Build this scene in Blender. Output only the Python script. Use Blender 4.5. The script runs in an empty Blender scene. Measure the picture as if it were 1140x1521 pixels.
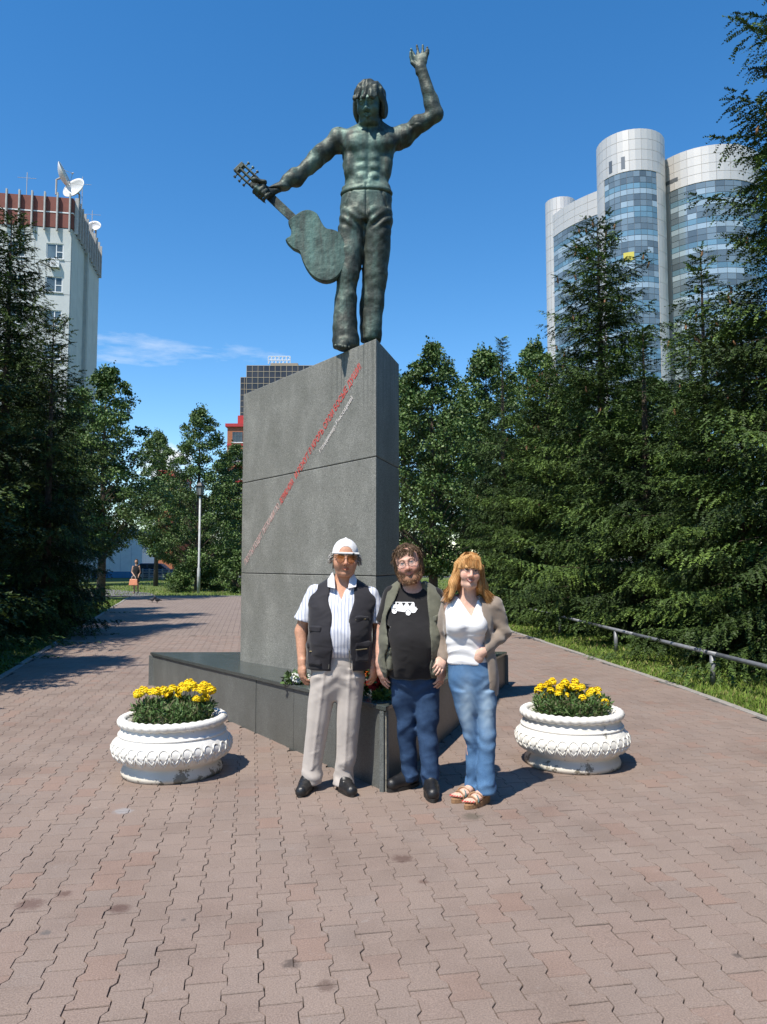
import bpy, bmesh, math, random
import numpy as np
from mathutils import Vector, Matrix

# ------------------------------------------------------------------ camera, sky, sun, exposure
R = math.radians
scene = bpy.context.scene
COL = scene.collection
FPX, CX, CY, HZ, CAMH = 1130.0, 570.0, 760.5, 838.0, 1.58       # photo is 1140 x 1521
PITCH = math.atan((HZ - CY) / FPX)
cam_d = bpy.data.cameras.new('camera'); cam = bpy.data.objects.new('camera', cam_d)
COL.objects.link(cam); scene.camera = cam
cam_d.sensor_fit = 'HORIZONTAL'; cam_d.sensor_width = 36.0; cam_d.lens = 36.0 * FPX / 1140.0
cam_d.clip_start = 0.05; cam_d.clip_end = 5000
cam.location = (0, 0, CAMH); cam.rotation_euler = (math.pi / 2 + PITCH, 0, 0)

SUN_EL, SUN_AZ = R(60), math.atan2(-0.60, -0.80)                # to-sun azimuth (x, y)
world = bpy.data.worlds.new('World'); scene.world = world; world.use_nodes = True
wt = world.node_tree; wt.nodes.clear()
def wn(t, **k):
    n = wt.nodes.new(t)
    for a, b in k.items(): setattr(n, a, b)
    return n
w_out = wn('ShaderNodeOutputWorld'); w_bg = wn('ShaderNodeBackground'); w_sky = wn('ShaderNodeTexSky')
w_sky.sky_type = 'NISHITA'; w_sky.sun_disc = False; w_sky.sun_elevation = SUN_EL
w_sky.sun_rotation = SUN_AZ; w_sky.altitude = 250; w_sky.air_density = 1.0; w_sky.dust_density = 0.0; w_sky.ozone_density = 1.5
w_hs = wn('ShaderNodeHueSaturation'); w_hs.inputs['Saturation'].default_value = 1.35; w_hs.inputs['Value'].default_value = 1.0
wt.links.new(w_sky.outputs[0], w_hs.inputs['Color'])
# fair-weather cloud wisps low over the city
w_tc = wn('ShaderNodeTexCoord')
w_map = wn('ShaderNodeMapping'); w_map.inputs['Scale'].default_value = (2.0, 2.0, 10); w_map.inputs['Location'].default_value = (0.35, 0.0, 0.4)
w_no = wn('ShaderNodeTexNoise'); w_no.inputs['Scale'].default_value = 5.5; w_no.inputs['Detail'].default_value = 9; w_no.inputs['Roughness'].default_value = 0.62
wt.links.new(w_tc.outputs['Generated'], w_map.inputs[0]); wt.links.new(w_map.outputs[0], w_no.inputs['Vector'])
def wdir(px, py):
    v = Vector(((px - CX) / FPX, math.cos(PITCH) - math.sin(PITCH) * (CY - py) / FPX, math.sin(PITCH) + math.cos(PITCH) * (CY - py) / FPX)); v.normalize(); return v
def cloud_mask(d, sx, sz):
    s = wn('ShaderNodeVectorMath', operation='SUBTRACT'); s.inputs[1].default_value = d
    wt.links.new(w_tc.outputs['Generated'], s.inputs[0])
    m = wn('ShaderNodeVectorMath', operation='MULTIPLY'); m.inputs[1].default_value = (1 / sx, 1 / sx, 1 / sz)
    wt.links.new(s.outputs[0], m.inputs[0])
    l = wn('ShaderNodeVectorMath', operation='LENGTH'); wt.links.new(m.outputs[0], l.inputs[0])
    r = wn('ShaderNodeMapRange'); r.inputs[1].default_value = 1.0; r.inputs[2].default_value = 0.0; r.inputs[3].default_value = 0; r.inputs[4].default_value = 1
    wt.links.new(l.outputs['Value'], r.inputs[0]); return r
def wmath(op, a, b):
    n = wn('ShaderNodeMath', operation=op)
    for i, v in enumerate((a, b)):
        if isinstance(v, (int, float)): n.inputs[i].default_value = v
        else: wt.links.new(v, n.inputs[i])
    return n.outputs[0]
m1 = cloud_mask(wdir(252, 522), 0.21, 0.026)
m2 = cloud_mask(wdir(242, 690), 0.05, 0.040)
def puff(mask, gain, lo, hi, top):
    n_ = wmath('MULTIPLY', wmath('SUBTRACT', w_no.outputs[0], 0.5), gain)
    t_ = wmath('MULTIPLY', wmath('ADD', mask.outputs[0], n_), wmath('MINIMUM', wmath('MULTIPLY', mask.outputs[0], 4.0), 1.0))
    r_ = wn('ShaderNodeMapRange'); r_.inputs[1].default_value = lo; r_.inputs[2].default_value = hi; r_.inputs[4].default_value = top
    wt.links.new(t_, r_.inputs[0]); return r_
r1 = puff(m1, 3.4, 0.36, 1.15, 0.30)
r2 = puff(m2, 2.2, 0.30, 0.75, 0.92)
w_mix = wn('ShaderNodeMixRGB'); w_mix.inputs[2].default_value = (5.6, 5.75, 5.9, 1)
wt.links.new(wmath('MAXIMUM', r1.outputs[0], r2.outputs[0]), w_mix.inputs[0]); wt.links.new(w_hs.outputs[0], w_mix.inputs[1])
wt.links.new(w_mix.outputs[0], w_bg.inputs[0]); w_bg.inputs[1].default_value = 0.15
wt.links.new(w_bg.outputs[0], w_out.inputs[0])

sun_d = bpy.data.lights.new('sun', 'SUN'); sun_o = bpy.data.objects.new('sun', sun_d); COL.objects.link(sun_o)
sun_d.energy = 5.0; sun_d.angle = R(0.53); sun_d.color = (1.0, 0.93, 0.82)
to_sun = Vector((math.sin(SUN_AZ) if False else -0.60 * math.cos(SUN_EL), -0.80 * math.cos(SUN_EL), math.sin(SUN_EL)))
sun_o.rotation_euler = to_sun.to_track_quat('Z', 'Y').to_euler(); sun_o.location = (-8, -10, 20)
w_sky.sun_rotation = math.atan2(to_sun.x, to_sun.y)
vs = scene.view_settings
vs.view_transform = 'Standard'; vs.look = 'None'; vs.exposure = 0.40; vs.gamma = 1.0; vs.use_curve_mapping = False
scene.render.engine = 'CYCLES'
scene.cycles.use_denoising = True; scene.cycles.max_bounces = 6; scene.cycles.transparent_max_bounces = 8
scene.cycles.caustics_reflective = False; scene.cycles.caustics_refractive = False

# ------------------------------------------------------------------ measuring helpers (metres)
_c, _s = math.cos(PITCH), math.sin(PITCH)
def ray(px, py):
    vx, vz = (px - CX) / FPX, (CY - py) / FPX
    return vx, _c - _s * vz, _s + _c * vz
def gnd(px, py, h=0.0):
    x, y, z = ray(px, py); t = (h - CAMH) / z
    return Vector((x * t, y * t, h))
def at(px, py, Y):
    x, y, z = ray(px, py); t = Y / y
    return Vector((x * t, Y, CAMH + z * t))

# ------------------------------------------------------------------ object helpers
def link(o, parent=None):
    COL.objects.link(o)
    if parent is not None: o.parent = parent
    return o
def tag(o, label=None, cat=None, group=None, kind=None):
    if label: o['label'] = label
    if cat: o['category'] = cat
    if group: o['group'] = group
    if kind: o['kind'] = kind
    return o
def thing(name, label, cat, loc=(0, 0, 0), rz=0.0, group=None):
    o = bpy.data.objects.new(name, None); o.empty_display_size = 0.2
    o.location = loc; o.rotation_euler = (0, 0, rz); link(o)
    return tag(o, label, cat, group)
def mesh_obj(name, verts, faces, mat, parent=None, smooth=False, loc=None):
    me = bpy.data.meshes.new(name)
    me.from_pydata([tuple(v) for v in verts], [], [tuple(f) for f in faces]); me.update()
    if smooth: me.polygons.foreach_set('use_smooth', [True] * len(me.polygons))
    if mat is not None: me.materials.append(mat)
    o = bpy.data.objects.new(name, me); link(o, parent)
    if loc is not None: o.location = loc
    return o
def np_obj(name, V, F, mat, parent=None, smooth=False, colors=None, attr=None):
    """V (n,3) float, F (m,3|4) int -> one mesh object; fast path."""
    me = bpy.data.meshes.new(name)
    V = np.ascontiguousarray(V, np.float32); F = np.ascontiguousarray(F, np.int32)
    k = F.shape[1]
    me.vertices.add(len(V)); me.vertices.foreach_set('co', V.ravel())
    me.loops.add(F.size); me.loops.foreach_set('vertex_index', F.ravel())
    me.polygons.add(len(F)); me.polygons.foreach_set('loop_start', np.arange(0, F.size, k, dtype=np.int32))
    me.polygons.foreach_set('loop_total', np.full(len(F), k, np.int32))
    me.polygons.foreach_set('use_smooth', np.full(len(F), bool(smooth)))
    me.update(calc_edges=True); me.validate()
    if colors is not None:
        a = me.color_attributes.new('tint', 'FLOAT_COLOR', 'POINT')
        c = np.ones((len(V), 4), np.float32); c[:, :3] = colors
        a.data.foreach_set('color', c.ravel())
    if attr is not None:
        a = me.attributes.new('rnd', 'FLOAT', 'POINT'); a.data.foreach_set('value', np.ascontiguousarray(attr, np.float32))
    if mat is not None: me.materials.append(mat)
    o = bpy.data.objects.new(name, me); link(o, parent); return o
class MB:
    """collects shapes into one mesh"""
    def __init__(s): s.v = []; s.f = []
    def add(s, vs, fs):
        n = len(s.v); s.v += [tuple(v) for v in vs]; s.f += [tuple(i + n for i in f) for f in fs]; return s
    def box(s, x0, x1, y0, y1, z0, z1, M=None):
        vs = [Vector(p) for p in ((x0,y0,z0),(x1,y0,z0),(x1,y1,z0),(x0,y1,z0),(x0,y0,z1),(x1,y0,z1),(x1,y1,z1),(x0,y1,z1))]
        if M is not None: vs = [M @ v for v in vs]
        return s.add(vs, [(0,3,2,1),(4,5,6,7),(0,1,5,4),(1,2,6,5),(2,3,7,6),(3,0,4,7)])
    def prism(s, poly, z0, z1, M=None):
        n = len(poly); vs = [Vector((p[0], p[1], z0)) for p in poly] + [Vector((p[0], p[1], z1)) for p in poly]
        if M is not None: vs = [M @ v for v in vs]
        fs = [tuple(range(n - 1, -1, -1)), tuple(range(n, 2 * n))] + [(i, (i + 1) % n, n + (i + 1) % n, n + i) for i in range(n)]
        return s.add(vs, fs)
    def tube(s, pts, rads, n=8, cap=True):
        pts = [Vector(p) for p in pts]
        if not hasattr(rads, '__len__'): rads = [rads] * len(pts)
        base = len(s.v); up = None
        for i, p in enumerate(pts):
            d = (pts[min(i + 1, len(pts) - 1)] - pts[max(i - 1, 0)]).normalized()
            if up is None: up = Vector((0, 0, 1)) if abs(d.z) < .9 else Vector((1, 0, 0))
            a = d.cross(up).normalized(); b = a.cross(d).normalized(); up = b
            for k in range(n):
                t = 2 * math.pi * k / n
                s.v.append(tuple(p + (a * math.cos(t) + b * math.sin(t)) * rads[i]))
        for i in range(len(pts) - 1):
            for k in range(n):
                s.f.append((base + i*n + k, base + i*n + (k+1) % n, base + (i+1)*n + (k+1) % n, base + (i+1)*n + k))
        if cap:
            s.f.append(tuple(base + k for k in range(n - 1, -1, -1)))
            s.f.append(tuple(base + (len(pts)-1)*n + k for k in range(n)))
        return s
    def lathe(s, prof, n=32, c=(0, 0, 0), cap=True):
        base = len(s.v)
        for r, z in prof:
            for k in range(n):
                t = 2 * math.pi * k / n
                s.v.append((c[0] + r * math.cos(t), c[1] + r * math.sin(t), c[2] + z))
        for i in range(len(prof) - 1):
            for k in range(n):
                s.f.append((base + i*n + k, base + i*n + (k+1) % n, base + (i+1)*n + (k+1) % n, base + (i+1)*n + k))
        if cap:
            s.f.append(tuple(base + k for k in range(n - 1, -1, -1)))
            s.f.append(tuple(base + (len(prof)-1)*n + k for k in range(n)))
        return s
    def build(s, name, mat, parent=None, smooth=False, loc=None, bevel=0.0, seg=2):
        o = mesh_obj(name, s.v, s.f, mat, parent, smooth, loc)
        if bevel: 
            m = o.modifiers.new('bevel', 'BEVEL'); m.width = bevel; m.segments = seg; m.limit_method = 'ANGLE'; m.angle_limit = R(40)
        return o

# ------------------------------------------------------------------ material helpers
def new_mat(name):
    m = bpy.data.materials.new(name); m.use_nodes = True
    nt = m.node_tree; return m, nt, nt.nodes['Principled BSDF']
def nd(nt, t, **k):
    n = nt.nodes.new(t)
    for a, b in k.items():
        if a.startswith('i_'):
            key = a[2:]; key = int(key) if key.isdigit() else key.replace('_', ' ')
            n.inputs[key].default_value = b
        else: setattr(n, a, b)
    return n
def ramp(nt, fac, stops):
    r = nt.nodes.new('ShaderNodeValToRGB'); e = r.color_ramp.elements
    while len(e) < len(stops): e.new(0.5)
    for el, (p, c) in zip(e, stops): el.position = p; el.color = (*c, 1) if len(c) == 3 else c
    nt.links.new(fac, r.inputs[0]); return r.outputs[0]
def mat(name, col, rough=0.6, var=0.12, scale=8.0, bump=0.0, bscale=None, metal=0.0, spec=0.5, coords='Object', col2=None, detail=5, sheen=0.0, bdist=0.01):
    m, nt, b = new_mat(name); L = nt.links.new
    tc = nd(nt, 'ShaderNodeTexCoord')
    n = nd(nt, 'ShaderNodeTexNoise'); n.inputs['Scale'].default_value = scale; n.inputs['Detail'].default_value = detail; n.inputs['Roughness'].default_value = .6
    L(tc.outputs[coords], n.inputs['Vector'])
    c1 = tuple(max(0, x * (1 - var)) for x in col); c2 = col2 or tuple(min(1, x * (1 + var)) for x in col)
    L(ramp(nt, n.outputs[0], [(.3, c1), (.7, c2)]), b.inputs['Base Color'])
    b.inputs['Roughness'].default_value = rough; b.inputs['Metallic'].default_value = metal; b.inputs['Specular IOR Level'].default_value = spec
    if sheen: b.inputs['Sheen Weight'].default_value = sheen
    if bump:
        n2 = nd(nt, 'ShaderNodeTexNoise'); n2.inputs['Scale'].default_value = bscale or scale * 4; n2.inputs['Detail'].default_value = 4
        L(tc.outputs[coords], n2.inputs['Vector'])
        bp = nd(nt, 'ShaderNodeBump'); bp.inputs['Strength'].default_value = bump; bp.inputs['Distance'].default_value = bdist
        L(n2.outputs[0], bp.inputs['Height']); L(bp.outputs[0], b.inputs['Normal'])
    return m
def tint_mat(name, rough=0.6, bump=0.0, bscale=300, sheen=0.0, sss=0.0, spec=0.4, var=0.08, vscale=40):
    """base colour read from the mesh's own colour attribute, with fine grain"""
    m, nt, b = new_mat(name); L = nt.links.new
    a = nd(nt, 'ShaderNodeVertexColor'); a.layer_name = 'tint'
    tc = nd(nt, 'ShaderNodeTexCoord'); n = nd(nt, 'ShaderNodeTexNoise'); n.inputs['Scale'].default_value = vscale; n.inputs['Detail'].default_value = 4
    L(tc.outputs['Object'], n.inputs['Vector'])
    mx = nd(nt, 'ShaderNodeMixRGB', blend_type='MULTIPLY'); mx.inputs[0].default_value = 1
    L(a.outputs[0], mx.inputs[1]); L(ramp(nt, n.outputs[0], [(.3, (1-var,)*3), (.7, (1.0,)*3)]), mx.inputs[2])
    L(mx.outputs[0], b.inputs['Base Color']); b.inputs['Roughness'].default_value = rough; b.inputs['Specular IOR Level'].default_value = spec
    if sheen: b.inputs['Sheen Weight'].default_value = sheen
    if sss:
        b.inputs['Subsurface Weight'].default_value = sss; b.inputs['Subsurface Radius'].default_value = (0.01, 0.004, 0.002); b.inputs['Subsurface Scale'].default_value = 1.0
    if bump:
        n2 = nd(nt, 'ShaderNodeTexNoise'); n2.inputs['Scale'].default_value = bscale; n2.inputs['Detail'].default_value = 3
        L(tc.outputs['Object'], n2.inputs['Vector'])
        bp = nd(nt, 'ShaderNodeBump'); bp.inputs['Strength'].default_value = bump; bp.inputs['Distance'].default_value = 0.003
        L(n2.outputs[0], bp.inputs['Height']); L(bp.outputs[0], b.inputs['Normal'])
    return m
def flat(name, col, rough=0.5, metal=0.0, spec=0.5):
    m, nt, b = new_mat(name); b.inputs['Base Color'].default_value = (*col, 1); b.inputs['Roughness'].default_value = rough
    b.inputs['Metallic'].default_value = metal; b.inputs['Specular IOR Level'].default_value = spec; return m

# ------------------------------------------------------------------ implicit-surface modeller (smooth unions -> one continuous mesh)
class Field:
    def __init__(s, xs, ys, zs):
        s.ax = [np.asarray(a, np.float32) for a in (xs, ys, zs)]
        s.D = np.full([len(a) for a in s.ax], 9.0, np.float32)
    def sub(s, lo, hi):
        sl = []
        for a, l, h in zip(s.ax, lo, hi):
            i0 = max(0, int(np.searchsorted(a, l)) - 1); i1 = min(len(a), int(np.searchsorted(a, h)) + 1)
            if i1 <= i0: return None, None
            sl.append(slice(i0, i1))
        sl = tuple(sl)
        return sl, (s.ax[0][sl[0]][:, None, None], s.ax[1][sl[1]][None, :, None], s.ax[2][sl[2]][None, None, :])
    def put(s, sl, d, k, mode):
        A = s.D[sl]
        if mode == 'add':
            if k > 0:
                h = np.maximum(k - np.abs(A - d), 0) / k; r = np.minimum(A, d) - h * h * k * .25
            else: r = np.minimum(A, d)
        elif mode == 'cut':
            if k > 0:
                h = np.maximum(k - np.abs(A + d), 0) / k; r = np.maximum(A, -d) + h * h * k * .25
            else: r = np.maximum(A, -d)
        else:
            r = np.maximum(A, d)
        s.D[sl] = r
    def cone(s, a, b, ra, rb, k=0.02, mode='add', flat=None, pad=None):
        a = np.array(a, np.float32); b = np.array(b, np.float32); m = max(ra, rb) + (pad if pad is not None else k + .03)
        if flat is not None: m = m * max(1, flat[1]) + .01
        sl, P = s.sub(np.minimum(a, b) - m, np.maximum(a, b) + m)
        if sl is None: return s
        ba = b - a; L = float(ba @ ba) + 1e-12
        dx, dy, dz = P[0] - a[0], P[1] - a[1], P[2] - a[2]
        t = np.clip((dx * ba[0] + dy * ba[1] + dz * ba[2]) / L, 0, 1)
        vx, vy, vz = dx - t * ba[0], dy - t * ba[1], dz - t * ba[2]
        if flat is not None:                       # (axis, factor): stretch the section along axis by factor
            n = np.array(flat[0], np.float32); n /= np.linalg.norm(n); q = (vx * n[0] + vy * n[1] + vz * n[2]) * (1 - 1 / flat[1])
            vx, vy, vz = vx - q * n[0], vy - q * n[1], vz - q * n[2]
        s.put(sl, np.sqrt(vx * vx + vy * vy + vz * vz) - (ra + (rb - ra) * t), k, mode); return s
    def ell(s, c, r, k=0.02, mode='add', M=None):
        c = np.array(c, np.float32); r = np.array(r, np.float32); m = float(r.max()) + k + .02
        sl, P = s.sub(c - m, c + m)
        if sl is None: return s
        x, y, z = P[0] - c[0], P[1] - c[1], P[2] - c[2]
        if M is not None:
            M = np.array(M, np.float32)
            x, y, z = (M[0][0]*x + M[1][0]*y + M[2][0]*z, M[0][1]*x + M[1][1]*y + M[2][1]*z, M[0][2]*x + M[1][2]*y + M[2][2]*z)
        k0 = np.sqrt((x/r[0])**2 + (y/r[1])**2 + (z/r[2])**2); k1 = np.sqrt((x/r[0]**2)**2 + (y/r[1]**2)**2 + (z/r[2]**2)**2) + 1e-6
        s.put(sl, k0 * (k0 - 1) / k1, k, mode); return s
    def loft(s, secs, k=0.02, mode='add', p=2.3, cap=0.012):
        """secs: (z, cx, cy, rx, ry[, yaw]) bottom to top; smooth superellipse sections"""
        S = np.array([tuple(q) + (0.0,) * (6 - len(q)) for q in secs], np.float32); S = S[np.argsort(S[:, 0])]
        m = float(max(S[:, 3].max(), S[:, 4].max())) + k + .03
        lo = (S[:, 1].min() - m, S[:, 2].min() - m, S[0, 0] - k - .03); hi = (S[:, 1].max() + m, S[:, 2].max() + m, S[-1, 0] + k + .03)
        sl, P = s.sub(lo, hi)
        if sl is None: return s
        z = P[2].ravel(); zc = np.clip(z, S[0, 0], S[-1, 0])
        def ip(j):                                   # smooth (cubic Hermite) interpolation
            zz, vv = S[:, 0], S[:, j]
            g = np.gradient(vv, zz) if len(zz) > 1 else np.zeros_like(vv)
            i = np.clip(np.searchsorted(zz, zc) - 1, 0, len(zz) - 2); h = zz[i+1] - zz[i]; t = (zc - zz[i]) / h
            return ((1+2*t)*(1-t)**2*vv[i] + t*(1-t)**2*h*g[i] + t*t*(3-2*t)*vv[i+1] + t*t*(t-1)*h*g[i+1])[None, None, :]
        cx, cy, rx, ry, yw = ip(1), ip(2), np.maximum(ip(3), .004), np.maximum(ip(4), .004), ip(5)
        dx, dy = P[0] - cx, P[1] - cy
        c, n = np.cos(yw), np.sin(yw); u, v = c * dx + n * dy, -n * dx + c * dy
        q = (np.abs(u / rx) ** p + np.abs(v / ry) ** p) ** (1 / p)
        d = (q - 1) * np.minimum(rx, ry) * np.clip(.6 + .4 * np.maximum(rx, ry) / np.minimum(rx, ry), 1, 1.5)
        e = np.maximum(S[0, 0] - P[2], P[2] - S[-1, 0]) + cap
        d = np.maximum(d, e - cap) if cap <= 0 else np.where(e > 0, np.sqrt(np.maximum(d + cap, 0) ** 2 + np.maximum(e, 0) ** 2) + np.minimum(np.maximum(d + cap, e), 0) - cap, d)
        s.put(sl, d.astype(np.float32), k, mode); return s
    def box(s, lo, hi, k=0.0, mode='cut', M=None, r=0.0):
        """axis box, or box in frame M (4x4) ; lo/hi in that frame"""
        lo = np.array(lo, np.float32); hi = np.array(hi, np.float32)
        if M is None: blo, bhi = lo - k - .03, hi + k + .03
        else:
            cs = np.array([M @ Vector((a, b, c)) for a in (lo[0], hi[0]) for b in (lo[1], hi[1]) for c in (lo[2], hi[2])])
            blo, bhi = cs.min(0) - k - .03, cs.max(0) + k + .03
        sl, P = s.sub(blo, bhi)
        if sl is None: return s
        x, y, z = P
        if M is not None:
            I = M.inverted()
            x, y, z = (I[0][0]*x+I[0][1]*y+I[0][2]*z+I[0][3], I[1][0]*x+I[1][1]*y+I[1][2]*z+I[1][3], I[2][0]*x+I[2][1]*y+I[2][2]*z+I[2][3])
        c = (lo + hi) / 2; h = (hi - lo) / 2 - r
        qx, qy, qz = np.abs(x - c[0]) - h[0], np.abs(y - c[1]) - h[1], np.abs(z - c[2]) - h[2]
        d = np.sqrt(np.maximum(qx, 0)**2 + np.maximum(qy, 0)**2 + np.maximum(qz, 0)**2) + np.minimum(np.maximum(np.maximum(qx, qy), qz), 0) - r
        s.put(sl, d.astype(np.float32), k, mode); return s
    def fn(s, lo, hi, f, k=0.0, mode='cut'):
        sl, P = s.sub(lo, hi)
        if sl is None: return s
        s.put(sl, np.broadcast_to(f(*P), s.D[sl].shape).astype(np.float32), k, mode); return s
    def warp(s, lo, hi, f):
        """add a displacement to the field near the surface"""
        sl, P = s.sub(lo, hi)
        if sl is None: return s
        A = s.D[sl]; s.D[sl] = A + np.broadcast_to(f(*P), A.shape) * np.clip(1.5 - np.abs(A) / .06, 0, 1); return s
    def mesh(s):
        D = s.D; nx, ny, nz = D.shape; S = D < 0
        cnt = np.zeros((nx-1, ny-1, nz-1), np.uint8)
        offs = [(i, j, k) for i in (0, 1) for j in (0, 1) for k in (0, 1)]
        for i, j, k in offs: cnt += S[i:nx-1+i, j:ny-1+j, k:nz-1+k]
        act = (cnt > 0) & (cnt < 8); I, J, K = np.nonzero(act)
        idx = np.full(act.shape, -1, np.int32); idx[I, J, K] = np.arange(len(I))
        C = {o: D[I+o[0], J+o[1], K+o[2]] for o in offs}
        acc = np.zeros((len(I), 3), np.float32); n = np.zeros(len(I), np.float32)
        for a in offs:
            for ax in range(3):
                if a[ax]: continue
                b = list(a); b[ax] = 1; b = tuple(b)
                va, vb = C[a], C[b]; m = (va < 0) != (vb < 0)
                t = np.where(m, va / np.where(m, va - vb, 1), 0)
                for q in range(3): acc[:, q] += np.where(m, t if q == ax else a[q], 0)
                n += m
        acc /= n[:, None]
        V = np.stack([ax[i] + (ax[i+1] - ax[i]) * f for ax, i, f in zip(s.ax, (I, J, K), acc.T)], 1)
        F = []
        for ax in range(3):
            lo = [slice(1, -1)] * 3; lo[ax] = slice(0, -1); hi = list(lo); hi[ax] = slice(1, None)
            a, b = S[tuple(lo)], S[tuple(hi)]
            for inside in (True, False):
                e = np.argwhere((a != b) & (a == inside)); 
                if not len(e): continue
                e[:, [q for q in range(3) if q != ax]] += 1
                p, q = [(1, 2), (2, 0), (0, 1)][ax]
                def cell(dp, dq):
                    g = e.copy(); g[:, p] -= dp; g[:, q] -= dq; return idx[g[:, 0], g[:, 1], g[:, 2]]
                quad = np.stack([cell(1, 1), cell(0, 1), cell(0, 0), cell(1, 0)], 1)
                F.append(quad if inside else quad[:, ::-1])
        F = np.concatenate(F); F = F[(F >= 0).all(1)]
        return V, F
def axis(lo, hi, step, fine=()):
    """1-D sample positions; fine = [(lo, hi, step), ...] are sampled closer"""
    out = [lo]
    while out[-1] < hi:
        x = out[-1]; st = step
        for a, b, f in fine:
            if a - 0.03 <= x <= b: st = min(st, f)
        out.append(x + st)
    return np.array(out, np.float32)
def waves(seed, n, kmin, kmax, aniso=(1, 1, 1)):
    rg = np.random.RandomState(seed); K = rg.normal(size=(n, 3)) * np.array(aniso); K /= np.linalg.norm(K, axis=1)[:, None]
    K *= rg.uniform(kmin, kmax, (n, 1)); ph = rg.uniform(0, 6.28, n)
    def f(x, y, z):
        r = 0
        for k, p in zip(K, ph): r = r + np.sin(k[0]*x + k[1]*y + k[2]*z + p)
        return r / math.sqrt(n)
    return f
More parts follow.
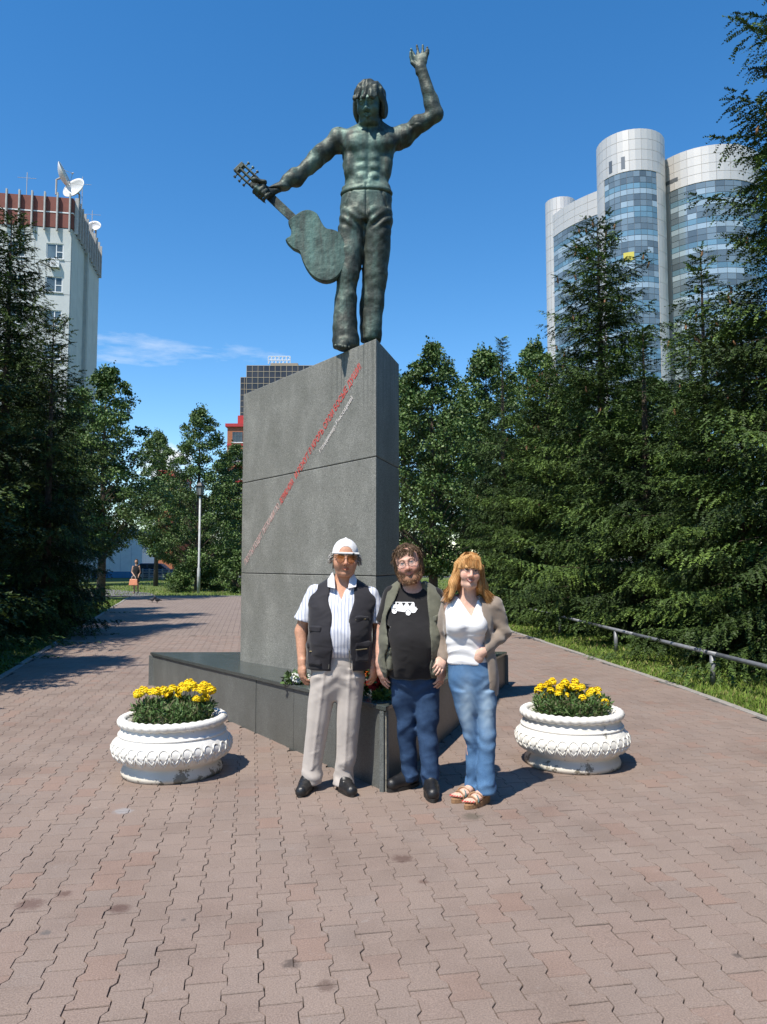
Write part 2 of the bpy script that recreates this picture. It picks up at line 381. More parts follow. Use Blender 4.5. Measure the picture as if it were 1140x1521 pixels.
# ------------------------------------------------------------------ ground, pavement, kerbs, grass
rnd = random.Random(5)
M_sand = mat('joint_sand', (.022, .018, .015), .95, .5, 30, coords='Object')
def paver_material(name, joints=False):
    m, nt, b = new_mat(name); L = nt.links.new
    oi = nd(nt, 'ShaderNodeObjectInfo'); at_ = nd(nt, 'ShaderNodeAttribute', attribute_name='rnd')
    ad = nd(nt, 'ShaderNodeMath', operation='ADD'); L(oi.outputs['Random'], ad.inputs[0]); L(at_.outputs['Fac'], ad.inputs[1])
    fr = nd(nt, 'ShaderNodeMath', operation='FRACT'); L(ad.outputs[0], fr.inputs[0])
    geo = nd(nt, 'ShaderNodeNewGeometry')
    base = ramp(nt, fr.outputs[0], [(0, (.225, .172, .143)), (.3, (.252, .194, .162)), (.55, (.236, .179, .149)), (.72, (.236, .186, .158)), (.9, (.242, .178, .147)), (1, (.252, .174, .139))])
    n1 = nd(nt, 'ShaderNodeTexNoise', i_Scale=150.0, i_Detail=4.0); L(geo.outputs['Position'], n1.inputs['Vector'])
    mx = nd(nt, 'ShaderNodeMixRGB', blend_type='MULTIPLY'); mx.inputs[0].default_value = 1.0
    L(base, mx.inputs[1]); L(ramp(nt, n1.outputs[0], [(.3, (.74,)*3), (.7, (1.22,)*3)]), mx.inputs[2])
    n2 = nd(nt, 'ShaderNodeTexNoise', i_Scale=1.3, i_Detail=6.0, i_Roughness=.65); L(geo.outputs['Position'], n2.inputs['Vector'])
    mx2 = nd(nt, 'ShaderNodeMixRGB', blend_type='MULTIPLY'); mx2.inputs[0].default_value = 1.0
    L(mx.outputs[0], mx2.inputs[1]); L(ramp(nt, n2.outputs[0], [(.28, (.80, .78, .77)), (.52, (1.0,)*3), (.75, (1.07, 1.06, 1.05))]), mx2.inputs[2])
    last = mx2.outputs[0]
    # pale scuffs
    n5 = nd(nt, 'ShaderNodeTexNoise', i_Scale=9.0, i_Detail=8.0, i_Roughness=.75); L(geo.outputs['Position'], n5.inputs['Vector'])
    mx4 = nd(nt, 'ShaderNodeMixRGB'); L(last, mx4.inputs[1]); mx4.inputs[2].default_value = (.34, .31, .29, 1)
    L(ramp(nt, n5.outputs[0], [(.60, (0,)*3), (.74, (.5,)*3)]), mx4.inputs[0]); last = mx4.outputs[0]
    # spilt-drink and gum stains where the photo shows them
    nz = nd(nt, 'ShaderNodeTexNoise', i_Scale=34.0, i_Detail=9.0, i_Roughness=.72); L(geo.outputs['Position'], nz.inputs['Vector'])
    for (px, py, rr, c) in ((178, 1350, .075, (.075, .035, .028)), (95, 1328, .055, (.085, .045, .036)), (45, 1343, .10, (.10, .055, .045)), (598, 1276, .085, (.075, .038, .030)),
                            (433, 1432, .055, (.045, .035, .032)), (68, 1386, .035, (.09, .09, .088)), (273, 1367, .018, (.07, .06, .06)), (702, 1213, .10, (.085, .075, .055)),
                            (1095, 1420, .03, (.06, .05, .045)), (492, 1353, .012, (.05, .045, .045)), (485, 1465, .06, (.10, .065, .052)), (630, 1310, .04, (.12, .07, .055)), (183, 1205, .09, (.30, .30, .31))):
        g = gnd(px, py)
        sb = nd(nt, 'ShaderNodeVectorMath', operation='SUBTRACT'); sb.inputs[1].default_value = g; L(geo.outputs['Position'], sb.inputs[0])
        ln = nd(nt, 'ShaderNodeVectorMath', operation='LENGTH'); L(sb.outputs[0], ln.inputs[0])
        mr = nd(nt, 'ShaderNodeMapRange', i_1=rr * 1.35, i_2=0.0, i_3=0.0, i_4=1.0); L(ln.outputs['Value'], mr.inputs[0])
        mu = nd(nt, 'ShaderNodeMath', operation='MULTIPLY'); L(mr.outputs[0], mu.inputs[0]); L(nz.outputs[0], mu.inputs[1])
        mr2 = nd(nt, 'ShaderNodeMapRange', i_1=.20, i_2=.36, i_3=0.0, i_4=.66); L(mu.outputs[0], mr2.inputs[0])
        mm = nd(nt, 'ShaderNodeMixRGB'); mm.inputs[2].default_value = (*c, 1); L(last, mm.inputs[1]); L(mr2.outputs[0], mm.inputs[0]); last = mm.outputs[0]
    if joints:
        mp = nd(nt, 'ShaderNodeMapping'); mp.inputs['Rotation'].default_value = (0, 0, R(90) - R(9.84)); L(geo.outputs['Position'], mp.inputs[0])
        br = nd(nt, 'ShaderNodeTexBrick', offset=.5, i_Scale=1.0); br.inputs['Brick Width'].default_value = .186; br.inputs['Row Height'].default_value = .137; br.inputs['Mortar Size'].default_value = .006
        br.inputs['Color1'].default_value = (.92, .92, .92, 1); br.inputs['Color2'].default_value = (1.05, 1.05, 1.05, 1); br.inputs['Mortar'].default_value = (.5, .48, .46, 1)
        L(mp.outputs[0], br.inputs['Vector'])
        mm = nd(nt, 'ShaderNodeMixRGB', blend_type='MULTIPLY'); mm.inputs[0].default_value = 1; L(last, mm.inputs[1]); L(br.outputs[0], mm.inputs[2]); last = mm.outputs[0]
    L(last, b.inputs['Base Color']); b.inputs['Roughness'].default_value = .78; b.inputs['Specular IOR Level'].default_value = .35
    bp = nd(nt, 'ShaderNodeBump', i_Strength=.6, i_Distance=.005); L(n1.outputs[0], bp.inputs['Height']); L(bp.outputs[0], b.inputs['Normal'])
    return m
M_paver = paver_material('paver_concrete'); M_pave_far = paver_material('paver_concrete_far', True)
M_lawn = mat('lawn_turf', (.09, .14, .024), .95, .4, 1.7, bump=.6, bscale=40, coords='Object', col2=(.14, .17, .04), detail=8, bdist=.03)

lawn = mesh_obj('lawn', [(-1500, -300, -.035), (1500, -300, -.035), (1500, 2500, -.035), (-1500, 2500, -.035)], [(0, 1, 2, 3)], M_lawn); tag(lawn, kind='structure')
KR = [(4.35, .5), (3.97, 6.0), (3.89, 7.84), (3.77, 10.07), (2.96, 18.2), (2.0, 27.5), (.9, 38.0)]
KL = [(-2.58, .5), (-5.248, 10.537), (-9.276, 25.734), (-12.2, 36.8)]
def xline(K, y):
    for (x0, y0), (x1, y1) in zip(K, K[1:]):
        if y <= y1 or (x1, y1) == K[-1]: return x0 + (x1 - x0) * (y - y0) / (y1 - y0)
YB = 17.0
ys = [.5, 4, 8, 12, YB]
pv = thing('pavement', None, None); tag(pv, kind='structure')
v = [(xline(KL, y), y, -.0105) for y in ys] + [(xline(KR, y), y, -.0105) for y in ys]
mesh_obj('joint_bed', v, [(i, 5 + i, 6 + i, i + 1) for i in range(4)], M_sand, pv)
ys2 = [YB, 20, 25.7, 31, 37.5]
v = [(xline(KL, y), y, -.001) for y in ys2] + [(xline(KR, y), y, -.001) for y in ys2]
mesh_obj('far_paving', v, [(i, 5 + i, 6 + i, i + 1) for i in range(4)], M_pave_far, pv)
v = [(-2.58, -6, -.006), (4.4, -6, -.006), (4.35, .5, -.006), (-2.58, .5, -.006)]
mesh_obj('near_paving', v, [(0, 1, 2, 3)], M_pave_far, pv)

# monument plan (needed for the paver mask too)
PL, PR, PF = Vector((-3.07, 10.10)), Vector((1.646, 10.186)), Vector((.014, 5.369))
def in_tri(x, y, m=0.0):
    def side(a, b): return (b.x - a.x) * (y - a.y) - (b.y - a.y) * (x - a.x)
    return side(PL, PF) > m and side(PF, PR) > m and side(PR, PL) > m
PW, PP, PA = .137, .186, .0105
def paver_shape(w=PW, p=PP, a=PA, gap=.0026):
    prof = [(-.5, a), (-.325, a), (-.185, -a), (.185, -a), (.325, a), (.5, a)]
    right = [(w / 2 + o, f * (p - .0026)) for f, o in prof]; left = [(-x, y) for x, y in right[::-1]]
    P = right + left
    def inset(P, d):
        out = []; n = len(P)
        for i in range(n):
            a0, b0, c0 = Vector(P[i-1]), Vector(P[i]), Vector(P[(i+1) % n])
            n1 = Vector(((b0-a0).y, -(b0-a0).x)).normalized(); n2 = Vector(((c0-b0).y, -(c0-b0).x)).normalized()
            bis = (n1 + n2); bis = bis / max(bis.length_squared, 1e-6) * 2
            q = b0 - bis * d * .5 * 1.0; out.append(tuple(q))
        return out
    o1 = inset(P, gap * 1.0); o2 = inset(P, gap + .0026)
    n = len(P)
    V = [(x, y, -.013) for x, y in o1] + [(x, y, -.0032) for x, y in o1] + [(x, y, 0) for x, y in o2]
    F = [(i, (i+1) % n, n + (i+1) % n, n + i) for i in range(n)] + [(n + i, n + (i+1) % n, 2*n + (i+1) % n, 2*n + i) for i in range(n)]
    # two convex halves + middle as quads/tris on the top
    t = [2*n + i for i in range(n)]
    F += [(t[0], t[1], t[10], t[11]), (t[1], t[2], t[9], t[10]), (t[2], t[3], t[8], t[9]), (t[3], t[4], t[7], t[8]), (t[4], t[5], t[6], t[7])]
    return V, F
PVv, PVf = paver_shape()
YAW = R(9.84); cu, su = math.cos(YAW), math.sin(YAW)
U, Vd = Vector((cu, su)), Vector((-su, cu)); ORG = gnd(390, 1517).xy + U * PW * .5
cells = []
for i in range(-70, 75):
    for j in range(-30, 110):
        c = ORG + U * (i * PW) + Vd * ((j + .5 * (i % 2)) * PP)
        if not (1.35 < c.y < YB): continue
        if c.x < max(xline(KL, c.y) - .01, -.56 * c.y - 1.3) or c.x > min(xline(KR, c.y) + .005, .56 * c.y + 1.3): continue
        if c.x < xline(KL, c.y) - .005: continue
        if in_tri(c.x, c.y, .35): continue
        inview = abs(c.x) < .50 * c.y and c.y > 2.75
        cells.append((not inview, c.y, c, i, j))
cells.sort(key=lambda q: (q[0], q[1]))
pm = None
allV, allF, allA = [], [], []
pvn = np.array(PVv); quads = np.array(PVf)
for k, (_, _, c, i, j) in enumerate(cells):
    rg = random.Random(i * 7919 + j * 104729)
    tilt = (rg.gauss(0, .003), rg.gauss(0, .003)); dz = rg.gauss(0, .0008); rot = YAW + rg.gauss(0, .008)
    if k < 300:
        if pm is None:
            o = mesh_obj('paver', PVv, PVf, M_paver, pv); pm = o.data
        else:
            o = bpy.data.objects.new('paver', pm); link(o, pv)
        o.location = (c.x + rg.gauss(0, .0008), c.y + rg.gauss(0, .0008), dz); o.rotation_euler = (tilt[0], tilt[1], rot)
    else:
        Mx = Matrix.Translation((c.x, c.y, dz)) @ Matrix.Rotation(rot, 4, 'Z') @ Matrix.Rotation(tilt[0], 4, 'X') @ Matrix.Rotation(tilt[1], 4, 'Y')
        A = np.array(Mx); w_ = pvn @ A[:3, :3].T + A[:3, 3]
        allF.append((quads if c.y < 7 else quads[12:]) + len(allV) * len(pvn)); allV.append(w_); allA.append(np.full(len(pvn), rg.random()))
o = np_obj('paver_field', np.concatenate(allV), np.concatenate(allF), M_paver, pv, attr=np.concatenate(allA)); tag(o, kind='stuff')

M_kerb = mat('kerb_concrete', (.27, .25, .225), .85, .2, 18, bump=.4, bscale=120)
def kerb(name, K, side):
    root = thing(name, None, None); tag(root, kind='structure')
    pts = [Vector((*p, 0)) for p in K]; cum = [0]
    for a, b in zip(pts, pts[1:]): cum.append(cum[-1] + (b - a).length)
    def P(s):
        for k in range(len(pts) - 1):
            if s <= cum[k+1] or k == len(pts) - 2: return pts[k].lerp(pts[k+1], (s - cum[k]) / (cum[k+1] - cum[k]))
    s = 0; step = .8
    while s < cum[-1] - step:
        a, b = P(s + .004), P(s + step - .004); d = (b - a).normalized(); n = Vector((d.y, -d.x, 0)) * side
        h = .014 + rnd.gauss(0, .003)
        poly = [a, b, b + n * .09, a + n * .09]
        if side < 0: poly = poly[::-1]
        MB().prism([(p.x, p.y) for p in poly], -.05, h).build('kerb_stone', M_kerb, root, bevel=.008)
        s += step
kerb('kerb_right', KR, 1); kerb('kerb_left', KL, -1)

# grass blades (near lawns) as one mass
def grass_field(name, n, area, seed, hmin, hmax, label):
    rg = np.random.RandomState(seed); pts = []
    while len(pts) < n:
        p = area(rg)
        if p is not None: pts.append(p)
    P = np.array(pts); n = len(P); h = rg.uniform(hmin, hmax, n); a = rg.uniform(0, 6.283, n); w = rg.uniform(.004, .009, n) * (1 + P[:, 1] * .05)
    ln = rg.normal(0, .5, (n, 2)) * h[:, None]
    V = np.zeros((n, 3, 3)); z0 = -.03
    V[:, 0] = np.c_[P[:, 0] - np.cos(a) * w, P[:, 1] - np.sin(a) * w, np.full(n, z0)]
    V[:, 1] = np.c_[P[:, 0] + np.cos(a) * w, P[:, 1] + np.sin(a) * w, np.full(n, z0)]
    V[:, 2] = np.c_[P[:, 0] + ln[:, 0], P[:, 1] + ln[:, 1], z0 + h]
    c = np.array([(.11, .19, .026), (.16, .235, .036), (.225, .255, .065), (.29, .255, .105)])[rg.choice(4, n, p=[.42, .38, .13, .07])]
    o = np_obj(name, V.reshape(-1, 3), np.arange(n * 3).reshape(-1, 3), M_grass, colors=np.repeat(c, 3, 0)); tag(o, label, 'grass', kind='stuff'); return o
M_grass = tint_mat('grass_blades', .7, var=.25, vscale=3, spec=.25)
def area_r(rg):
    y = 6.5 + 30 * rg.random() ** 1.7; x0 = xline(KR, y) + .10; x = x0 + rg.random() ** 1.2 * (2.2 + .05 * y); return (x, y)
def area_l(rg):
    y = 9.0 + 26 * rg.random() ** 1.3; x = xline(KL, y) - .10 - rg.random() * 6; return (x, y) if x > -.58 * y - .5 else None
def area_f(rg):
    y = 38.5 + 40 * rg.random() ** 1.5; x = -22 + rg.random() * 34; return (x, y)
grass_field('verge_grass', 46000, area_r, 3, .03, .075, 'mown grass verge between the paving kerb and the tube rail')
grass_field('lawn_grass', 30000, area_l, 4, .03, .08, 'shaded grass under the spruces beside the paved path')
grass_field('park_grass', 22000, area_f, 6, .06, .12, 'sunlit park lawn beyond the end of the paving')
M_asph = mat('asphalt', (.13, .125, .125), .9, .2, 2, bump=.2, bscale=60)
fp = MB()
pts = [(-40, 37.7), (20, 37.7), (20, 38.6), (-11.5, 38.6), (-13, 42.5), (-18, 49), (-40, 62), (-60, 62)]
fp.add([(x, y, -.004) for x, y in pts], [tuple(range(len(pts)))])
tag(fp.build('footpath', M_asph), kind='structure')
rd = MB().add([(-200, 92, -.006), (200, 92, -.006), (200, 112, -.006), (-200, 112, -.006)], [(0, 1, 2, 3)])
tag(rd.build('street', mat('street_asphalt', (.07, .07, .072), .9, .2, 1)), kind='structure')

# ------------------------------------------------------------------ monument: plinth, stele
def granite(name, c1, c2, c3, rough, scale=900, stain=True):
    m, nt, b = new_mat(name); L = nt.links.new
    geo = nd(nt, 'ShaderNodeNewGeometry')
    n1 = nd(nt, 'ShaderNodeTexVoronoi', i_Scale=scale * .22); L(geo.outputs['Position'], n1.inputs['Vector'])
    n2 = nd(nt, 'ShaderNodeTexNoise', i_Scale=scale * .1, i_Detail=4.0, i_Roughness=.7); L(geo.outputs['Position'], n2.inputs['Vector'])
    sp = nd(nt, 'ShaderNodeSeparateColor'); L(n1.outputs['Color'], sp.inputs[0])
    a = ramp(nt, sp.outputs[0], [(0, c1), (.25, c2), (.75, c2), (1, c3)])
    mx = nd(nt, 'ShaderNodeMixRGB', blend_type='MULTIPLY'); mx.inputs[0].default_value = 1; L(a, mx.inputs[1]); L(ramp(nt, n2.outputs[0], [(.35, (.8,)*3), (.65, (1.12,)*3)]), mx.inputs[2])
    last = mx.outputs[0]
    if stain:
        mp = nd(nt, 'ShaderNodeMapping'); mp.inputs['Scale'].default_value = (1.8, 1.8, 1.3); L(geo.outputs['Position'], mp.inputs[0])
        n3 = nd(nt, 'ShaderNodeTexNoise', i_Scale=1.6, i_Detail=7.0, i_Roughness=.6); L(mp.outputs[0], n3.inputs['Vector'])
        m2 = nd(nt, 'ShaderNodeMixRGB', blend_type='MULTIPLY'); m2.inputs[0].default_value = 1; L(last, m2.inputs[1]); L(ramp(nt, n3.outputs[0], [(.28, (.82, .83, .81)), (.5, (.98,)*3), (.70, (1.24,)*3)]), m2.inputs[2]); last = m2.outputs[0]
    L(last, b.inputs['Base Color']); b.inputs['Roughness'].default_value = rough; b.inputs['Specular IOR Level'].default_value = .45
    return m, nt, b, last, geo
M_stele, nt, b, last, geo = granite('stele_granite', (.10, .10, .092), (.225, .225, .207), (.38, .38, .345), .5)
# rain streaks below the statue's feet
mp = nd(nt, 'ShaderNodeMapping'); mp.inputs['Scale'].default_value = (22, 22, .3); nt.links.new(geo.outputs['Position'], mp.inputs[0])
ns = nd(nt, 'ShaderNodeTexNoise', i_Scale=1.0, i_Detail=3.0); nt.links.new(mp.outputs[0], ns.inputs['Vector'])
sx = nd(nt, 'ShaderNodeSeparateXYZ'); nt.links.new(geo.outputs['Position'], sx.inputs[0])
zr = nd(nt, 'ShaderNodeMapRange', i_1=2.75, i_2=3.5, i_3=0.0, i_4=1.0); nt.links.new(sx.outputs[2], zr.inputs[0])
mr = nd(nt, 'ShaderNodeMapRange', i_1=.50, i_2=.62, i_3=0.0, i_4=.62); nt.links.new(ns.outputs[0], mr.inputs[0])
ml = nd(nt, 'ShaderNodeMath', operation='MULTIPLY'); nt.links.new(zr.outputs[0], ml.inputs[0]); nt.links.new(mr.outputs[0], ml.inputs[1])
xr = nd(nt, 'ShaderNodeMapRange', i_1=-.62, i_2=-.40, i_3=0.0, i_4=1.0); nt.links.new(sx.outputs[0], xr.inputs[0])
ml2 = nd(nt, 'ShaderNodeMath', operation='MULTIPLY'); nt.links.new(ml.outputs[0], ml2.inputs[0]); nt.links.new(xr.outputs[0], ml2.inputs[1])
mx = nd(nt, 'ShaderNodeMixRGB'); mx.inputs[2].default_value = (.07, .075, .068, 1); nt.links.new(last, mx.inputs[1]); nt.links.new(ml2.outputs[0], mx.inputs[0]); nt.links.new(mx.outputs[0], b.inputs['Base Color'])
M_plinth = granite('plinth_granite', (.045, .05, .048), (.115, .122, .115), (.19, .2, .19), .42, 1400)[0]
M_coping = granite('coping_granite', (.03, .036, .034), (.062, .072, .068), (.11, .125, .118), .24, 1400)[0]
M_core = flat('plinth_core', (.03, .03, .03), .9)
M_edge = mat('mortar_edge', (.30, .28, .22), .9, .3, 30, bump=.5, bscale=90)

def ph(y): return .425 + (10.1 - y) * .0352                      # the plinth's top rises towards the prow
plinth = thing('monument_plinth', 'low wedge-shaped dark granite plinth with its prow pointing at the camera', 'plinth')
ctr = (PL + PR + PF) / 3
def shrink(p, d):                                                 # inset of the triangle's corner towards the inside
    tri = [PL, PF, PR]; i = tri.index(p); a, b_, c = tri[i-1], tri[i], tri[(i+1) % 3]
    e1 = (a - b_).normalized(); e2 = (c - b_).normalized(); s_ = math.sqrt((1 - e1.dot(e2)) / 2)
    return b_ + (e1 + e2).normalized() * d / s_
ci = [shrink(p, .05) for p in (PL, PF, PR)]
MB().add([(p.x, p.y, z) for p, z in [(q, 0) for q in ci] + [(q, ph(q.y) - .04) for q in ci]], [(0, 1, 4, 3), (1, 2, 5, 4), (2, 0, 3, 5), (3, 4, 5)]).build('core', M_core, plinth)
def wall_slabs(a, b_, cuts, back=False):
    d = (b_ - a); L_ = d.length; d = d / L_; n = Vector((-d.y, d.x)) if True else None
    if (ctr - a).dot(n) < 0: n = -n
    for s0, s1 in zip(cuts, cuts[1:]):
        p0, p1 = a + d * (s0 * L_ + .0025), a + d * (s1 * L_ - .0025); off = rnd.gauss(0, .0012)
        q = [p0 + n * (.022 + off), p1 + n * (.022 + off), p1 + n * .052, p0 + n * .052]
        V_ = [(p.x, p.y, -.01) for p in q] + [(p.x, p.y, ph(p.y) - .038) for p in q]
        F_ = [(0, 1, 5, 4), (1, 2, 6, 5), (2, 3, 7, 6), (3, 0, 4, 7), (4, 5, 6, 7)]
        mesh_obj('facing_slab', V_, F_, M_plinth, plinth)
wall_slabs(PL, PF, [0, .12, .245, .37, .47, .60, .74, .87, .993])
wall_slabs(PF, PR, [.004, .16, .33, .50, .67, .84, 1]); wall_slabs(PR, PL, [0, .2, .4, .6, .8, 1])
pe = shrink(PF, .022)
MB().prism([(pe.x - .017, pe.y + .005), (pe.x + .012, pe.y - .006), (pe.x + .02, pe.y + .03), (pe.x - .012, pe.y + .045)], 0, ph(pe.y) - .045).build('mortar_corner', M_edge, plinth)
def clip(poly, a, b_):
    out = []
    def s_(p): return (b_.x - a.x) * (p.y - a.y) - (b_.y - a.y) * (p.x - a.x)
    for i in range(len(poly)):
        p, q = poly[i-1], poly[i]; sp_, sq = s_(p), s_(q)
        if (sp_ >= 0) != (sq >= 0): out.append(p.lerp(q, sp_ / (sp_ - sq)))
        if sq >= 0: out.append(q)
    return out
dl = (PF - PL).normalized(); dn = Vector((-dl.y, dl.x))
for i in range(0, 7):
    for j in range(-1, 6):
        w0, w1 = i * .98 + .002, (i + 1) * .98 - .002; h0, h1 = j * .66 + .002, (j + 1) * .66 - .002
        sh = .3 * (j % 2)
        poly = [PL + dl * (a_ + sh - .4) + dn * b_ for a_, b_ in ((w0, h0), (w1, h0), (w1, h1), (w0, h1))]
        for e0, e1 in ((PL, PF), (PF, PR), (PR, PL)):
            if poly: poly = clip(poly, e0, e1)
        if len(poly) < 3: continue
        n = len(poly); t_ = rnd.gauss(0, .0007)
        V_ = [(p.x, p.y, ph(p.y) - .034) for p in poly] + [(p.x, p.y, ph(p.y) + t_) for p in poly]
        F_ = [tuple(range(n - 1, -1, -1)), tuple(range(n, 2 * n))] + [(q, (q + 1) % n, n + (q + 1) % n, n + q) for q in range(n)]
        o = mesh_obj('coping_slab', V_, F_, M_coping, plinth)
        bm_ = o.modifiers.new('bevel', 'BEVEL'); bm_.width = .004; bm_.segments = 1

SA, SB, SC = Vector((-1.653, 8.867)), Vector((-.065, 6.63)), Vector((.155, 7.5)); SD = SA + (SC - SB)
stele = thing('granite_stele', 'tall grey granite stele with a red diagonal inscription, carrying the bronze statue', 'stele')
ZT = 3.58
for k, (z0, z1) in enumerate(((None, 1.472), (1.479, 2.522), (2.529, ZT))):
    q = [SA, SB, SC, SD]
    V_ = [(p.x, p.y, ph(p.y) - .01 if z0 is None else z0) for p in q] + [(p.x, p.y, z1) for p in q]
    o = mesh_obj('granite_block', V_, [(3, 2, 1, 0), (4, 5, 6, 7), (0, 1, 5, 4), (1, 2, 6, 5), (2, 3, 7, 6), (3, 0, 4, 7)], M_stele, stele)
    bm_ = o.modifiers.new('bevel', 'BEVEL'); bm_.width = .006; bm_.segments = 2
q = [p + (sum((SA, SB, SC, SD), Vector((0, 0))) / 4 - p) * .02 for p in (SA, SB, SC, SD)]
MB().prism([(p.x, p.y) for p in q], 1.4, 2.6).build('joint_filler', M_core, stele)
# inscription: letters lie on the long face, climbing along the diagonal
fd = Vector(((SB - SA).x, (SB - SA).y, 0)).normalized(); fn_ = Vector((fd.y, -fd.x, 0))
if fn_.y > 0: fn_ = -fn_
def on_face(px, py):
    r = Vector(ray(px, py)); o = Vector((0, 0, CAMH)); p0 = Vector((SA.x, SA.y, 0))
    return o + r * ((p0 - o).dot(fn_) / r.dot(fn_))
def letters(name, body, p0, p1, width_frac, m, size, sx):
    cu_ = bpy.data.curves.new(name, 'FONT'); cu_.body = body; cu_.size = 1; cu_.extrude = .01; cu_.offset = .010
    tmp = bpy.data.objects.new(name, cu_); COL.objects.link(tmp); bpy.context.view_layer.update()
    dg = bpy.context.evaluated_depsgraph_get(); me = bpy.data.meshes.new_from_object(tmp.evaluated_get(dg)); bpy.data.objects.remove(tmp); bpy.data.curves.remove(cu_)
    me.materials.clear(); me.materials.append(m); me.name = name
    xs_ = [v.co.x for v in me.vertices]; W = max(xs_) - min(xs_); x0 = min(xs_)
    d = (p1 - p0); Lg = d.length; ex = d / Lg; ey = fn_.cross(ex)
    if ey.z < 0: ey = -ey
    for v_ in me.vertices:
        v_.co = p0 + ex * ((v_.co.x - x0) / W * Lg) + ey * (v_.co.y * size) + fn_ * (.0022 + .0015 * (v_.co.z > 0))
    o = bpy.data.objects.new(name, me); link(o, stele); return o
M_red = mat('letter_red', (.62, .05, .045), .5, .3, 40, col2=(.75, .13, .11)); M_wht = mat('letter_white', (.62, .56, .52), .5, .2, 40, col2=(.72, .68, .66))
M_pink = mat('letter_faded', (.56, .26, .23), .5, .3, 22, col2=(.66, .54, .51))
pA, pB = on_face(365.5, 840), on_face(537.5, 546)
line = 'ПОЭТЫ ХОДЯТ ПЯТКАМИ ПО ЛЕЗВИЮ НОЖА И РЕЖУТ В КРОВЬ СВОИ БОСЫЕ ДУШИ!'
cut1, cut2 = .36, .49
letters('inscription', 'ПОЭТЫ ХОДЯТ ПЯТКАМИ ПО', pA, pA.lerp(pB, .345), 1, M_pink, .10, 1)
letters('inscription', 'ЛЕЗВИЮ НОЖА', pA.lerp(pB, .358), pA.lerp(pB, .475), 1, M_red, .10, 1)
letters('inscription', 'И РЕЖУТ В КРОВЬ СВОИ БОСЫЕ ДУШИ!', pA.lerp(pB, .495), pB, 1, M_red, .10, 1)
letters('inscription', 'Владимир Высоцкий', on_face(476.5, 673), on_face(525, 592), 1, M_wht, .066, 1)
# ------------------------------------------------------------------ planters, marigolds, bouquets
def planter_material():
    m, nt, b = new_mat('white_planter_paint'); L = nt.links.new
    tc = nd(nt, 'ShaderNodeTexCoord')
    n1 = nd(nt, 'ShaderNodeTexNoise', i_Scale=9.0, i_Detail=8.0, i_Roughness=.7); L(tc.outputs['Object'], n1.inputs['Vector'])
    sx = nd(nt, 'ShaderNodeSeparateXYZ'); L(tc.outputs['Object'], sx.inputs[0])
    low = nd(nt, 'ShaderNodeMapRange', i_1=.0, i_2=.14, i_3=.11, i_4=0.0); L(sx.outputs[2], low.inputs[0])
    ad = nd(nt, 'ShaderNodeMath', operation='ADD'); L(n1.outputs[0], ad.inputs[0]); L(low.outputs[0], ad.inputs[1])
    n2 = nd(nt, 'ShaderNodeTexNoise', i_Scale=3.0, i_Detail=5.0); L(tc.outputs['Object'], n2.inputs['Vector'])
    base = ramp(nt, n2.outputs[0], [(.3, (.68, .66, .60)), (.6, (.78, .765, .73))])
    mx = nd(nt, 'ShaderNodeMixRGB'); L(base, mx.inputs[1]); mx.inputs[2].default_value = (.26, .24, .20, 1)
    L(ramp(nt, ad.outputs[0], [(.635, (0,)*3), (.66, (1,)*3)]), mx.inputs[0])
    dirt = nd(nt, 'ShaderNodeMapRange', i_1=.0, i_2=.13, i_3=.55, i_4=0.0); L(sx.outputs[2], dirt.inputs[0])
    m2 = nd(nt, 'ShaderNodeMixRGB', blend_type='MULTIPLY'); L(dirt.outputs[0], m2.inputs[0]); L(mx.outputs[0], m2.inputs[1]); m2.inputs[2].default_value = (.74, .66, .50, 1)
    L(m2.outputs[0], b.inputs['Base Color']); b.inputs['Roughness'].default_value = .55
    bp = nd(nt, 'ShaderNodeBump', i_Strength=.35, i_Distance=.006); L(n1.outputs[0], bp.inputs['Height']); L(bp.outputs[0], b.inputs['Normal']); return m
M_plant = planter_material()
M_soil = mat('potting_soil', (.035, .025, .018), .95, .4, 40, bump=1, bscale=90, bdist=.02)
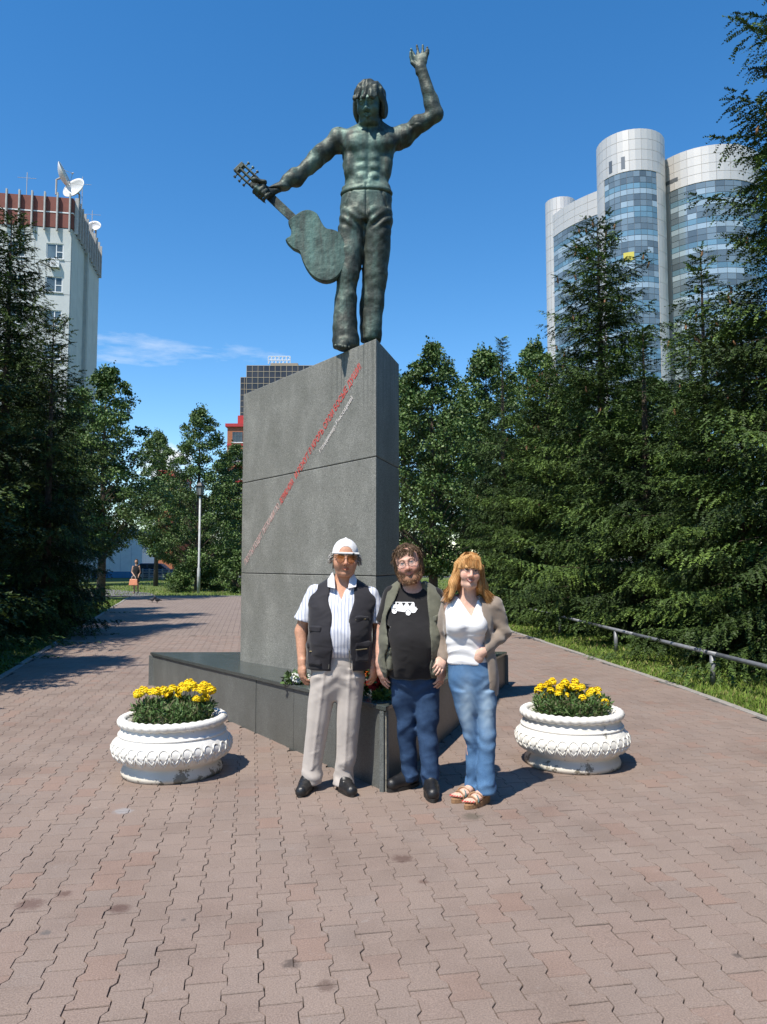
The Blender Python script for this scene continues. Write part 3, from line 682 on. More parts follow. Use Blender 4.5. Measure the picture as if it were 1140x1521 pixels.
def planter(loc, rz, label):
    t = thing('flower_planter', label, 'planter', loc, rz, 'white round flower planters')
    prof = [(.355, 0), (.372, .004), (.376, .03), (.366, .055), (.345, .078), (.343, .09), (.372, .105), (.415, .135), (.440, .175), (.447, .205), (.440, .235), (.420, .268),
            (.402, .292), (.398, .297), (.404, .303), (.403, .311), (.394, .316), (.386, .324), (.388, .332), (.383, .338), (.378, .35), (.378, .375), (.36, .40), (.33, .40), (.325, .33), (.0, .33)]
    MB().lathe(prof, 72, cap=False).build('bowl', M_plant, t, smooth=True)
    # rope rim
    n, k = 220, 14; V_, F_ = [], []
    for i in range(n):
        th = 2 * math.pi * i / n
        for j in range(k):
            ph_ = 2 * math.pi * j / k; r = .025 + .0125 * abs(math.sin(19 * th + 1.0 * ph_)) ** .8
            rr = .374 + r * math.cos(ph_); V_.append((rr * math.cos(th), rr * math.sin(th), .398 + r * .92 * math.sin(ph_)))
    for i in range(n):
        for j in range(k): F_.append((i*k + j, ((i+1) % n)*k + j, ((i+1) % n)*k + (j+1) % k, i*k + (j+1) % k))
    mesh_obj('rope_rim', V_, F_, M_plant, t, smooth=True)
    # cast leaf ornament round the belly
    def belly(z):
        for (r0, z0), (r1, z1) in zip(prof, prof[1:]):
            if z0 <= z <= z1: return r0 + (r1 - r0) * (z - z0) / (z1 - z0)
        return .4
    N = 34; orn = None
    for i in range(N):
        a = 2 * math.pi * i / N
        if orn is None:
            mb = MB(); dw = 2 * math.pi * .445 / N
            def pt(u, z, lift=.002): r = belly(z) + lift; t_ = u / r; return (r * math.cos(t_), r * math.sin(t_), z)
            loop = [pt(.5 * dw * math.sin(q) * .82, .222 - .034 * math.cos(q)) for q in np.linspace(-2.6, 2.6, 13) + math.pi]
            mb.tube(loop, .0055, 5)
            leaf = [pt(.5 * dw * x, z) for x, z in ((-1, .205), (-.75, .17), (-.42, .145), (0, .128), (.42, .145), (.75, .17), (1, .205))]
            mb.tube(leaf, [.004, .006, .0065, .005, .0065, .006, .004], 5)
            leaf = [pt(.5 * dw * x, z) for x, z in ((-.5, .183), (-.25, .165), (0, .152), (.25, .165), (.5, .183))]
            mb.tube(leaf, [.003, .006, .007, .006, .003], 5)
            vb = len(mb.v); mb.add([pt(0, .245, .010), pt(-.006, .230, .004), pt(0, .217, .009), pt(.006, .230, .004), pt(0, .230, .013)], [(0, 1, 4), (1, 2, 4), (2, 3, 4), (3, 0, 4)])
            vs_ = [Matrix.Rotation(math.pi / N, 3, 'Z') @ Vector(mb.v[q]) for q in range(vb, vb + 5)]
            for q in range(5): mb.v[vb + q] = tuple(vs_[q])
            o = mb.build('leaf_ornament', M_plant, t, smooth=True); orn = o.data
        else:
            o = bpy.data.objects.new('leaf_ornament', orn); link(o, t)
        o.rotation_euler = (0, 0, a)
    MB().lathe([(.0, .36), (.15, .368), (.28, .358), (.345, .345)], 24, cap=False).build('soil', M_soil, t, smooth=True)
    return t
pl_l = gnd(254, 1166) + Vector((-.09, .36, 0)); pl_r = gnd(850, 1151) + Vector((.09, .355, 0))
planter(pl_l, .4, 'white round concrete planter of marigolds left of the man in the cap')
planter(pl_r, 2.1, 'white round concrete planter of marigolds right of the red-haired woman')

def np_leaf_cloud(n, rg, pos, size, cols, up=.3, aspect=.3):
    """n pointed leaflets (2 triangles folded on the midrib): returns V, F, C"""
    d = rg.normal(size=(n, 3)); d[:, 2] += up; d /= np.linalg.norm(d, axis=1)[:, None]
    s = np.cross(d, rg.normal(size=(n, 3))); s /= np.linalg.norm(s, axis=1)[:, None]; nn = np.cross(d, s)
    L_ = (size * rg.uniform(.6, 1.3, n))[:, None]; w = L_ * aspect
    V_ = np.stack([pos, pos + d * L_ * .5 + s * w + nn * w * .35, pos + d * L_, pos + d * L_ * .5 - s * w + nn * w * .35], 1).reshape(-1, 3)
    i = np.arange(n)[:, None] * 4; F_ = np.concatenate([i + np.array([[0, 1, 2]]), i + np.array([[0, 2, 3]])])
    C = np.repeat(np.array(cols)[rg.choice(len(cols), n)], 4, 0)
    return V_, F_, C
M_leaf = tint_mat('leaf_green', .55, var=.2, vscale=30, spec=.35)
M_yel = tint_mat('marigold_petal', .6, var=.15, vscale=60, spec=.2)
def pompon(name, parent, rg, r, cols, ring=(4, 9, 14, 17, 15), squash=.75):
    V_, F_, C = [], [], []
    for k, n in enumerate(ring):
        el = math.pi / 2 - (k + .3) / len(ring) * math.pi * .72
        for i in range(n):
            a = 2 * math.pi * (i + .5 * (k % 2)) / n + rg.uniform(-.12, .12); e = el + rg.uniform(-.12, .12)
            d = np.array((math.cos(e) * math.cos(a), math.cos(e) * math.sin(a), math.sin(e) * squash)); t_ = np.array((-math.sin(a), math.cos(a), 0)); u_ = np.cross(d, t_)
            R_ = r * rg.uniform(.88, 1.08); w = r * .30
            b = len(V_); V_ += [d * R_ * .45, d * R_ * .9 + t_ * w + u_ * w * .3, d * R_ * 1.02 - u_ * w * .5, d * R_ * .9 - t_ * w + u_ * w * .3, d * R_ * .85 + u_ * w * .9]
            F_ += [(b, b+1, b+2), (b, b+2, b+3), (b+4, b+1, b+2), (b+4, b+2, b+3)]
            C += [cols[rg.randint(len(cols))]] * 5
    return np_obj(name, np.array(V_), np.array(F_), M_yel, parent, colors=np.array(C))
YC = [(.85, .58, .008), (.9, .66, .012), (.82, .5, .006), (.92, .70, .03)]
def marigolds(loc, seed, heads, label):
    rg = np.random.RandomState(seed); t = thing('marigolds', label, 'flowers', loc + Vector((0, 0, .36)), 0, 'yellow marigolds planted in the planters')
    n = 5200; a = rg.uniform(0, 6.283, n); r = .29 * np.sqrt(rg.random(n)); h = rg.random(n) ** .8 * (.17 - .35 * np.maximum(r - .2, 0))
    pos = np.c_[r * np.cos(a) * (1 + h * .4), r * np.sin(a) * (1 + h * .4), h + .0]
    V_, F_, C = np_leaf_cloud(n, rg, pos, .042, [(.045, .10, .022), (.06, .125, .026), (.085, .16, .04), (.12, .18, .06), (.13, .13, .06)], .55, .16)
    np_obj('foliage', V_, F_, M_leaf, t, colors=C)
    protos = []
    for q, (x, y, z, s_) in enumerate(heads):
        if len(protos) < 3:
            o = pompon('flower_head', t, rg, .037, YC, squash=.95); protos.append(o.data)
        else:
            o = bpy.data.objects.new('flower_head', protos[q % 3]); link(o, t)
        o.location = (x, y, z); o.scale = (s_,) * 3; o.rotation_euler = (rg.uniform(-.2, .75), rg.uniform(-.4, .4), rg.uniform(0, 6))
        MB().tube([(x * .85, y * .85, z - .09), (x, y, z)], .0025, 4).build('stem', M_leaf2, t)
M_leaf2 = mat('stem_green', (.05, .10, .02), .6)
def heads_px(px_list, loc, z0):
    """flower heads given across/up in the photo, spread over the planter's depth"""
    out = []; rg = random.Random(len(px_list))
    for (px, py) in px_list:
        dy = rg.uniform(-.20, .16) if py > 1030 else rg.uniform(-.1, .2)
        p = at(px, py, loc.y + dy); out.append((p.x - loc.x, dy, p.z - loc.z - .36, rg.uniform(.85, 1.15)))
    return out
HL = [(205, 1031), (213, 1027), (226, 1029), (233, 1028), (243, 1026), (251, 1032), (256, 1024), (265, 1035), (268, 1026), (271, 1020), (281, 1016), (285, 1018), (291, 1024), (297, 1022), (303, 1018), (309, 1022), (314, 1026), (292, 1039), (305, 1037), (212, 1055), (221, 1059), (246, 1029), (300, 1026), (277, 1024)]
HR = [(801, 1026), (804, 1020), (813, 1019), (816, 1016), (821, 1013), (819, 1026), (830, 1030), (837, 1018), (840, 1015), (842, 1034), (848, 1022), (853, 1021), (855, 1013), (861, 1030), (864, 1022), (876, 1031), (880, 1027), (888, 1026), (889, 1034), (899, 1044), (808, 1036), (866, 1037), (832, 1022)]
marigolds(pl_l, 11, heads_px(HL, pl_l, 0), 'yellow marigolds in bloom in the left-hand white planter')
marigolds(pl_r, 12, heads_px(HR, pl_r, 0), 'yellow marigolds in bloom in the right-hand white planter')

def bouquet(name, label, loc, seed, heads, leafn, spread, cols, hr, lc, hmax):
    rg = np.random.RandomState(seed); t = thing(name, label, 'flowers', loc)
    a = rg.uniform(0, 6.283, leafn); r = spread * np.sqrt(rg.random(leafn)); z = rg.random(leafn) * hmax * .8
    V_, F_, C = np_leaf_cloud(leafn, rg, np.c_[r * np.cos(a), r * np.sin(a) * .8, z], .055, lc, .3, .28)
    np_obj('leaves', V_, F_, M_leaf, t, colors=C)
    for (x, y, z, s_, ci) in heads:
        o = pompon('flower_head', t, rg, hr * s_, cols[ci], squash=.8); o.location = (x, y, z); o.rotation_euler = (rg.uniform(0, .7), rg.uniform(-.3, .3), rg.uniform(0, 6))
    return t
GL = [(.03, .07, .015), (.05, .11, .025), (.09, .16, .04)]
WC = [[(.75, .75, .70), (.80, .80, .78), (.70, .71, .64)]]
pb = gnd(440, 1016, ph(6.75)); pb.z = ph(pb.y)
rg_ = np.random.RandomState(3)
bouquet('white_bouquet', 'white flowers with green leaves lying on the plinth beside the man in the cap', pb, 21, [(rg_.normal(.03, .035), rg_.normal(0, .04), .035 + .03 * rg_.random(), rg_.uniform(.8, 1.2), 0) for _ in range(12)], 180, .12, WC, .046, GL, .09)
RC = [[(.42, .010, .012), (.50, .02, .015), (.33, .008, .01)], [(.60, .13, .012), (.52, .09, .01)], [(.04, .02, .05), (.06, .03, .07)]]
pr_ = Vector((-.085, 6.02, ph(6.02)))
hd = [(rg_.uniform(-.16, .14), rg_.uniform(-.12, .12), .05 + .05 * rg_.random(), rg_.uniform(.8, 1.3), 0) for _ in range(16)] + [(rg_.uniform(-.12, .06), rg_.uniform(-.05, .1), .12 + .16 * rg_.random(), rg_.uniform(.7, 1.1), 1) for _ in range(14)] + [(rg_.uniform(.05, .16), rg_.uniform(-.05, .1), .12 + .12 * rg_.random(), rg_.uniform(.7, 1.1), 2) for _ in range(9)]
bouquet('red_bouquet', 'red and orange flowers laid on the plinth between the two men', pr_, 22, hd, 420, .16, RC, .036, GL, .3)
pg = Vector((-.01, 5.72, ph(5.72)))
bouquet('sedum_sprig', 'small sprig of pale green sedum growing at the tip of the plinth', pg, 23, [], 160, .06, RC, .03, [(.10, .19, .04), (.16, .26, .06)], .05)
# ------------------------------------------------------------------ people (each body one continuous mesh; clothes are its parts)
M_skin = tint_mat('skin', .5, var=.22, vscale=55, sss=.05, spec=.3, bump=.35, bscale=130)
M_hair = tint_mat('hair', .62, var=.3, vscale=60, spec=.22)
M_sole = flat('shoe_sole', (.02, .018, .016), .7)
def smoothstep(a, b, x): t = np.clip((x - a) / (b - a), 0, 1); return t * t * (3 - 2 * t)
def rotm(rx=0, ry=0, rz=0): return Matrix.Rotation(rz, 4, 'Z') @ Matrix.Rotation(ry, 4, 'Y') @ Matrix.Rotation(rx, 4, 'X')

class Head:
    """face looks along -y in its own frame, origin mid-head; T places it"""
    def __init__(s, T, sc=1.0, **f): s.T, s.sc, s.f = T, sc, f
    def p(s, x, y, z): v = s.T @ Vector((x * s.sc, y * s.sc, z * s.sc)); return (v.x, v.y, v.z)
    def R3(s): return [list(r) for r in s.T.to_3x3()]
    def build(s, F):
        f, c, p, M = s.f, s.sc, s.p, s.R3()
        def E(pos, r, k=.02, mode='add'): F.ell(p(*pos), [q * c for q in r], k * c, mode, M)
        def Cn(a, b, ra, rb, k=.01, mode='add', flat=None): F.cone(p(*a), p(*b), ra * c, rb * c, k * c, mode, flat)
        jw, ck = f.get('jaw', .054), f.get('cheek', .0)
        E((0, .018, .040), (.076, .094, .080), .03)
        E((0, -.022, .035), (.066, .062, .070), .04)
        E((0, -.025, -.040), (jw + .006, .062, .066), .04)
        Cn((-.030, -.045, -.088), (.030, -.045, -.088), .026, .026, .03)
        E((0, -.072, -.094), (.022, .020, .018), .025)
        for q in (-1, 1):
            E((q * .036, -.066, -.028), (.026 + ck, .022 + ck * .6, .026 + ck), .03)
            Cn((q * .012, -.092, .030), (q * .044, -.078, .031), .0085, .008, .018)
            E((q * .031, -.098, .0125), (.0175, .014, .0105), .012, 'cut')
            E((q * .0305, -.0785, .0115), (.0130, .0128, .0128), .002)
            Cn((q * .017, -.0895, .0155), (q * .031, -.0935, .0200), .0032, .0038, .006); Cn((q * .031, -.0935, .0200), (q * .045, -.0855, .0140), .0038, .003, .006)
            Cn((q * .018, -.0885, .0070), (q * .031, -.0905, .0030), .0030, .0034, .007); Cn((q * .031, -.0905, .0030), (q * .044, -.0845, .0080), .0034, .003, .007)
            E((q * .077, .012, .002), (.0075, .020, .032), .006); E((q * .083, .012, .006), (.006, .011, .018), .004, 'cut')
            E((q * .0125, -.101, -.031), (.0095, .0105, .0085), .008)
        Cn((0, -.090, .024), (0, -.111, -.020), .0085, .0105, .012); E((0, -.113, -.026), (.0115, .0115, .0100), .008)
        w = f.get('mouth', .026); sm = f.get('smile', .0)
        for q in (-1, 1):
            Cn((0, -.0955, -.0535), (q * w, -.083, -.0565 + sm), .0062, .0030, .006)
            Cn((0, -.0950, -.0665), (q * w * .9, -.083, -.0595 + sm), .0072, .0030, .006)
            Cn((0, -.1035, -.0600), (q * w * 1.05, -.087, -.0580 + sm), .0024, .0016, .003, 'cut')
        return s
    def loc(s, V):
        A = np.array(s.T.inverted()); return (V @ A[:3, :3].T + A[:3, 3]) / s.sc
    def paint(s, V, C):
        q = s.loc(V); x, y, z = q[:, 0], q[:, 1], q[:, 2]; f = s.f; front = (y < -.035) & (np.abs(x) < .09) & (np.abs(z) < .14)
        skin = np.array(f['skin'])
        def blend(m, col, a=1.0):
            m = (m * a)[:, None]; C[:] = C * (1 - m) + np.array(col) * m
        red = np.exp(-((np.abs(x) - .038) / .022) ** 2 - ((z + .026) / .022) ** 2) * (y < -.03); blend(red, skin * np.array((1.06, .80, .76)), .7)
        nose = np.exp(-(x / .014) ** 2 - ((z + .026) / .018) ** 2) * (y < -.09); blend(nose, skin * np.array((1.04, .78, .74)), .6)
        w = f.get('mouth', .026); sm = f.get('smile', 0)
        lips = smoothstep(1.15, .8, np.sqrt((x / (w * 1.02)) ** 2 + ((z + .060 - sm * (x / w) ** 2) / .0105) ** 2)) * (y < -.072); blend(lips, f.get('lip', skin * np.array((.88, .62, .60))))
        if f.get('teeth'):
            te = smoothstep(1.1, .8, np.sqrt((x / (w * .72)) ** 2 + ((z + .0595 - sm * (x / w) ** 2) / .0042) ** 2)) * (y < -.072); blend(te, (.55, .50, .46), .8)
        for q_ in (-1, 1):
            bx = x * q_; e = (bx - .031)
            brow = smoothstep(1.2, .7, np.sqrt((e / .020) ** 2 + ((z - .034 + .0035 * (e / .02) ** 2) / .0052) ** 2)) * (y < -.05); blend(brow, f.get('brow', (.10, .07, .05)), .85)
            ey = smoothstep(1.08, .9, np.sqrt((e / .0128) ** 2 + ((z - .0110) / .0048) ** 2)) * (y < -.075); blend(ey, (.40, .36, .33))
            iris = smoothstep(1.1, .85, np.sqrt((e / .0066) ** 2 + ((z - .0115) / .0062) ** 2)) * (y < -.080); blend(iris, f.get('iris', (.05, .06, .07)))
            lash = smoothstep(1.2, .7, np.sqrt((e / .0145) ** 2 + ((z - .0170 + .003 * (e / .014) ** 2) / .0034) ** 2)) * (y < -.075); blend(lash, (.05, .035, .03), .9)
            no = smoothstep(1.3, .7, np.sqrt(((bx - .0075) / .0045) ** 2 + ((z + .0375) / .003) ** 2)) * (y < -.095); blend(no, (.10, .035, .025), .8)
        if 'beard' in f:
            b = smoothstep(-.045, -.066, z - .035 * (np.abs(x) / .07) ** 2 * (np.abs(x) > .02)) * (y < .0) * (1 - lips)
            side = smoothstep(.048, .062, np.abs(x)) * smoothstep(.02, -.02, z) * (y < .0) * (y > -.075); b = np.maximum(b, side * .8)
            mo = smoothstep(1.1, .7, np.sqrt((x / .034) ** 2 + ((z + .046) / .0075) ** 2)) * (y < -.075); b = np.maximum(b, mo * .6)
            b = b * (z > -.14); blend(b, f['beard'], .85)
        if 'stubble' in f:
            b = smoothstep(-.03, -.06, z) * (y < .0) * (1 - lips) * (z > -.13); blend(b, skin * np.array(f['stubble']), .5)

def hand(F, wrist, tip_dir, palm_n, size=1.0, curl=.5, thumb_side=1, spread=.10, k=.004, fingers=None):
    """palm + four unequal bent fingers + thumb; tip_dir = along the hand, palm_n = direction the palm faces"""
    w = Vector(wrist); d = Vector(tip_dir).normalized(); n = Vector(palm_n); n = (n - d * n.dot(d)).normalized(); s = d.cross(n).normalized() * thumb_side
    z = size
    F.cone(w - d * .02 * z, w + d * .055 * z, .023 * z, .026 * z, .012, flat=(tuple(s), 1.5))
    base = w + d * .085 * z
    F.cone(w + d * .04 * z, base, .019 * z, .016 * z, .015, flat=(tuple(s), 2.3))
    lens = (.072, .082, .076, .058); offs = (.031, .0105, -.0105, -.031)
    for i in range(4):
        c = curl if fingers is None else fingers[i]
        p = base + s * offs[i] * z - d * (.008 * abs(i - 1.2)) * z; L_ = lens[i] * z
        a = c * .55; dir_ = (d * math.cos(a) + n * math.sin(a) + s * spread * (1.5 - i) * .5).normalized(); r = .0092 * z
        for seg, fr in enumerate((.44, .31, .25)):
            q = p + dir_ * L_ * fr; F.cone(p, q, r, r * .9, k); p = q; r *= .9; a += c * .85
            dir_ = (d * math.cos(a) + n * math.sin(a) + s * spread * (1.5 - i) * .3).normalized()
    t0 = w + d * .018 * z + s * .022 * z + n * .006 * z; t1 = t0 + (d * .6 + s * .62 + n * .35).normalized() * .042 * z
    t2 = t1 + (d * .9 + s * .12 + n * (.3 + curl * .4)).normalized() * .034 * z; t3 = t2 + (d * .95 - s * .10 + n * (.25 + curl * .5)).normalized() * .026 * z
    F.cone(t0, t1, .0155 * z, .0115 * z, .010); F.cone(t1, t2, .0105 * z, .0095 * z, .004); F.cone(t2, t3, .0095 * z, .0075 * z, .004)

def body_field(x, y, z, heads, hands, coarse=.015):
    fx = [(h[0] - .11, h[0] + .11, .0038) for h in heads] + [(h[0] - .075, h[0] + .075, .0042) for h in hands]
    fz = [(h[2] - .15, h[2] + .15, .0038) for h in heads] + [(h[2] - .14, h[2] + .09, .0042) for h in hands]
    fy = [(h[1] - .13, h[1] + .12, .0042) for h in heads] + [(h[1] - .08, h[1] + .08, .0046) for h in hands]
    return Field(axis(*x, coarse, fx), axis(*y, .011, fy), axis(*z, coarse, fz))
def crisp(seed, n, k0, k1, an=(1, 1, 1)):
    g = waves(seed, n, k0, k1, an); h = waves(seed + 900, n, k0 * 1.6, k1 * 1.6, an)
    return lambda x, y, z: 1.5 * np.abs(g(x, y, z)) - 1.0 + .5 * np.abs(h(x, y, z))
def finish(name, F, m, parent, paint=None, base=(.5, .5, .5)):
    V, Fc = F.mesh(); C = np.tile(np.array(base, np.float64), (len(V), 1))
    if paint: paint(V, C)
    return np_obj(name, V, Fc, m, parent, smooth=True, colors=C)
def cloth(name, F, m, parent):
    V, Fc = F.mesh(); return np_obj(name, V, Fc, m, parent, smooth=True)
def legs(F, L, rk=.03, p=2.2, k=1.0):
    """each leg: list of (z, cx, cy, rx, ry)"""
    for secs in L: F.loft([(q[0], q[1], q[2], q[3] * (1 - (1 - k) * min(1, max(0, (.8 - q[0]) / .3))), q[4] * (1 - (1 - k) * min(1, max(0, (.8 - q[0]) / .3)))) for q in secs], rk, p=p)
def creases(m, amt=.5, scale=9.0, sq=(1.0, 1.0, 1.6)):
    """sharp fold relief on cloth"""
    nt = m.node_tree; b = nt.nodes['Principled BSDF']; L = nt.links.new; tc = nd(nt, 'ShaderNodeTexCoord')
    mp = nd(nt, 'ShaderNodeMapping'); mp.inputs['Scale'].default_value = sq; L(tc.outputs['Object'], mp.inputs[0])
    n = nd(nt, 'ShaderNodeTexNoise', noise_type='RIDGED_MULTIFRACTAL'); n.inputs['Scale'].default_value = scale; n.inputs['Detail'].default_value = 2.5; n.inputs['Distortion'].default_value = .6; L(mp.outputs[0], n.inputs['Vector'])
    bp = nd(nt, 'ShaderNodeBump', i_Strength=amt, i_Distance=.012); L(n.outputs[0], bp.inputs['Height'])
    if b.inputs['Normal'].is_linked: L(b.inputs['Normal'].links[0].from_socket, bp.inputs['Normal'])
    L(bp.outputs[0], b.inputs['Normal'])
def fabric(name, col, rough=.85, var=.15, weave=900, bump=.15, sheen=.2, col2=None, wear=6, cr=.55):
    m = mat(name, col, rough, var, wear, bump=bump, bscale=weave, spec=.2, sheen=sheen, col2=col2, bdist=.002); creases(m, cr); return m
def hair_strands(name, parent, strands, m, w, cols, rg):
    """strands: list of point lists -> thin ribbons"""
    V_, F_, C = [], [], []
    for s in strands:
        s = np.array(s); b = len(V_); t_ = rg.normal(size=3); c = cols[rg.randint(len(cols))]
        for i in range(len(s)):
            d = s[min(i+1, len(s)-1)] - s[max(i-1, 0)]; q = np.cross(d, t_); q /= np.linalg.norm(q) + 1e-9
            ww = w * (1 - .7 * (i / (len(s) - 1)) ** 2); V_ += [s[i] - q * ww, s[i] + q * ww]; C += [c, c]
        for i in range(len(s) - 1): F_.append((b + 2*i, b + 2*i + 1, b + 2*i + 3, b + 2*i + 2))
    return np_obj(name, np.array(V_), np.array(F_), m, parent, smooth=True, colors=np.array(C))
# ---- man in a white cap -------------------------------------------------------------------------
def man_in_cap():
    O = Vector((-.318, 5.47, 0)); t = thing('person', 'man in a white backwards cap, striped shirt, dark vest and pale trousers', 'person', O, 0)
    Y0 = O.y
    def q(px, py, dy=0): v = at(px, py, Y0 + dy); return (v.x - O.x, dy, v.z)
    hc = q(513, 830, -.02); T = Matrix.Translation(hc) @ rotm(rx=.06, rz=.10, ry=.03)
    skin = (.62, .33, .215)
    H = Head(T, 1.07, skin=skin, jaw=.070, cheek=.010, mouth=.027, smile=-.003, brow=(.22, .19, .16), stubble=(.86, .84, .84), iris=(.05, .04, .03))
    wl, wr = q(449, 985, -.02), q(556, 985, -.02)                         # wrists
    sl, sr = q(463, 882, .02), q(557, 884, .02); el, er = q(448, 938, .04), q(564, 940, .05)
    F = body_field((-.42, .42), (-.30, .26), (.0, 1.85), [hc], [(wl[0], -.02, wl[2] - .05), (wr[0], -.02, wr[2] - .05)])
    H.build(F)
    cx = q(510, 900)[0]
    F.cone((hc[0], .03, hc[2] - .07), (cx, .035, 1.40), .066, .078, .03)
    F.loft([(.84, 0, 0, .15, .10), (.88, cx * .6, 0, .165, .115), (1.05, cx * .8, -.01, .175, .130), (1.25, cx, .01, .170, .115), (1.40, cx, .03, .155, .085), (1.455, cx, .035, .085, .06)], .03)
    for s_, e_, w_ in ((sl, el, wl), (sr, er, wr)):
        F.cone(Vector(s_).lerp(Vector(e_), .35), e_, .047, .045, .02); F.cone(e_, w_, .046, .030, .02)
    F.cone((cx - .09, .0, .86), (-.18, .0, .1), .07, .045, .03); F.cone((cx + .06, .0, .86), (.03, .0, .1), .07, .045, .03)
    hand(F, wl, (.02, -.06, -1), (.85, .45, 0), 1.08, .55, -1); hand(F, wr, (-.02, -.05, -1), (-.85, .45, 0), 1.08, .55, 1)
    def paint(V, C):
        H.paint(V, C)
    finish('body', F, M_skin, t, paint, skin)
    # short-sleeved striped shirt
    F = Field(np.arange(-.42, .42, .0085), np.arange(-.26, .24, .0085), np.arange(.90, 1.56, .0085))
    F.loft([(.915, -.005, 0, .178, .128), (.98, .0, -.02, .186, .150), (1.10, .01, -.028, .192, .158), (1.25, .02, .0, .19, .135), (1.36, .022, .022, .182, .108), (1.42, .022, .033, .14, .082), (1.468, .022, .035, .088, .068)], .03)
    for s_, e_, side in ((sl, el, -1), (sr, er, 1)):
        s_, e_ = Vector(s_), Vector(e_); F.cone(s_ - Vector((side * .03, 0, 0)), s_.lerp(e_, .70), .066, .076, .04)
        M_ = Matrix.Translation(s_.lerp(e_, .70)) @ (e_ - s_).to_track_quat('Z', 'Y').to_matrix().to_4x4(); F.box((-.15, -.15, 0), (.15, .15, .16), 0, 'cut', M_)
    F.fn((-.1, -.26, 1.30), (.2, .08, 1.56), lambda x, y, z: np.maximum(np.abs(x - .022) - (z - 1.335) * .42, y - .03), .004)
    g = crisp(1, 6, 10, 32, (1, 1, 1.4)); F.warp((-.5, -.4, .9), (.5, .4, 1.46), lambda x, y, z: .0035 * g(x, y, z) + .003 * np.sin(70 * z + 9 * x) * np.exp(-((z - .95) / .05) ** 2))
    m, nt, b = new_mat('striped_shirt'); L = nt.links.new; tc = nd(nt, 'ShaderNodeTexCoord'); sx = nd(nt, 'ShaderNodeSeparateXYZ'); L(tc.outputs['Object'], sx.inputs[0])
    nw = nd(nt, 'ShaderNodeTexNoise', i_Scale=5.0); L(tc.outputs['Object'], nw.inputs['Vector'])
    a1 = nd(nt, 'ShaderNodeMath', operation='MULTIPLY_ADD'); L(nw.outputs[0], a1.inputs[0]); a1.inputs[1].default_value = .022; L(sx.outputs[0], a1.inputs[2])
    a2 = nd(nt, 'ShaderNodeMath', operation='MULTIPLY'); L(a1.outputs[0], a2.inputs[0]); a2.inputs[1].default_value = 42
    fr = nd(nt, 'ShaderNodeMath', operation='FRACT'); L(a2.outputs[0], fr.inputs[0])
    r_ = ramp(nt, fr.outputs[0], [(0, (.70, .71, .76)), (.42, (.70, .71, .76)), (.46, (.24, .28, .42)), (.60, (.24, .28, .42)), (.64, (.70, .71, .76)), (.72, (.70, .71, .76)), (.75, (.42, .46, .58)), (.82, (.42, .46, .58)), (.85, (.70, .71, .76))])
    L(r_, b.inputs['Base Color']); b.inputs['Roughness'].default_value = .8
    creases(m, .4); shirt = cloth('shirt', F, m, t)
    # open collar: two pointed leaves
    M_col = fabric('shirt_collar', (.72, .72, .76))
    nx, nz = .024, 1.468
    for s_ in (-1, 1):
        out = [(nx + s_ * .070, .055, nz + .055), (nx + s_ * .066, .0, nz + .045), (nx + s_ * .052, -.050, nz + .010), (nx + s_ * .044, -.098, nz - .060), (nx + s_ * .096, -.072, nz - .050), (nx + s_ * .100, -.02, nz + .0), (nx + s_ * .088, .05, nz + .02)]
        n_ = len(out); out2 = [(x + s_ * .004, y - .008, z + .003) for x, y, z in out]
        mesh_obj('collar', out + out2, [(0, 1, 5, 6), (1, 2, 4, 5), (2, 3, 4), (n_, n_+6, n_+5, n_+1), (n_+1, n_+5, n_+4, n_+2), (n_+2, n_+4, n_+3)] + [(i, i + n_, (i+1) % n_ + n_, (i+1) % n_) for i in range(n_)], M_col, shirt)
    M_btn = flat('shirt_button', (.75, .75, .78), .4)
    # dark utility vest, open at the front
    F = Field(np.arange(-.36, .36, .0075), np.arange(-.27, .25, .0075), np.arange(.82, 1.52, .0075))
    F.loft([(.842, -.005, .0, .236, .150), (.90, -.003, -.005, .238, .162), (1.0, .0, -.02, .234, .172), (1.12, .01, -.022, .228, .172), (1.25, .02, .002, .238, .150), (1.36, .022, .024, .240, .124), (1.43, .022, .036, .180, .095), (1.49, .022, .042, .088, .062)], .03)
    for s_, side in ((sl, -1), (sr, 1)):
        F.cone((s_[0] + side * .068, .02, s_[2] - .02), (s_[0] + side * .068, .02, s_[2] - .17), .062, .058, .02, 'cut', (( 0, 1, 0), 1.35))
    def opening(x, y, z):
        c = .012 + .010 * (1.2 - z) ; w = .062 + .030 * np.clip((z - 1.15) / .3, 0, 1) + .012 * np.clip((1.0 - z) / .15, 0, 1)
        return np.maximum(np.abs(x - c - .012) - w - .006 * np.sin(30 * z), y + .035)
    F.fn((-.2, -.3, .8), (.2, .0, 1.52), opening, .006)
    F.cone((.022, .03, 1.40), (.022, .03, 1.56), .082, .095, .01, 'cut')
    g = crisp(2, 6, 10, 34, (1, 1, 1.3)); F.warp((-.5, -.4, .8), (.5, .4, 1.5), lambda x, y, z: .0042 * g(x, y, z) + .0022 * np.sin(26 * (x + .3 * z)) )
    M_vest = fabric('dark_vest', (.022, .021, .026), .75, .25)
    vest = cloth('vest', F, M_vest, t)
    M_zip = flat('brass_zip', (.42, .34, .18), .35, .8)
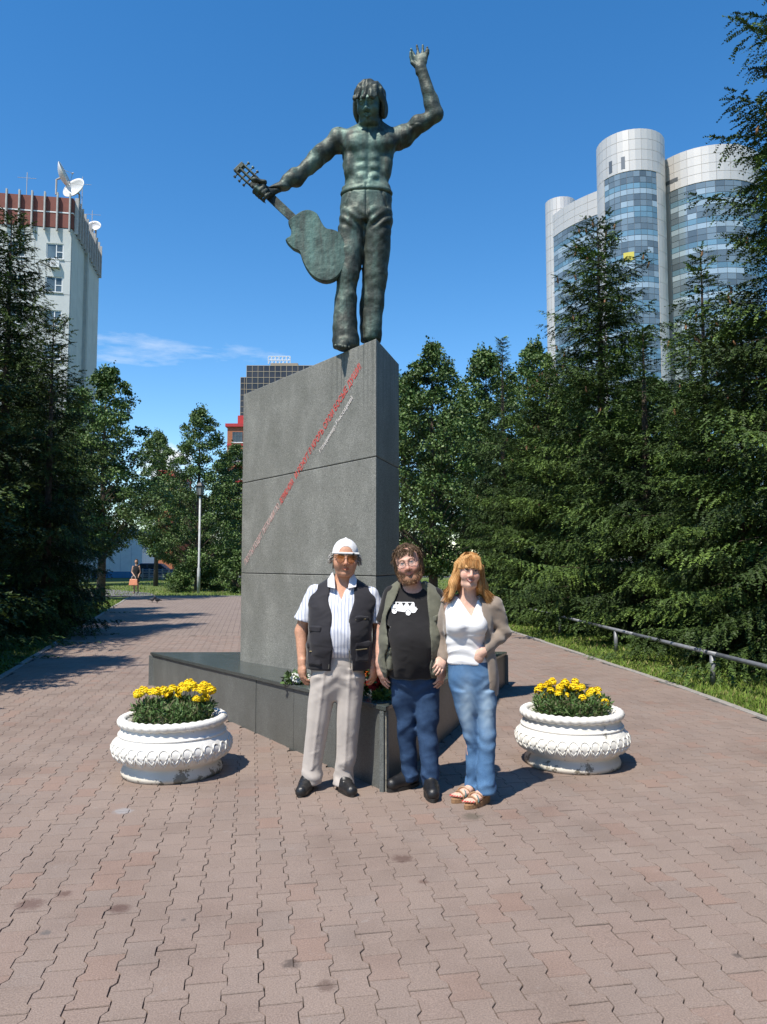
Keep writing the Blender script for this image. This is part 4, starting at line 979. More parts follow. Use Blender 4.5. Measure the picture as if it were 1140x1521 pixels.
    def pocket(x, z, w, h, y, yaw, zipz):
        Fp = Field(np.arange(-w / 2 - .03, w / 2 + .03, .006), np.arange(-.04, .03, .006), np.arange(-h / 2 - .03, h / 2 + .03, .006))
        Fp.box((-w / 2, -.022, -h / 2), (w / 2, .02, h / 2), 0, 'add', r=.014); Fp.box((-w / 2 - .004, -.028, h / 2 - .035), (w / 2 + .004, .0, h / 2 + .006), .006, 'add', r=.008)
        gg = waves(int(abs(x) * 1000), 6, 30, 80); Fp.warp((-1, -1, -1), (1, 1, 1), lambda a, b_, c: .003 * gg(a, b_, c))
        V, Fc = Fp.mesh(); o = np_obj('pocket', V, Fc, M_vest, vest, smooth=True); o.location = (x, y, z); o.rotation_euler = (0, 0, yaw)
        if zipz: MB().tube([(x - w * .4 * math.cos(yaw), y - .030 - w * .4 * math.sin(yaw), z + zipz), (x + w * .4 * math.cos(yaw), y - .030 + w * .4 * math.sin(yaw), z + zipz + .004)], .0035, 5).build('zip', M_zip, vest)
    pocket(-.155, .955, .115, .15, -.120, -.45, .02); pocket(.165, .97, .11, .14, -.125, .5, .02); pocket(.160, 1.16, .10, .10, -.115, .5, .035); pocket(-.15, 1.13, .09, .03, -.130, -.45, 0)
    o = MB().lathe([(0, 0), (.010, .001), (.011, .006), (.0, .009)], 12).build('snap_button', M_zip, vest); o.location = (-.125, -.158, 1.135); o.rotation_euler = (R(90), 0, -.3)
    for s_ in (-1, 1):
        MB().tube([(.024 + s_ * (.064 + .03 * max(0, min(1, (z - 1.15) / .3)) + .012 * max(0, min(1, (1 - z) / .15))) + .010 * (1.2 - z) - .012, -.158 + .10 * max(0, z - 1.22) - .004 * math.sin(z * 9) + .14 * max(0, z - 1.34), z) for z in np.linspace(.86, 1.2, 14)], .003, 4).build('zip', mat('vest_zip', (.25, .23, .20), .4, metal=.6), vest)
    # belt and trousers
    M_tr = fabric('pale_trousers', (.45, .405, .37), .85, .06, 1200, .1, cr=.35)
    F = Field(np.arange(-.30, .30, .007), np.arange(-.24, .22, .007), np.arange(.02, 1.0, .007))
    F.loft([(.62, -.012, .0, .09, .07), (.74, -.012, .0, .165, .118), (.84, -.008, .002, .192, .140), (.93, -.003, -.004, .180, .134), (.962, -.003, -.006, .176, .132)], .03)
    legs(F, [[(.045, -.190, .0, .074, .086), (.12, -.186, .0, .072, .082), (.30, -.165, .0, .077, .084), (.50, -.140, -.01, .086, .094), (.66, -.115, -.005, .098, .110), (.80, -.092, .0, .105, .128)],
             [(.035, .040, .0, .082, .09), (.12, .045, .0, .074, .082), (.30, .060, .0, .079, .086), (.50, .072, -.015, .087, .095), (.66, .078, -.008, .098, .110), (.80, .082, .0, .105, .128)]], .024, k=.95)
    g = crisp(4, 6, 9, 26, (1, 1, 1.9))
    def tf(x, y, z):
        lx = np.where(x < -.03 - .06 * (1 - z), x + .20 - .13 * z, x - .038 - .055 * z); low = np.exp(-((z - .1) / .09) ** 2)
        crease = -.007 * np.exp(-(lx / .012) ** 2) * (y < .0) * (z > .15) * (z < .86)
        return .0042 * g(x, y, z) * (.6 + 1.9 * low) + .003 * low * np.sin(75 * z + 36 * lx + 4 * np.sin(25 * y)) + crease + .004 * np.exp(-((z - .79) / .08) ** 2) * np.sin(60 * (z + .8 * np.abs(x)))
    F.warp((-.4, -.3, .0), (.4, .3, .95), tf)
    tr = cloth('trousers', F, M_tr, t)
    MB().lathe([(.0, 0), (.1, 0)], 4)
    V_ = [((-.003 + .180 * math.copysign(abs(math.cos(a)) ** .87, math.cos(a))), -.006 + .136 * math.copysign(abs(math.sin(a)) ** .87, math.sin(a)), z) for z in (.938, .968) for a in np.linspace(0, 6.2832, 49)[:-1]]
    mesh_obj('belt', V_, [(i, (i+1) % 48, 48 + (i+1) % 48, 48 + i) for i in range(48)], flat('belt_leather', (.03, .018, .012), .45), t, smooth=True)
    # moccasins
    M_shoe = mat('black_leather', (.016, .016, .017), .34, .3, 30, bump=.2, bscale=200)
    for x, rz in ((-.222, -.16), (.046, .42)):
        Fs = Field(np.arange(-.09, .09, .005), np.arange(-.22, .14, .005), np.arange(-.005, .13, .005))
        Fs.cone((0, .07, .038), (0, -.02, .040), .040, .046, .02, flat=((0, 0, 1), 1.0)); Fs.cone((0, -.02, .034), (.0, -.13, .028), .047, .042, .03)
        Fs.cone((0, .05, .075), (0, .0, .075), .036, .040, .02); Fs.ell((0, -.07, .062), (.034, .055, .02), .006); Fs.cone((-.03, -.05, .075), (.03, -.05, .075), .008, .008, .004)
        Fs.box((-.2, -.3, -.05), (.2, .3, .0), 0, 'cut')
        V, Fc = Fs.mesh(); o = np_obj('shoe', V, Fc, M_shoe, t, smooth=True); o.location = (x, -.035, .004); o.rotation_euler = (0, 0, rz)
        MB().prism([(.049 * math.sin(a) * (1 if math.cos(a) < 0 else .95), -.03 - .142 * math.cos(a)) for a in np.linspace(0, 2 * math.pi, 25)[:-1]][::-1], -.003, .012).build('sole', M_sole, o)
    # cap worn backwards with a half-moon gap and strap over the brow
    M_cap = fabric('white_cap', (.74, .74, .74), .8, .05)
    Fc_ = Field(np.arange(-.14, .14, .004), np.arange(-.14, .26, .004), np.arange(-.06, .18, .004))
    Fc_.ell((0, .014, .036), (.088, .108, .104), 0, 'add'); Fc_.ell((0, .02, .01), (.089, .104, .07), .01, 'add')
    Fc_.box((-.3, -.3, -.3), (.3, .4, .030), 0, 'cut')
    Fc_.ell((0, -.11, .050), (.052, .06, .046), .003, 'cut')
    sp_ = [(x, -.101 + .19 * abs(x) ** 1.25, .042) for x in np.linspace(-.085, .085, 15)]
    for a_, b_ in zip(sp_, sp_[1:]): Fc_.cone(a_, b_, .0068, .0068, .003)
    Fc_.ell((0, .015, .140), (.009, .009, .007), .002); Fc_.ell((0, .15, .038), (.075, .085, .006), .006)
    V, Fc = Fc_.mesh(); cap = np_obj('cap', V, Fc, M_cap, t, smooth=True); cap.matrix_world = T @ Matrix.Diagonal((1.055, 1.055, 1.04, 1)) ; cap.parent = t; cap.matrix_parent_inverse.identity(); cap.matrix_basis = T @ Matrix.Diagonal((1.055, 1.055, 1.04, 1))
    bx = MB().box(.044, .056, -.108, -.088, .030, .046).build('strap_buckle', flat('buckle_black', (.01, .01, .01), .4), cap)
    # forehead seen through the gap, grey hair tufts at the sides
    rg = np.random.RandomState(8); st = []
    for i in range(520):
        s_ = -1 if i % 2 else 1; z = rg.uniform(-.012, .034); y = rg.uniform(-.015, .07); p0 = np.array((s_ * .074, y, z)); o_ = rg.uniform(.012, .042)
        st.append([p0, p0 + (s_ * o_ * .6, .006, .002 - rg.random() * .012), p0 + (s_ * o_, .018, -.012 - rg.random() * .030)])
    for i in range(260):
        a = rg.uniform(-1.2, 1.2); p0 = np.array((.078 * math.sin(a), .02 + .088 * math.cos(a), rg.uniform(-.03, .03))); st.append([p0, p0 * (1.08, 1.06, 1) + (0, 0, -.025), p0 * (1.12, 1.06, 1) + (0, 0, -.055)])
    h = hair_strands('hair', t, [[tuple(np.array(H.p(*p))) for p in s_] for s_ in st], M_hair, .0032, [(.36, .34, .31), (.50, .48, .45), (.24, .22, .20)], rg)
    # tinted glasses
    M_lens, nt, b = new_mat('amber_lens'); b.inputs['Base Color'].default_value = (.28, .085, .02, 1); b.inputs['Roughness'].default_value = .06; b.inputs['Alpha'].default_value = .72
    gl = bpy.data.objects.new('glasses', None); link(gl, t); gl.matrix_basis = T @ Matrix.Scale(1.10, 4)
    for s_ in (-1, 1):
        pts = [(s_ * .008, .026), (s_ * .036, .030), (s_ * .066, .024), (s_ * .064, .002), (s_ * .050, -.020), (s_ * .030, -.024), (s_ * .014, -.012)]
        P3 = [(x, -.110 + 8.0 * max(0, abs(x) - .028) ** 2 * 2.4, z) for x, z in pts]; n_ = len(P3)
        P3 = P3[::-1] if s_ > 0 else P3
        c3 = tuple(np.mean(P3, 0) + np.array((0, -.003, 0)))
        mesh_obj('lens', P3 + [c3], [(i, (i+1) % n_, n_) for i in range(n_)], M_lens, gl, smooth=True)
        MB().tube(P3 + [P3[0]], .0013, 5).build('rim', flat('thin_rim', (.10, .07, .03), .3, .7), gl)
        MB().tube([(s_ * .066, -.084, .024), (s_ * .079, -.03, .022), (s_ * .082, .03, .012)], .0016, 5).build('temple', flat('thin_rim2', (.10, .07, .03), .3, .7), gl)
    MB().tube([(-.008, -.110, .025), (0, -.114, .028), (.008, -.110, .025)], .0014, 5).build('bridge', flat('thin_rim3', (.10, .07, .03), .3, .7), gl)
    return t
man_in_cap()
# ---- bearded man in an olive vest -----------------------------------------------------------------
def bearded_man():
    O = Vector((.222, 5.42, 0)); t = thing('person', 'bearded man with glasses in a black T-shirt, olive vest and blue jeans', 'person', O, 0)
    def q(px, py, dy=0): v = at(px, py, O.y + dy); return (v.x - O.x, dy, v.z)
    hc = q(607, 838, -.03); T = Matrix.Translation(hc) @ rotm(rx=.04, rz=-.12, ry=-.22)
    skin = (.66, .38, .29); beard = (.26, .13, .07)
    H = Head(T, 1.05, skin=skin, jaw=.064, cheek=.008, mouth=.028, smile=.006, brow=(.16, .09, .05), beard=beard, iris=(.05, .06, .08))
    wl, wr = q(565, 988, -.04), q(657, 990, -.10)
    sl, sr = q(578, 884, .03), q(652, 886, .03); el, er = q(566, 944, .05), q(664, 944, .0)
    F = body_field((-.42, .36), (-.32, .26), (.0, 1.80), [hc], [(wl[0], -.04, wl[2] - .05), (wr[0], -.10, wr[2] - .05)])
    H.build(F)
    for i in range(9):                                                     # beard volume along the jaw
        a = -1.15 + 2.3 * i / 8; F.ell(H.p(.066 * math.sin(a), -.022 - .052 * math.cos(a), -.082 - .018 * math.cos(a)), (.022, .020, .028), .012)
    cx = q(612, 900)[0]
    F.cone((hc[0] + .012, .02, hc[2] - .07), (cx, .035, 1.39), .066, .08, .03)
    F.loft([(.80, 0, 0, .15, .11), (.95, cx, -.02, .165, .13), (1.10, cx, -.025, .165, .135), (1.25, cx, .01, .16, .11), (1.38, cx, .03, .15, .08), (1.44, cx, .035, .08, .06)], .03)
    for s_, e_, w_ in ((sl, el, wl), (sr, er, wr)): F.cone(Vector(s_).lerp(Vector(e_), .35), e_, .046, .043, .02); F.cone(e_, w_, .043, .029, .02)
    F.cone((-.06, .0, .85), (-.045, .10, .1), .07, .045, .03); F.cone((.07, .0, .85), (.10, -.05, .1), .07, .045, .03)
    hand(F, wl, (.22, -.12, -1), (.8, .5, 0), 1.05, .32, -1); hand(F, wr, (-.10, -.10, -1), (-.75, .55, 0), 1.05, .5, 1)
    V, Fc = F.mesh(); C = np.tile(np.array(skin, np.float64), (len(V), 1)); H.paint(V, C)
    np_obj('body', V, Fc, M_skin, t, smooth=True, colors=C)
    # T-shirt
    M_tee = fabric('black_cotton', (.014, .013, .014), .85, .2)
    F = Field(np.arange(-.38, .34, .0085), np.arange(-.30, .24, .0085), np.arange(.76, 1.52, .0085))
    F.loft([(.79, -.018, -.01, .165, .150), (.86, -.02, -.03, .176, .172), (.96, -.022, -.045, .184, .190), (1.08, -.022, -.045, .186, .185), (1.20, -.022, -.012, .184, .150), (1.32, -.02, .02, .178, .115), (1.40, -.02, .033, .14, .085), (1.452, -.02, .032, .092, .072)], .03)
    for s_, e_, side in ((sl, el, -1), (sr, er, 1)):
        s_, e_ = Vector(s_), Vector(e_); F.cone(s_ - Vector((side * .03, 0, 0)), s_.lerp(e_, .68), .070, .066, .04)
        M_ = Matrix.Translation(s_.lerp(e_, .66)) @ (e_ - s_).to_track_quat('Z', 'Y').to_matrix().to_4x4(); F.box((-.15, -.15, 0), (.15, .15, .16), 0, 'cut', M_)
    F.cone((-.015, -.02, 1.455), (-.015, -.02, 1.52), .075, .095, .01, 'cut')
    g = crisp(21, 6, 8, 24, (1, 1, 1.4)); F.warp((-.5, -.4, .7), (.5, .4, 1.42), lambda x, y, z: .0045 * g(x, y, z) + .004 * np.exp(-((z - .82) / .06) ** 2) * np.sin(55 * x))
    tee = cloth('t_shirt', F, M_tee, t)
    # white van print on the chest: follows the cloth surface
    bpy.context.view_layer.update()
    M_print = flat('white_print', (.74, .74, .74), .8)
    M_dark = flat('print_gap', (.014, .013, .014), .85)
    Vt = np.array([v_.co for v_ in tee.data.vertices]); fr_ = Vt[Vt[:, 1] < 0.0]
    def chest(x, z):
        d = (fr_[:, 0] - x) ** 2 + (fr_[:, 2] - z) ** 2; i = np.argsort(d)[:6]; return float(fr_[i, 1].mean())
    c0 = q(600, 903); ux, uz = Vector((1, .0)), Vector((0, 1))
    def sheet(name, poly, m, lift):
        """poly in print units (metres), gridded so it hugs the chest"""
        bm = bmesh.new(); f_ = bm.faces.new([bm.verts.new((x, 0, z)) for x, z in poly]); bmesh.ops.triangulate(bm, faces=[f_])
        for _ in range(3): bmesh.ops.subdivide_edges(bm, edges=[e for e in bm.edges if e.calc_length() > .012], cuts=1, use_grid_fill=True)
        bmesh.ops.triangulate(bm, faces=bm.faces[:])
        ca, sa = math.cos(-.10), math.sin(-.10)
        for v_ in bm.verts:
            x, z = v_.co.x * ca - v_.co.z * sa, v_.co.x * sa + v_.co.z * ca
            v_.co = (c0[0] + x, chest(c0[0] + x, c0[2] + z) - lift, c0[2] + z)
        me = bpy.data.meshes.new(name); bm.to_mesh(me); bm.free(); me.materials.append(m); me.polygons.foreach_set('use_smooth', [True] * len(me.polygons)); o = bpy.data.objects.new(name, me); link(o, tee); return o
    def circ(x, z, r, n=14): return [(x + r * math.cos(2 * math.pi * i / n), z + r * math.sin(2 * math.pi * i / n)) for i in range(n)]
    sheet('van_print', [(-.086, -.020), (-.090, .002), (-.080, .030), (-.068, .040), (.060, .052), (.068, .046), (.068, .020), (.074, .018), (.080, .024), (.086, .012), (.094, .010), (.086, -.002), (.078, -.016), (.066, -.020)], M_print, .004)
    for x in (-.066, .030): sheet('van_print', circ(x, -.022, .021), M_dark, .0052); sheet('van_print', circ(x, -.023, .0175), M_print, .0064)
    for p in ([(-.078, .026), (-.070, .036), (-.062, .036), (-.066, .022)], [(-.056, .026), (-.052, .037), (-.040, .037), (-.042, .030), (-.048, .024)], [(-.020, .040), (.008, .042), (.002, .034), (-.004, .028), (-.008, .018), (-.012, .030)], [(.020, .044), (.050, .046), (.042, .038), (.038, .024), (.034, .024), (.028, .036)]):
        sheet('van_print', p, M_dark, .0062)
    # olive vest, worn open
    M_vest = fabric('olive_vest', (.118, .118, .088), .85, .22, 700, .2, .15, None, 9)
    F = Field(np.arange(-.32, .30, .0075), np.arange(-.32, .25, .0075), np.arange(.76, 1.52, .0075))
    F.loft([(.79, -.03, .0, .212, .172), (.88, -.03, -.02, .226, .192), (1.0, -.026, -.032, .232, .204), (1.10, -.02, -.03, .232, .198), (1.20, -.016, -.004, .232, .166), (1.32, -.014, .022, .230, .130), (1.405, -.016, .036, .180, .098), (1.465, -.02, .04, .095, .07)], .03)
    for s_, side in ((sl, -1), (sr, 1)):
        F.cone((s_[0] + side * .062, .02, s_[2] - .01), (s_[0] + side * .064, .01, s_[2] - .17), .060, .056, .02, 'cut', ((0, 1, 0), 1.35))
    def opening(x, y, z):
        xl = -.110 - .09 * np.clip((1.42 - z) / .2, 0, 1) - .006 * np.sin(22 * z); xr = .082 + .02 * np.clip((1.36 - z) / .5, 0, 1) + .006 * np.sin(19 * z + 1)
        return np.maximum(np.maximum(xl - x, x - xr), y + .03)
    F.fn((-.25, -.34, .7), (.22, .0, 1.52), opening, .006)
    F.cone((-.02, .03, 1.38), (-.02, .03, 1.56), .085, .10, .01, 'cut')
    g = crisp(22, 6, 11, 36, (1, 1, 1.0)); F.warp((-.5, -.4, .7), (.5, .4, 1.5), lambda x, y, z: .0055 * g(x, y, z) + .004 * np.sin(40 * z + 25 * x) * (z < 1.1))
    vest = cloth('vest', F, M_vest, t)
    def pocket(x, z, w, h, y, yaw):
        Fp = Field(np.arange(-w / 2 - .03, w / 2 + .03, .006), np.arange(-.04, .03, .006), np.arange(-h / 2 - .03, h / 2 + .03, .006))
        Fp.box((-w / 2, -.020, -h / 2), (w / 2, .02, h / 2), 0, 'add', r=.012); Fp.box((-w / 2 - .004, -.027, h / 2 - .04), (w / 2 + .004, .0, h / 2 + .006), .006, 'add', r=.008)
        gg = waves(int(abs(x) * 1000) + 3, 6, 30, 80); Fp.warp((-1, -1, -1), (1, 1, 1), lambda a, b_, c: .004 * gg(a, b_, c))
        V, Fc = Fp.mesh(); o = np_obj('pocket', V, Fc, M_vest, vest, smooth=True); o.location = (x, y, z); o.rotation_euler = (0, 0, yaw)
    pocket(.152, 1.14, .085, .17, -.122, .75); pocket(.145, .90, .085, .16, -.145, .75); pocket(-.185, .93, .07, .15, -.13, -.9)
    # jeans
    m_j = denim('dark_denim', (.022, .050, .115), (.05, .10, .20), fade=.35)
    F = Field(np.arange(-.30, .28, .007), np.arange(-.26, .28, .007), np.arange(.02, .95, .007))
    F.loft([(.60, -.0, .0, .085, .07), (.70, -.005, .0, .142, .112), (.80, -.008, -.008, .166, .138), (.90, -.012, -.012, .168, .14)], .03)
    legs(F, [[(.045, -.030, .085, .062, .078), (.12, -.034, .085, .062, .072), (.30, -.052, .06, .068, .076), (.48, -.066, .03, .078, .086), (.64, -.078, .01, .092, .104), (.78, -.080, .0, .098, .125)],
             [(.035, .100, -.045, .070, .086), (.12, .100, -.042, .067, .078), (.30, .094, -.03, .072, .080), (.48, .086, -.025, .082, .090), (.64, .078, -.012, .094, .106), (.78, .074, .0, .100, .126)]], .022, k=.94)
    g = crisp(24, 6, 9, 28, (1, 1, 2.0))
    def tf(x, y, z):
        low = np.exp(-((z - .10) / .08) ** 2); kn = np.exp(-((z - .44) / .09) ** 2)
        return .0045 * g(x, y, z) * (.7 + 1.6 * low + kn * 1.3) + .003 * low * np.sin(80 * z + 40 * x + 4 * np.sin(25 * y)) + .002 * kn * np.sin(58 * z + 44 * np.abs(x)) + .004 * np.exp(-((z - .74) / .07) ** 2) * np.sin(70 * (z - .6 * np.abs(x)))
    F.warp((-.4, -.3, .0), (.4, .3, .95), tf); cloth('jeans', F, m_j, t)
    M_shoe = mat('black_shoe', (.013, .013, .014), .4, .3, 30, bump=.2, bscale=200)
    for x, y, rz in ((-.060, .095, -.85), (.104, -.085, .03)):
        Fs = Field(np.arange(-.09, .09, .005), np.arange(-.22, .14, .005), np.arange(-.005, .15, .005))
        Fs.cone((0, .07, .045), (0, -.02, .045), .043, .048, .02); Fs.cone((0, -.02, .042), (0, -.135, .036), .050, .044, .03); Fs.cone((0, .06, .09), (0, .015, .10), .040, .042, .03)
        Fs.cone((0, .0, .085), (0, -.09, .070), .022, .016, .02); Fs.box((-.2, -.3, -.05), (.2, .3, .0), 0, 'cut')
        for k in range(4): Fs.cone((-.02, -.005 - k * .02, .107 - k * .009), (.02, -.005 - k * .02, .107 - k * .009), .004, .004, .003)
        V, Fc = Fs.mesh(); o = np_obj('shoe', V, Fc, M_shoe, t, smooth=True); o.location = (x, y, .010); o.rotation_euler = (0, 0, rz)
        MB().prism([(.053 * math.sin(a) * (1 if math.cos(a) < 0 else .93), -.03 - .152 * math.cos(a)) for a in np.linspace(0, 2 * math.pi, 25)[:-1]][::-1], -.009, .014).build('sole', M_sole, o)
    # hair: soft cap volume plus loose strands; beard fuzz
    Fh = Field(np.arange(-.14, .14, .005), np.arange(-.13, .17, .005), np.arange(-.12, .17, .005))
    Fh.ell((0, .030, .050), (.092, .104, .092), .02); Fh.ell((0, .055, -.01), (.090, .072, .085), .03)
    for s_ in (-1, 1): Fh.ell((s_ * .080, .022, -.015), (.022, .044, .070), .02)
    Fh.fn((-.2, -.2, -.2), (.2, .2, .2), lambda x, y, z: np.maximum(y + .030 + .35 * np.maximum(z - .05, 0) * 0, z - .075 - .04 * np.sin(25 * x + 1)), .012)
    gg = waves(31, 12, 60, 160, (1.4, 1, .5)); Fh.warp((-1, -1, -1), (1, 1, 1), lambda x, y, z: .0055 * gg(x, y, z))
    V, Fc = Fh.mesh(); rg = np.random.RandomState(31); C = np.array([(.075, .044, .024), (.095, .058, .033), (.13, .085, .05)])[rg.choice(3, len(V), p=[.5, .35, .15])]
    A = np.array(T); Vw = V * 1.05 @ A[:3, :3].T + A[:3, 3]; hair = np_obj('hair', Vw, Fc, M_hair, t, smooth=True, colors=C)
    st = []
    for i in range(900):
        a = rg.uniform(-math.pi, math.pi); e = rg.uniform(.0, 1.3); d = np.array((math.sin(a) * math.cos(e), math.cos(a) * math.cos(e), math.sin(e)))
        p0 = np.array((0, .03, .05)) + d * (.090, .102, .090); out = d * .012; fall = rg.uniform(.02, .05)
        if d[1] < -.5 and e < .55: continue
        sw = rg.normal(0, .007, 3); st.append([p0, p0 + out + sw * .5 + (0, -.006 * (d[1] < 0), -fall * .4), p0 + out * 1.4 + sw + (0, -.01 * (d[1] < 0), -fall)])
    for i in range(120):
        x = rg.uniform(-.06, .065); p0 = np.array((x, -.052, .108 - abs(x) * .3)); st.append([p0, p0 + (rg.normal(0, .006) - .008, -.026, -.014), p0 + (rg.normal(0, .01) - .014, -.036, -.038 - rg.random() * .016)])
    hair_strands('hair_strands', hair, [[H.p(*p) for p in s_] for s_ in st], M_hair, .0030, [(.085, .05, .028), (.11, .068, .038), (.15, .10, .06), (.06, .036, .02)], rg)
    st = []
    for i in range(420):
        a = rg.uniform(-1.45, 1.45); h_ = rg.uniform(-.118, -.060) + .045 * abs(math.sin(a)) ** 2; p0 = np.array((.080 * math.sin(a), -.020 - .070 * math.cos(a), h_)); d = np.array((math.sin(a) * .5, -math.cos(a) * .5, -.9))
        if abs(p0[0]) < .036 and p0[2] > -.088: continue
        st.append([p0, p0 + d * .012, p0 + d * rg.uniform(.014, .022) + rg.normal(0, .003, 3)])
    hair_strands('beard', hair, [[H.p(*p) for p in s_] for s_ in st], M_hair, .0022, [(.15, .075, .04), (.22, .12, .065), (.30, .19, .11)], rg)
    # thin-rimmed glasses
    M_rim = flat('steel_rim', (.16, .13, .12), .3, .9)
    M_lens, nt, b = new_mat('clear_lens'); b.inputs['Base Color'].default_value = (.85, .86, .88, 1); b.inputs['Roughness'].default_value = .03; b.inputs['Alpha'].default_value = .14; b.inputs['Specular IOR Level'].default_value = 1.0
    gl = bpy.data.objects.new('glasses', None); link(gl, t); gl.matrix_basis = T @ Matrix.Scale(1.05, 4)
    for s_ in (-1, 1):
        P3 = [(s_ * (.034 + .025 * math.cos(a)), -.112 + 3.5 * max(0, .034 + .025 * math.cos(a) - .03) ** 2 * 3, .004 + .017 * math.sin(a)) for a in np.linspace(0, 2 * math.pi, 17)[:-1]]
        P3 = P3 if s_ > 0 else P3[::-1]; n_ = len(P3)
        mesh_obj('lens', P3 + [tuple(np.mean(P3, 0) + np.array((0, -.003, 0)))], [(i, (i+1) % n_, n_) for i in range(n_)], M_lens, gl, smooth=True)
        MB().tube(P3 + [P3[0]], .0012, 5).build('rim', M_rim, gl)
        MB().tube([(s_ * .059, -.102, .008), (s_ * .080, -.06, .012), (s_ * .085, .02, .010)], .0015, 5).build('temple', M_rim, gl)
    MB().tube([(-.010, -.113, .006), (0, -.118, .009), (.010, -.113, .006)], .0013, 5).build('bridge', M_rim, gl)
def denim(name, c1, c2, fade=.5, pale=None):
    m, nt, b = new_mat(name); L = nt.links.new; tc = nd(nt, 'ShaderNodeTexCoord')
    n = nd(nt, 'ShaderNodeTexNoise', i_Scale=9.0, i_Detail=6.0, i_Roughness=.65); L(tc.outputs['Object'], n.inputs['Vector'])
    base = ramp(nt, n.outputs[0], [(.3, c1), (.72, c2)])
    w = nd(nt, 'ShaderNodeTexWave', i_Scale=260.0, i_Distortion=1.0); w.bands_direction = 'DIAGONAL'; L(tc.outputs['Object'], w.inputs['Vector'])
    mx = nd(nt, 'ShaderNodeMixRGB', blend_type='MULTIPLY'); mx.inputs[0].default_value = .35; L(base, mx.inputs[1]); L(w.outputs[0], mx.inputs[2])
    last = mx.outputs[0]
    if pale:
        at_ = nd(nt, 'ShaderNodeVertexColor'); at_.layer_name = 'tint'
        m2 = nd(nt, 'ShaderNodeMixRGB'); L(at_.outputs[0], m2.inputs[0]); L(last, m2.inputs[1]); m2.inputs[2].default_value = (*pale, 1); last = m2.outputs[0]
    L(last, b.inputs['Base Color']); b.inputs['Roughness'].default_value = .85; b.inputs['Specular IOR Level'].default_value = .2
    bp = nd(nt, 'ShaderNodeBump', i_Strength=.2, i_Distance=.002); L(w.outputs[0], bp.inputs['Height']); L(bp.outputs[0], b.inputs['Normal']); creases(m, .6, 8.0); return m
bearded_man()
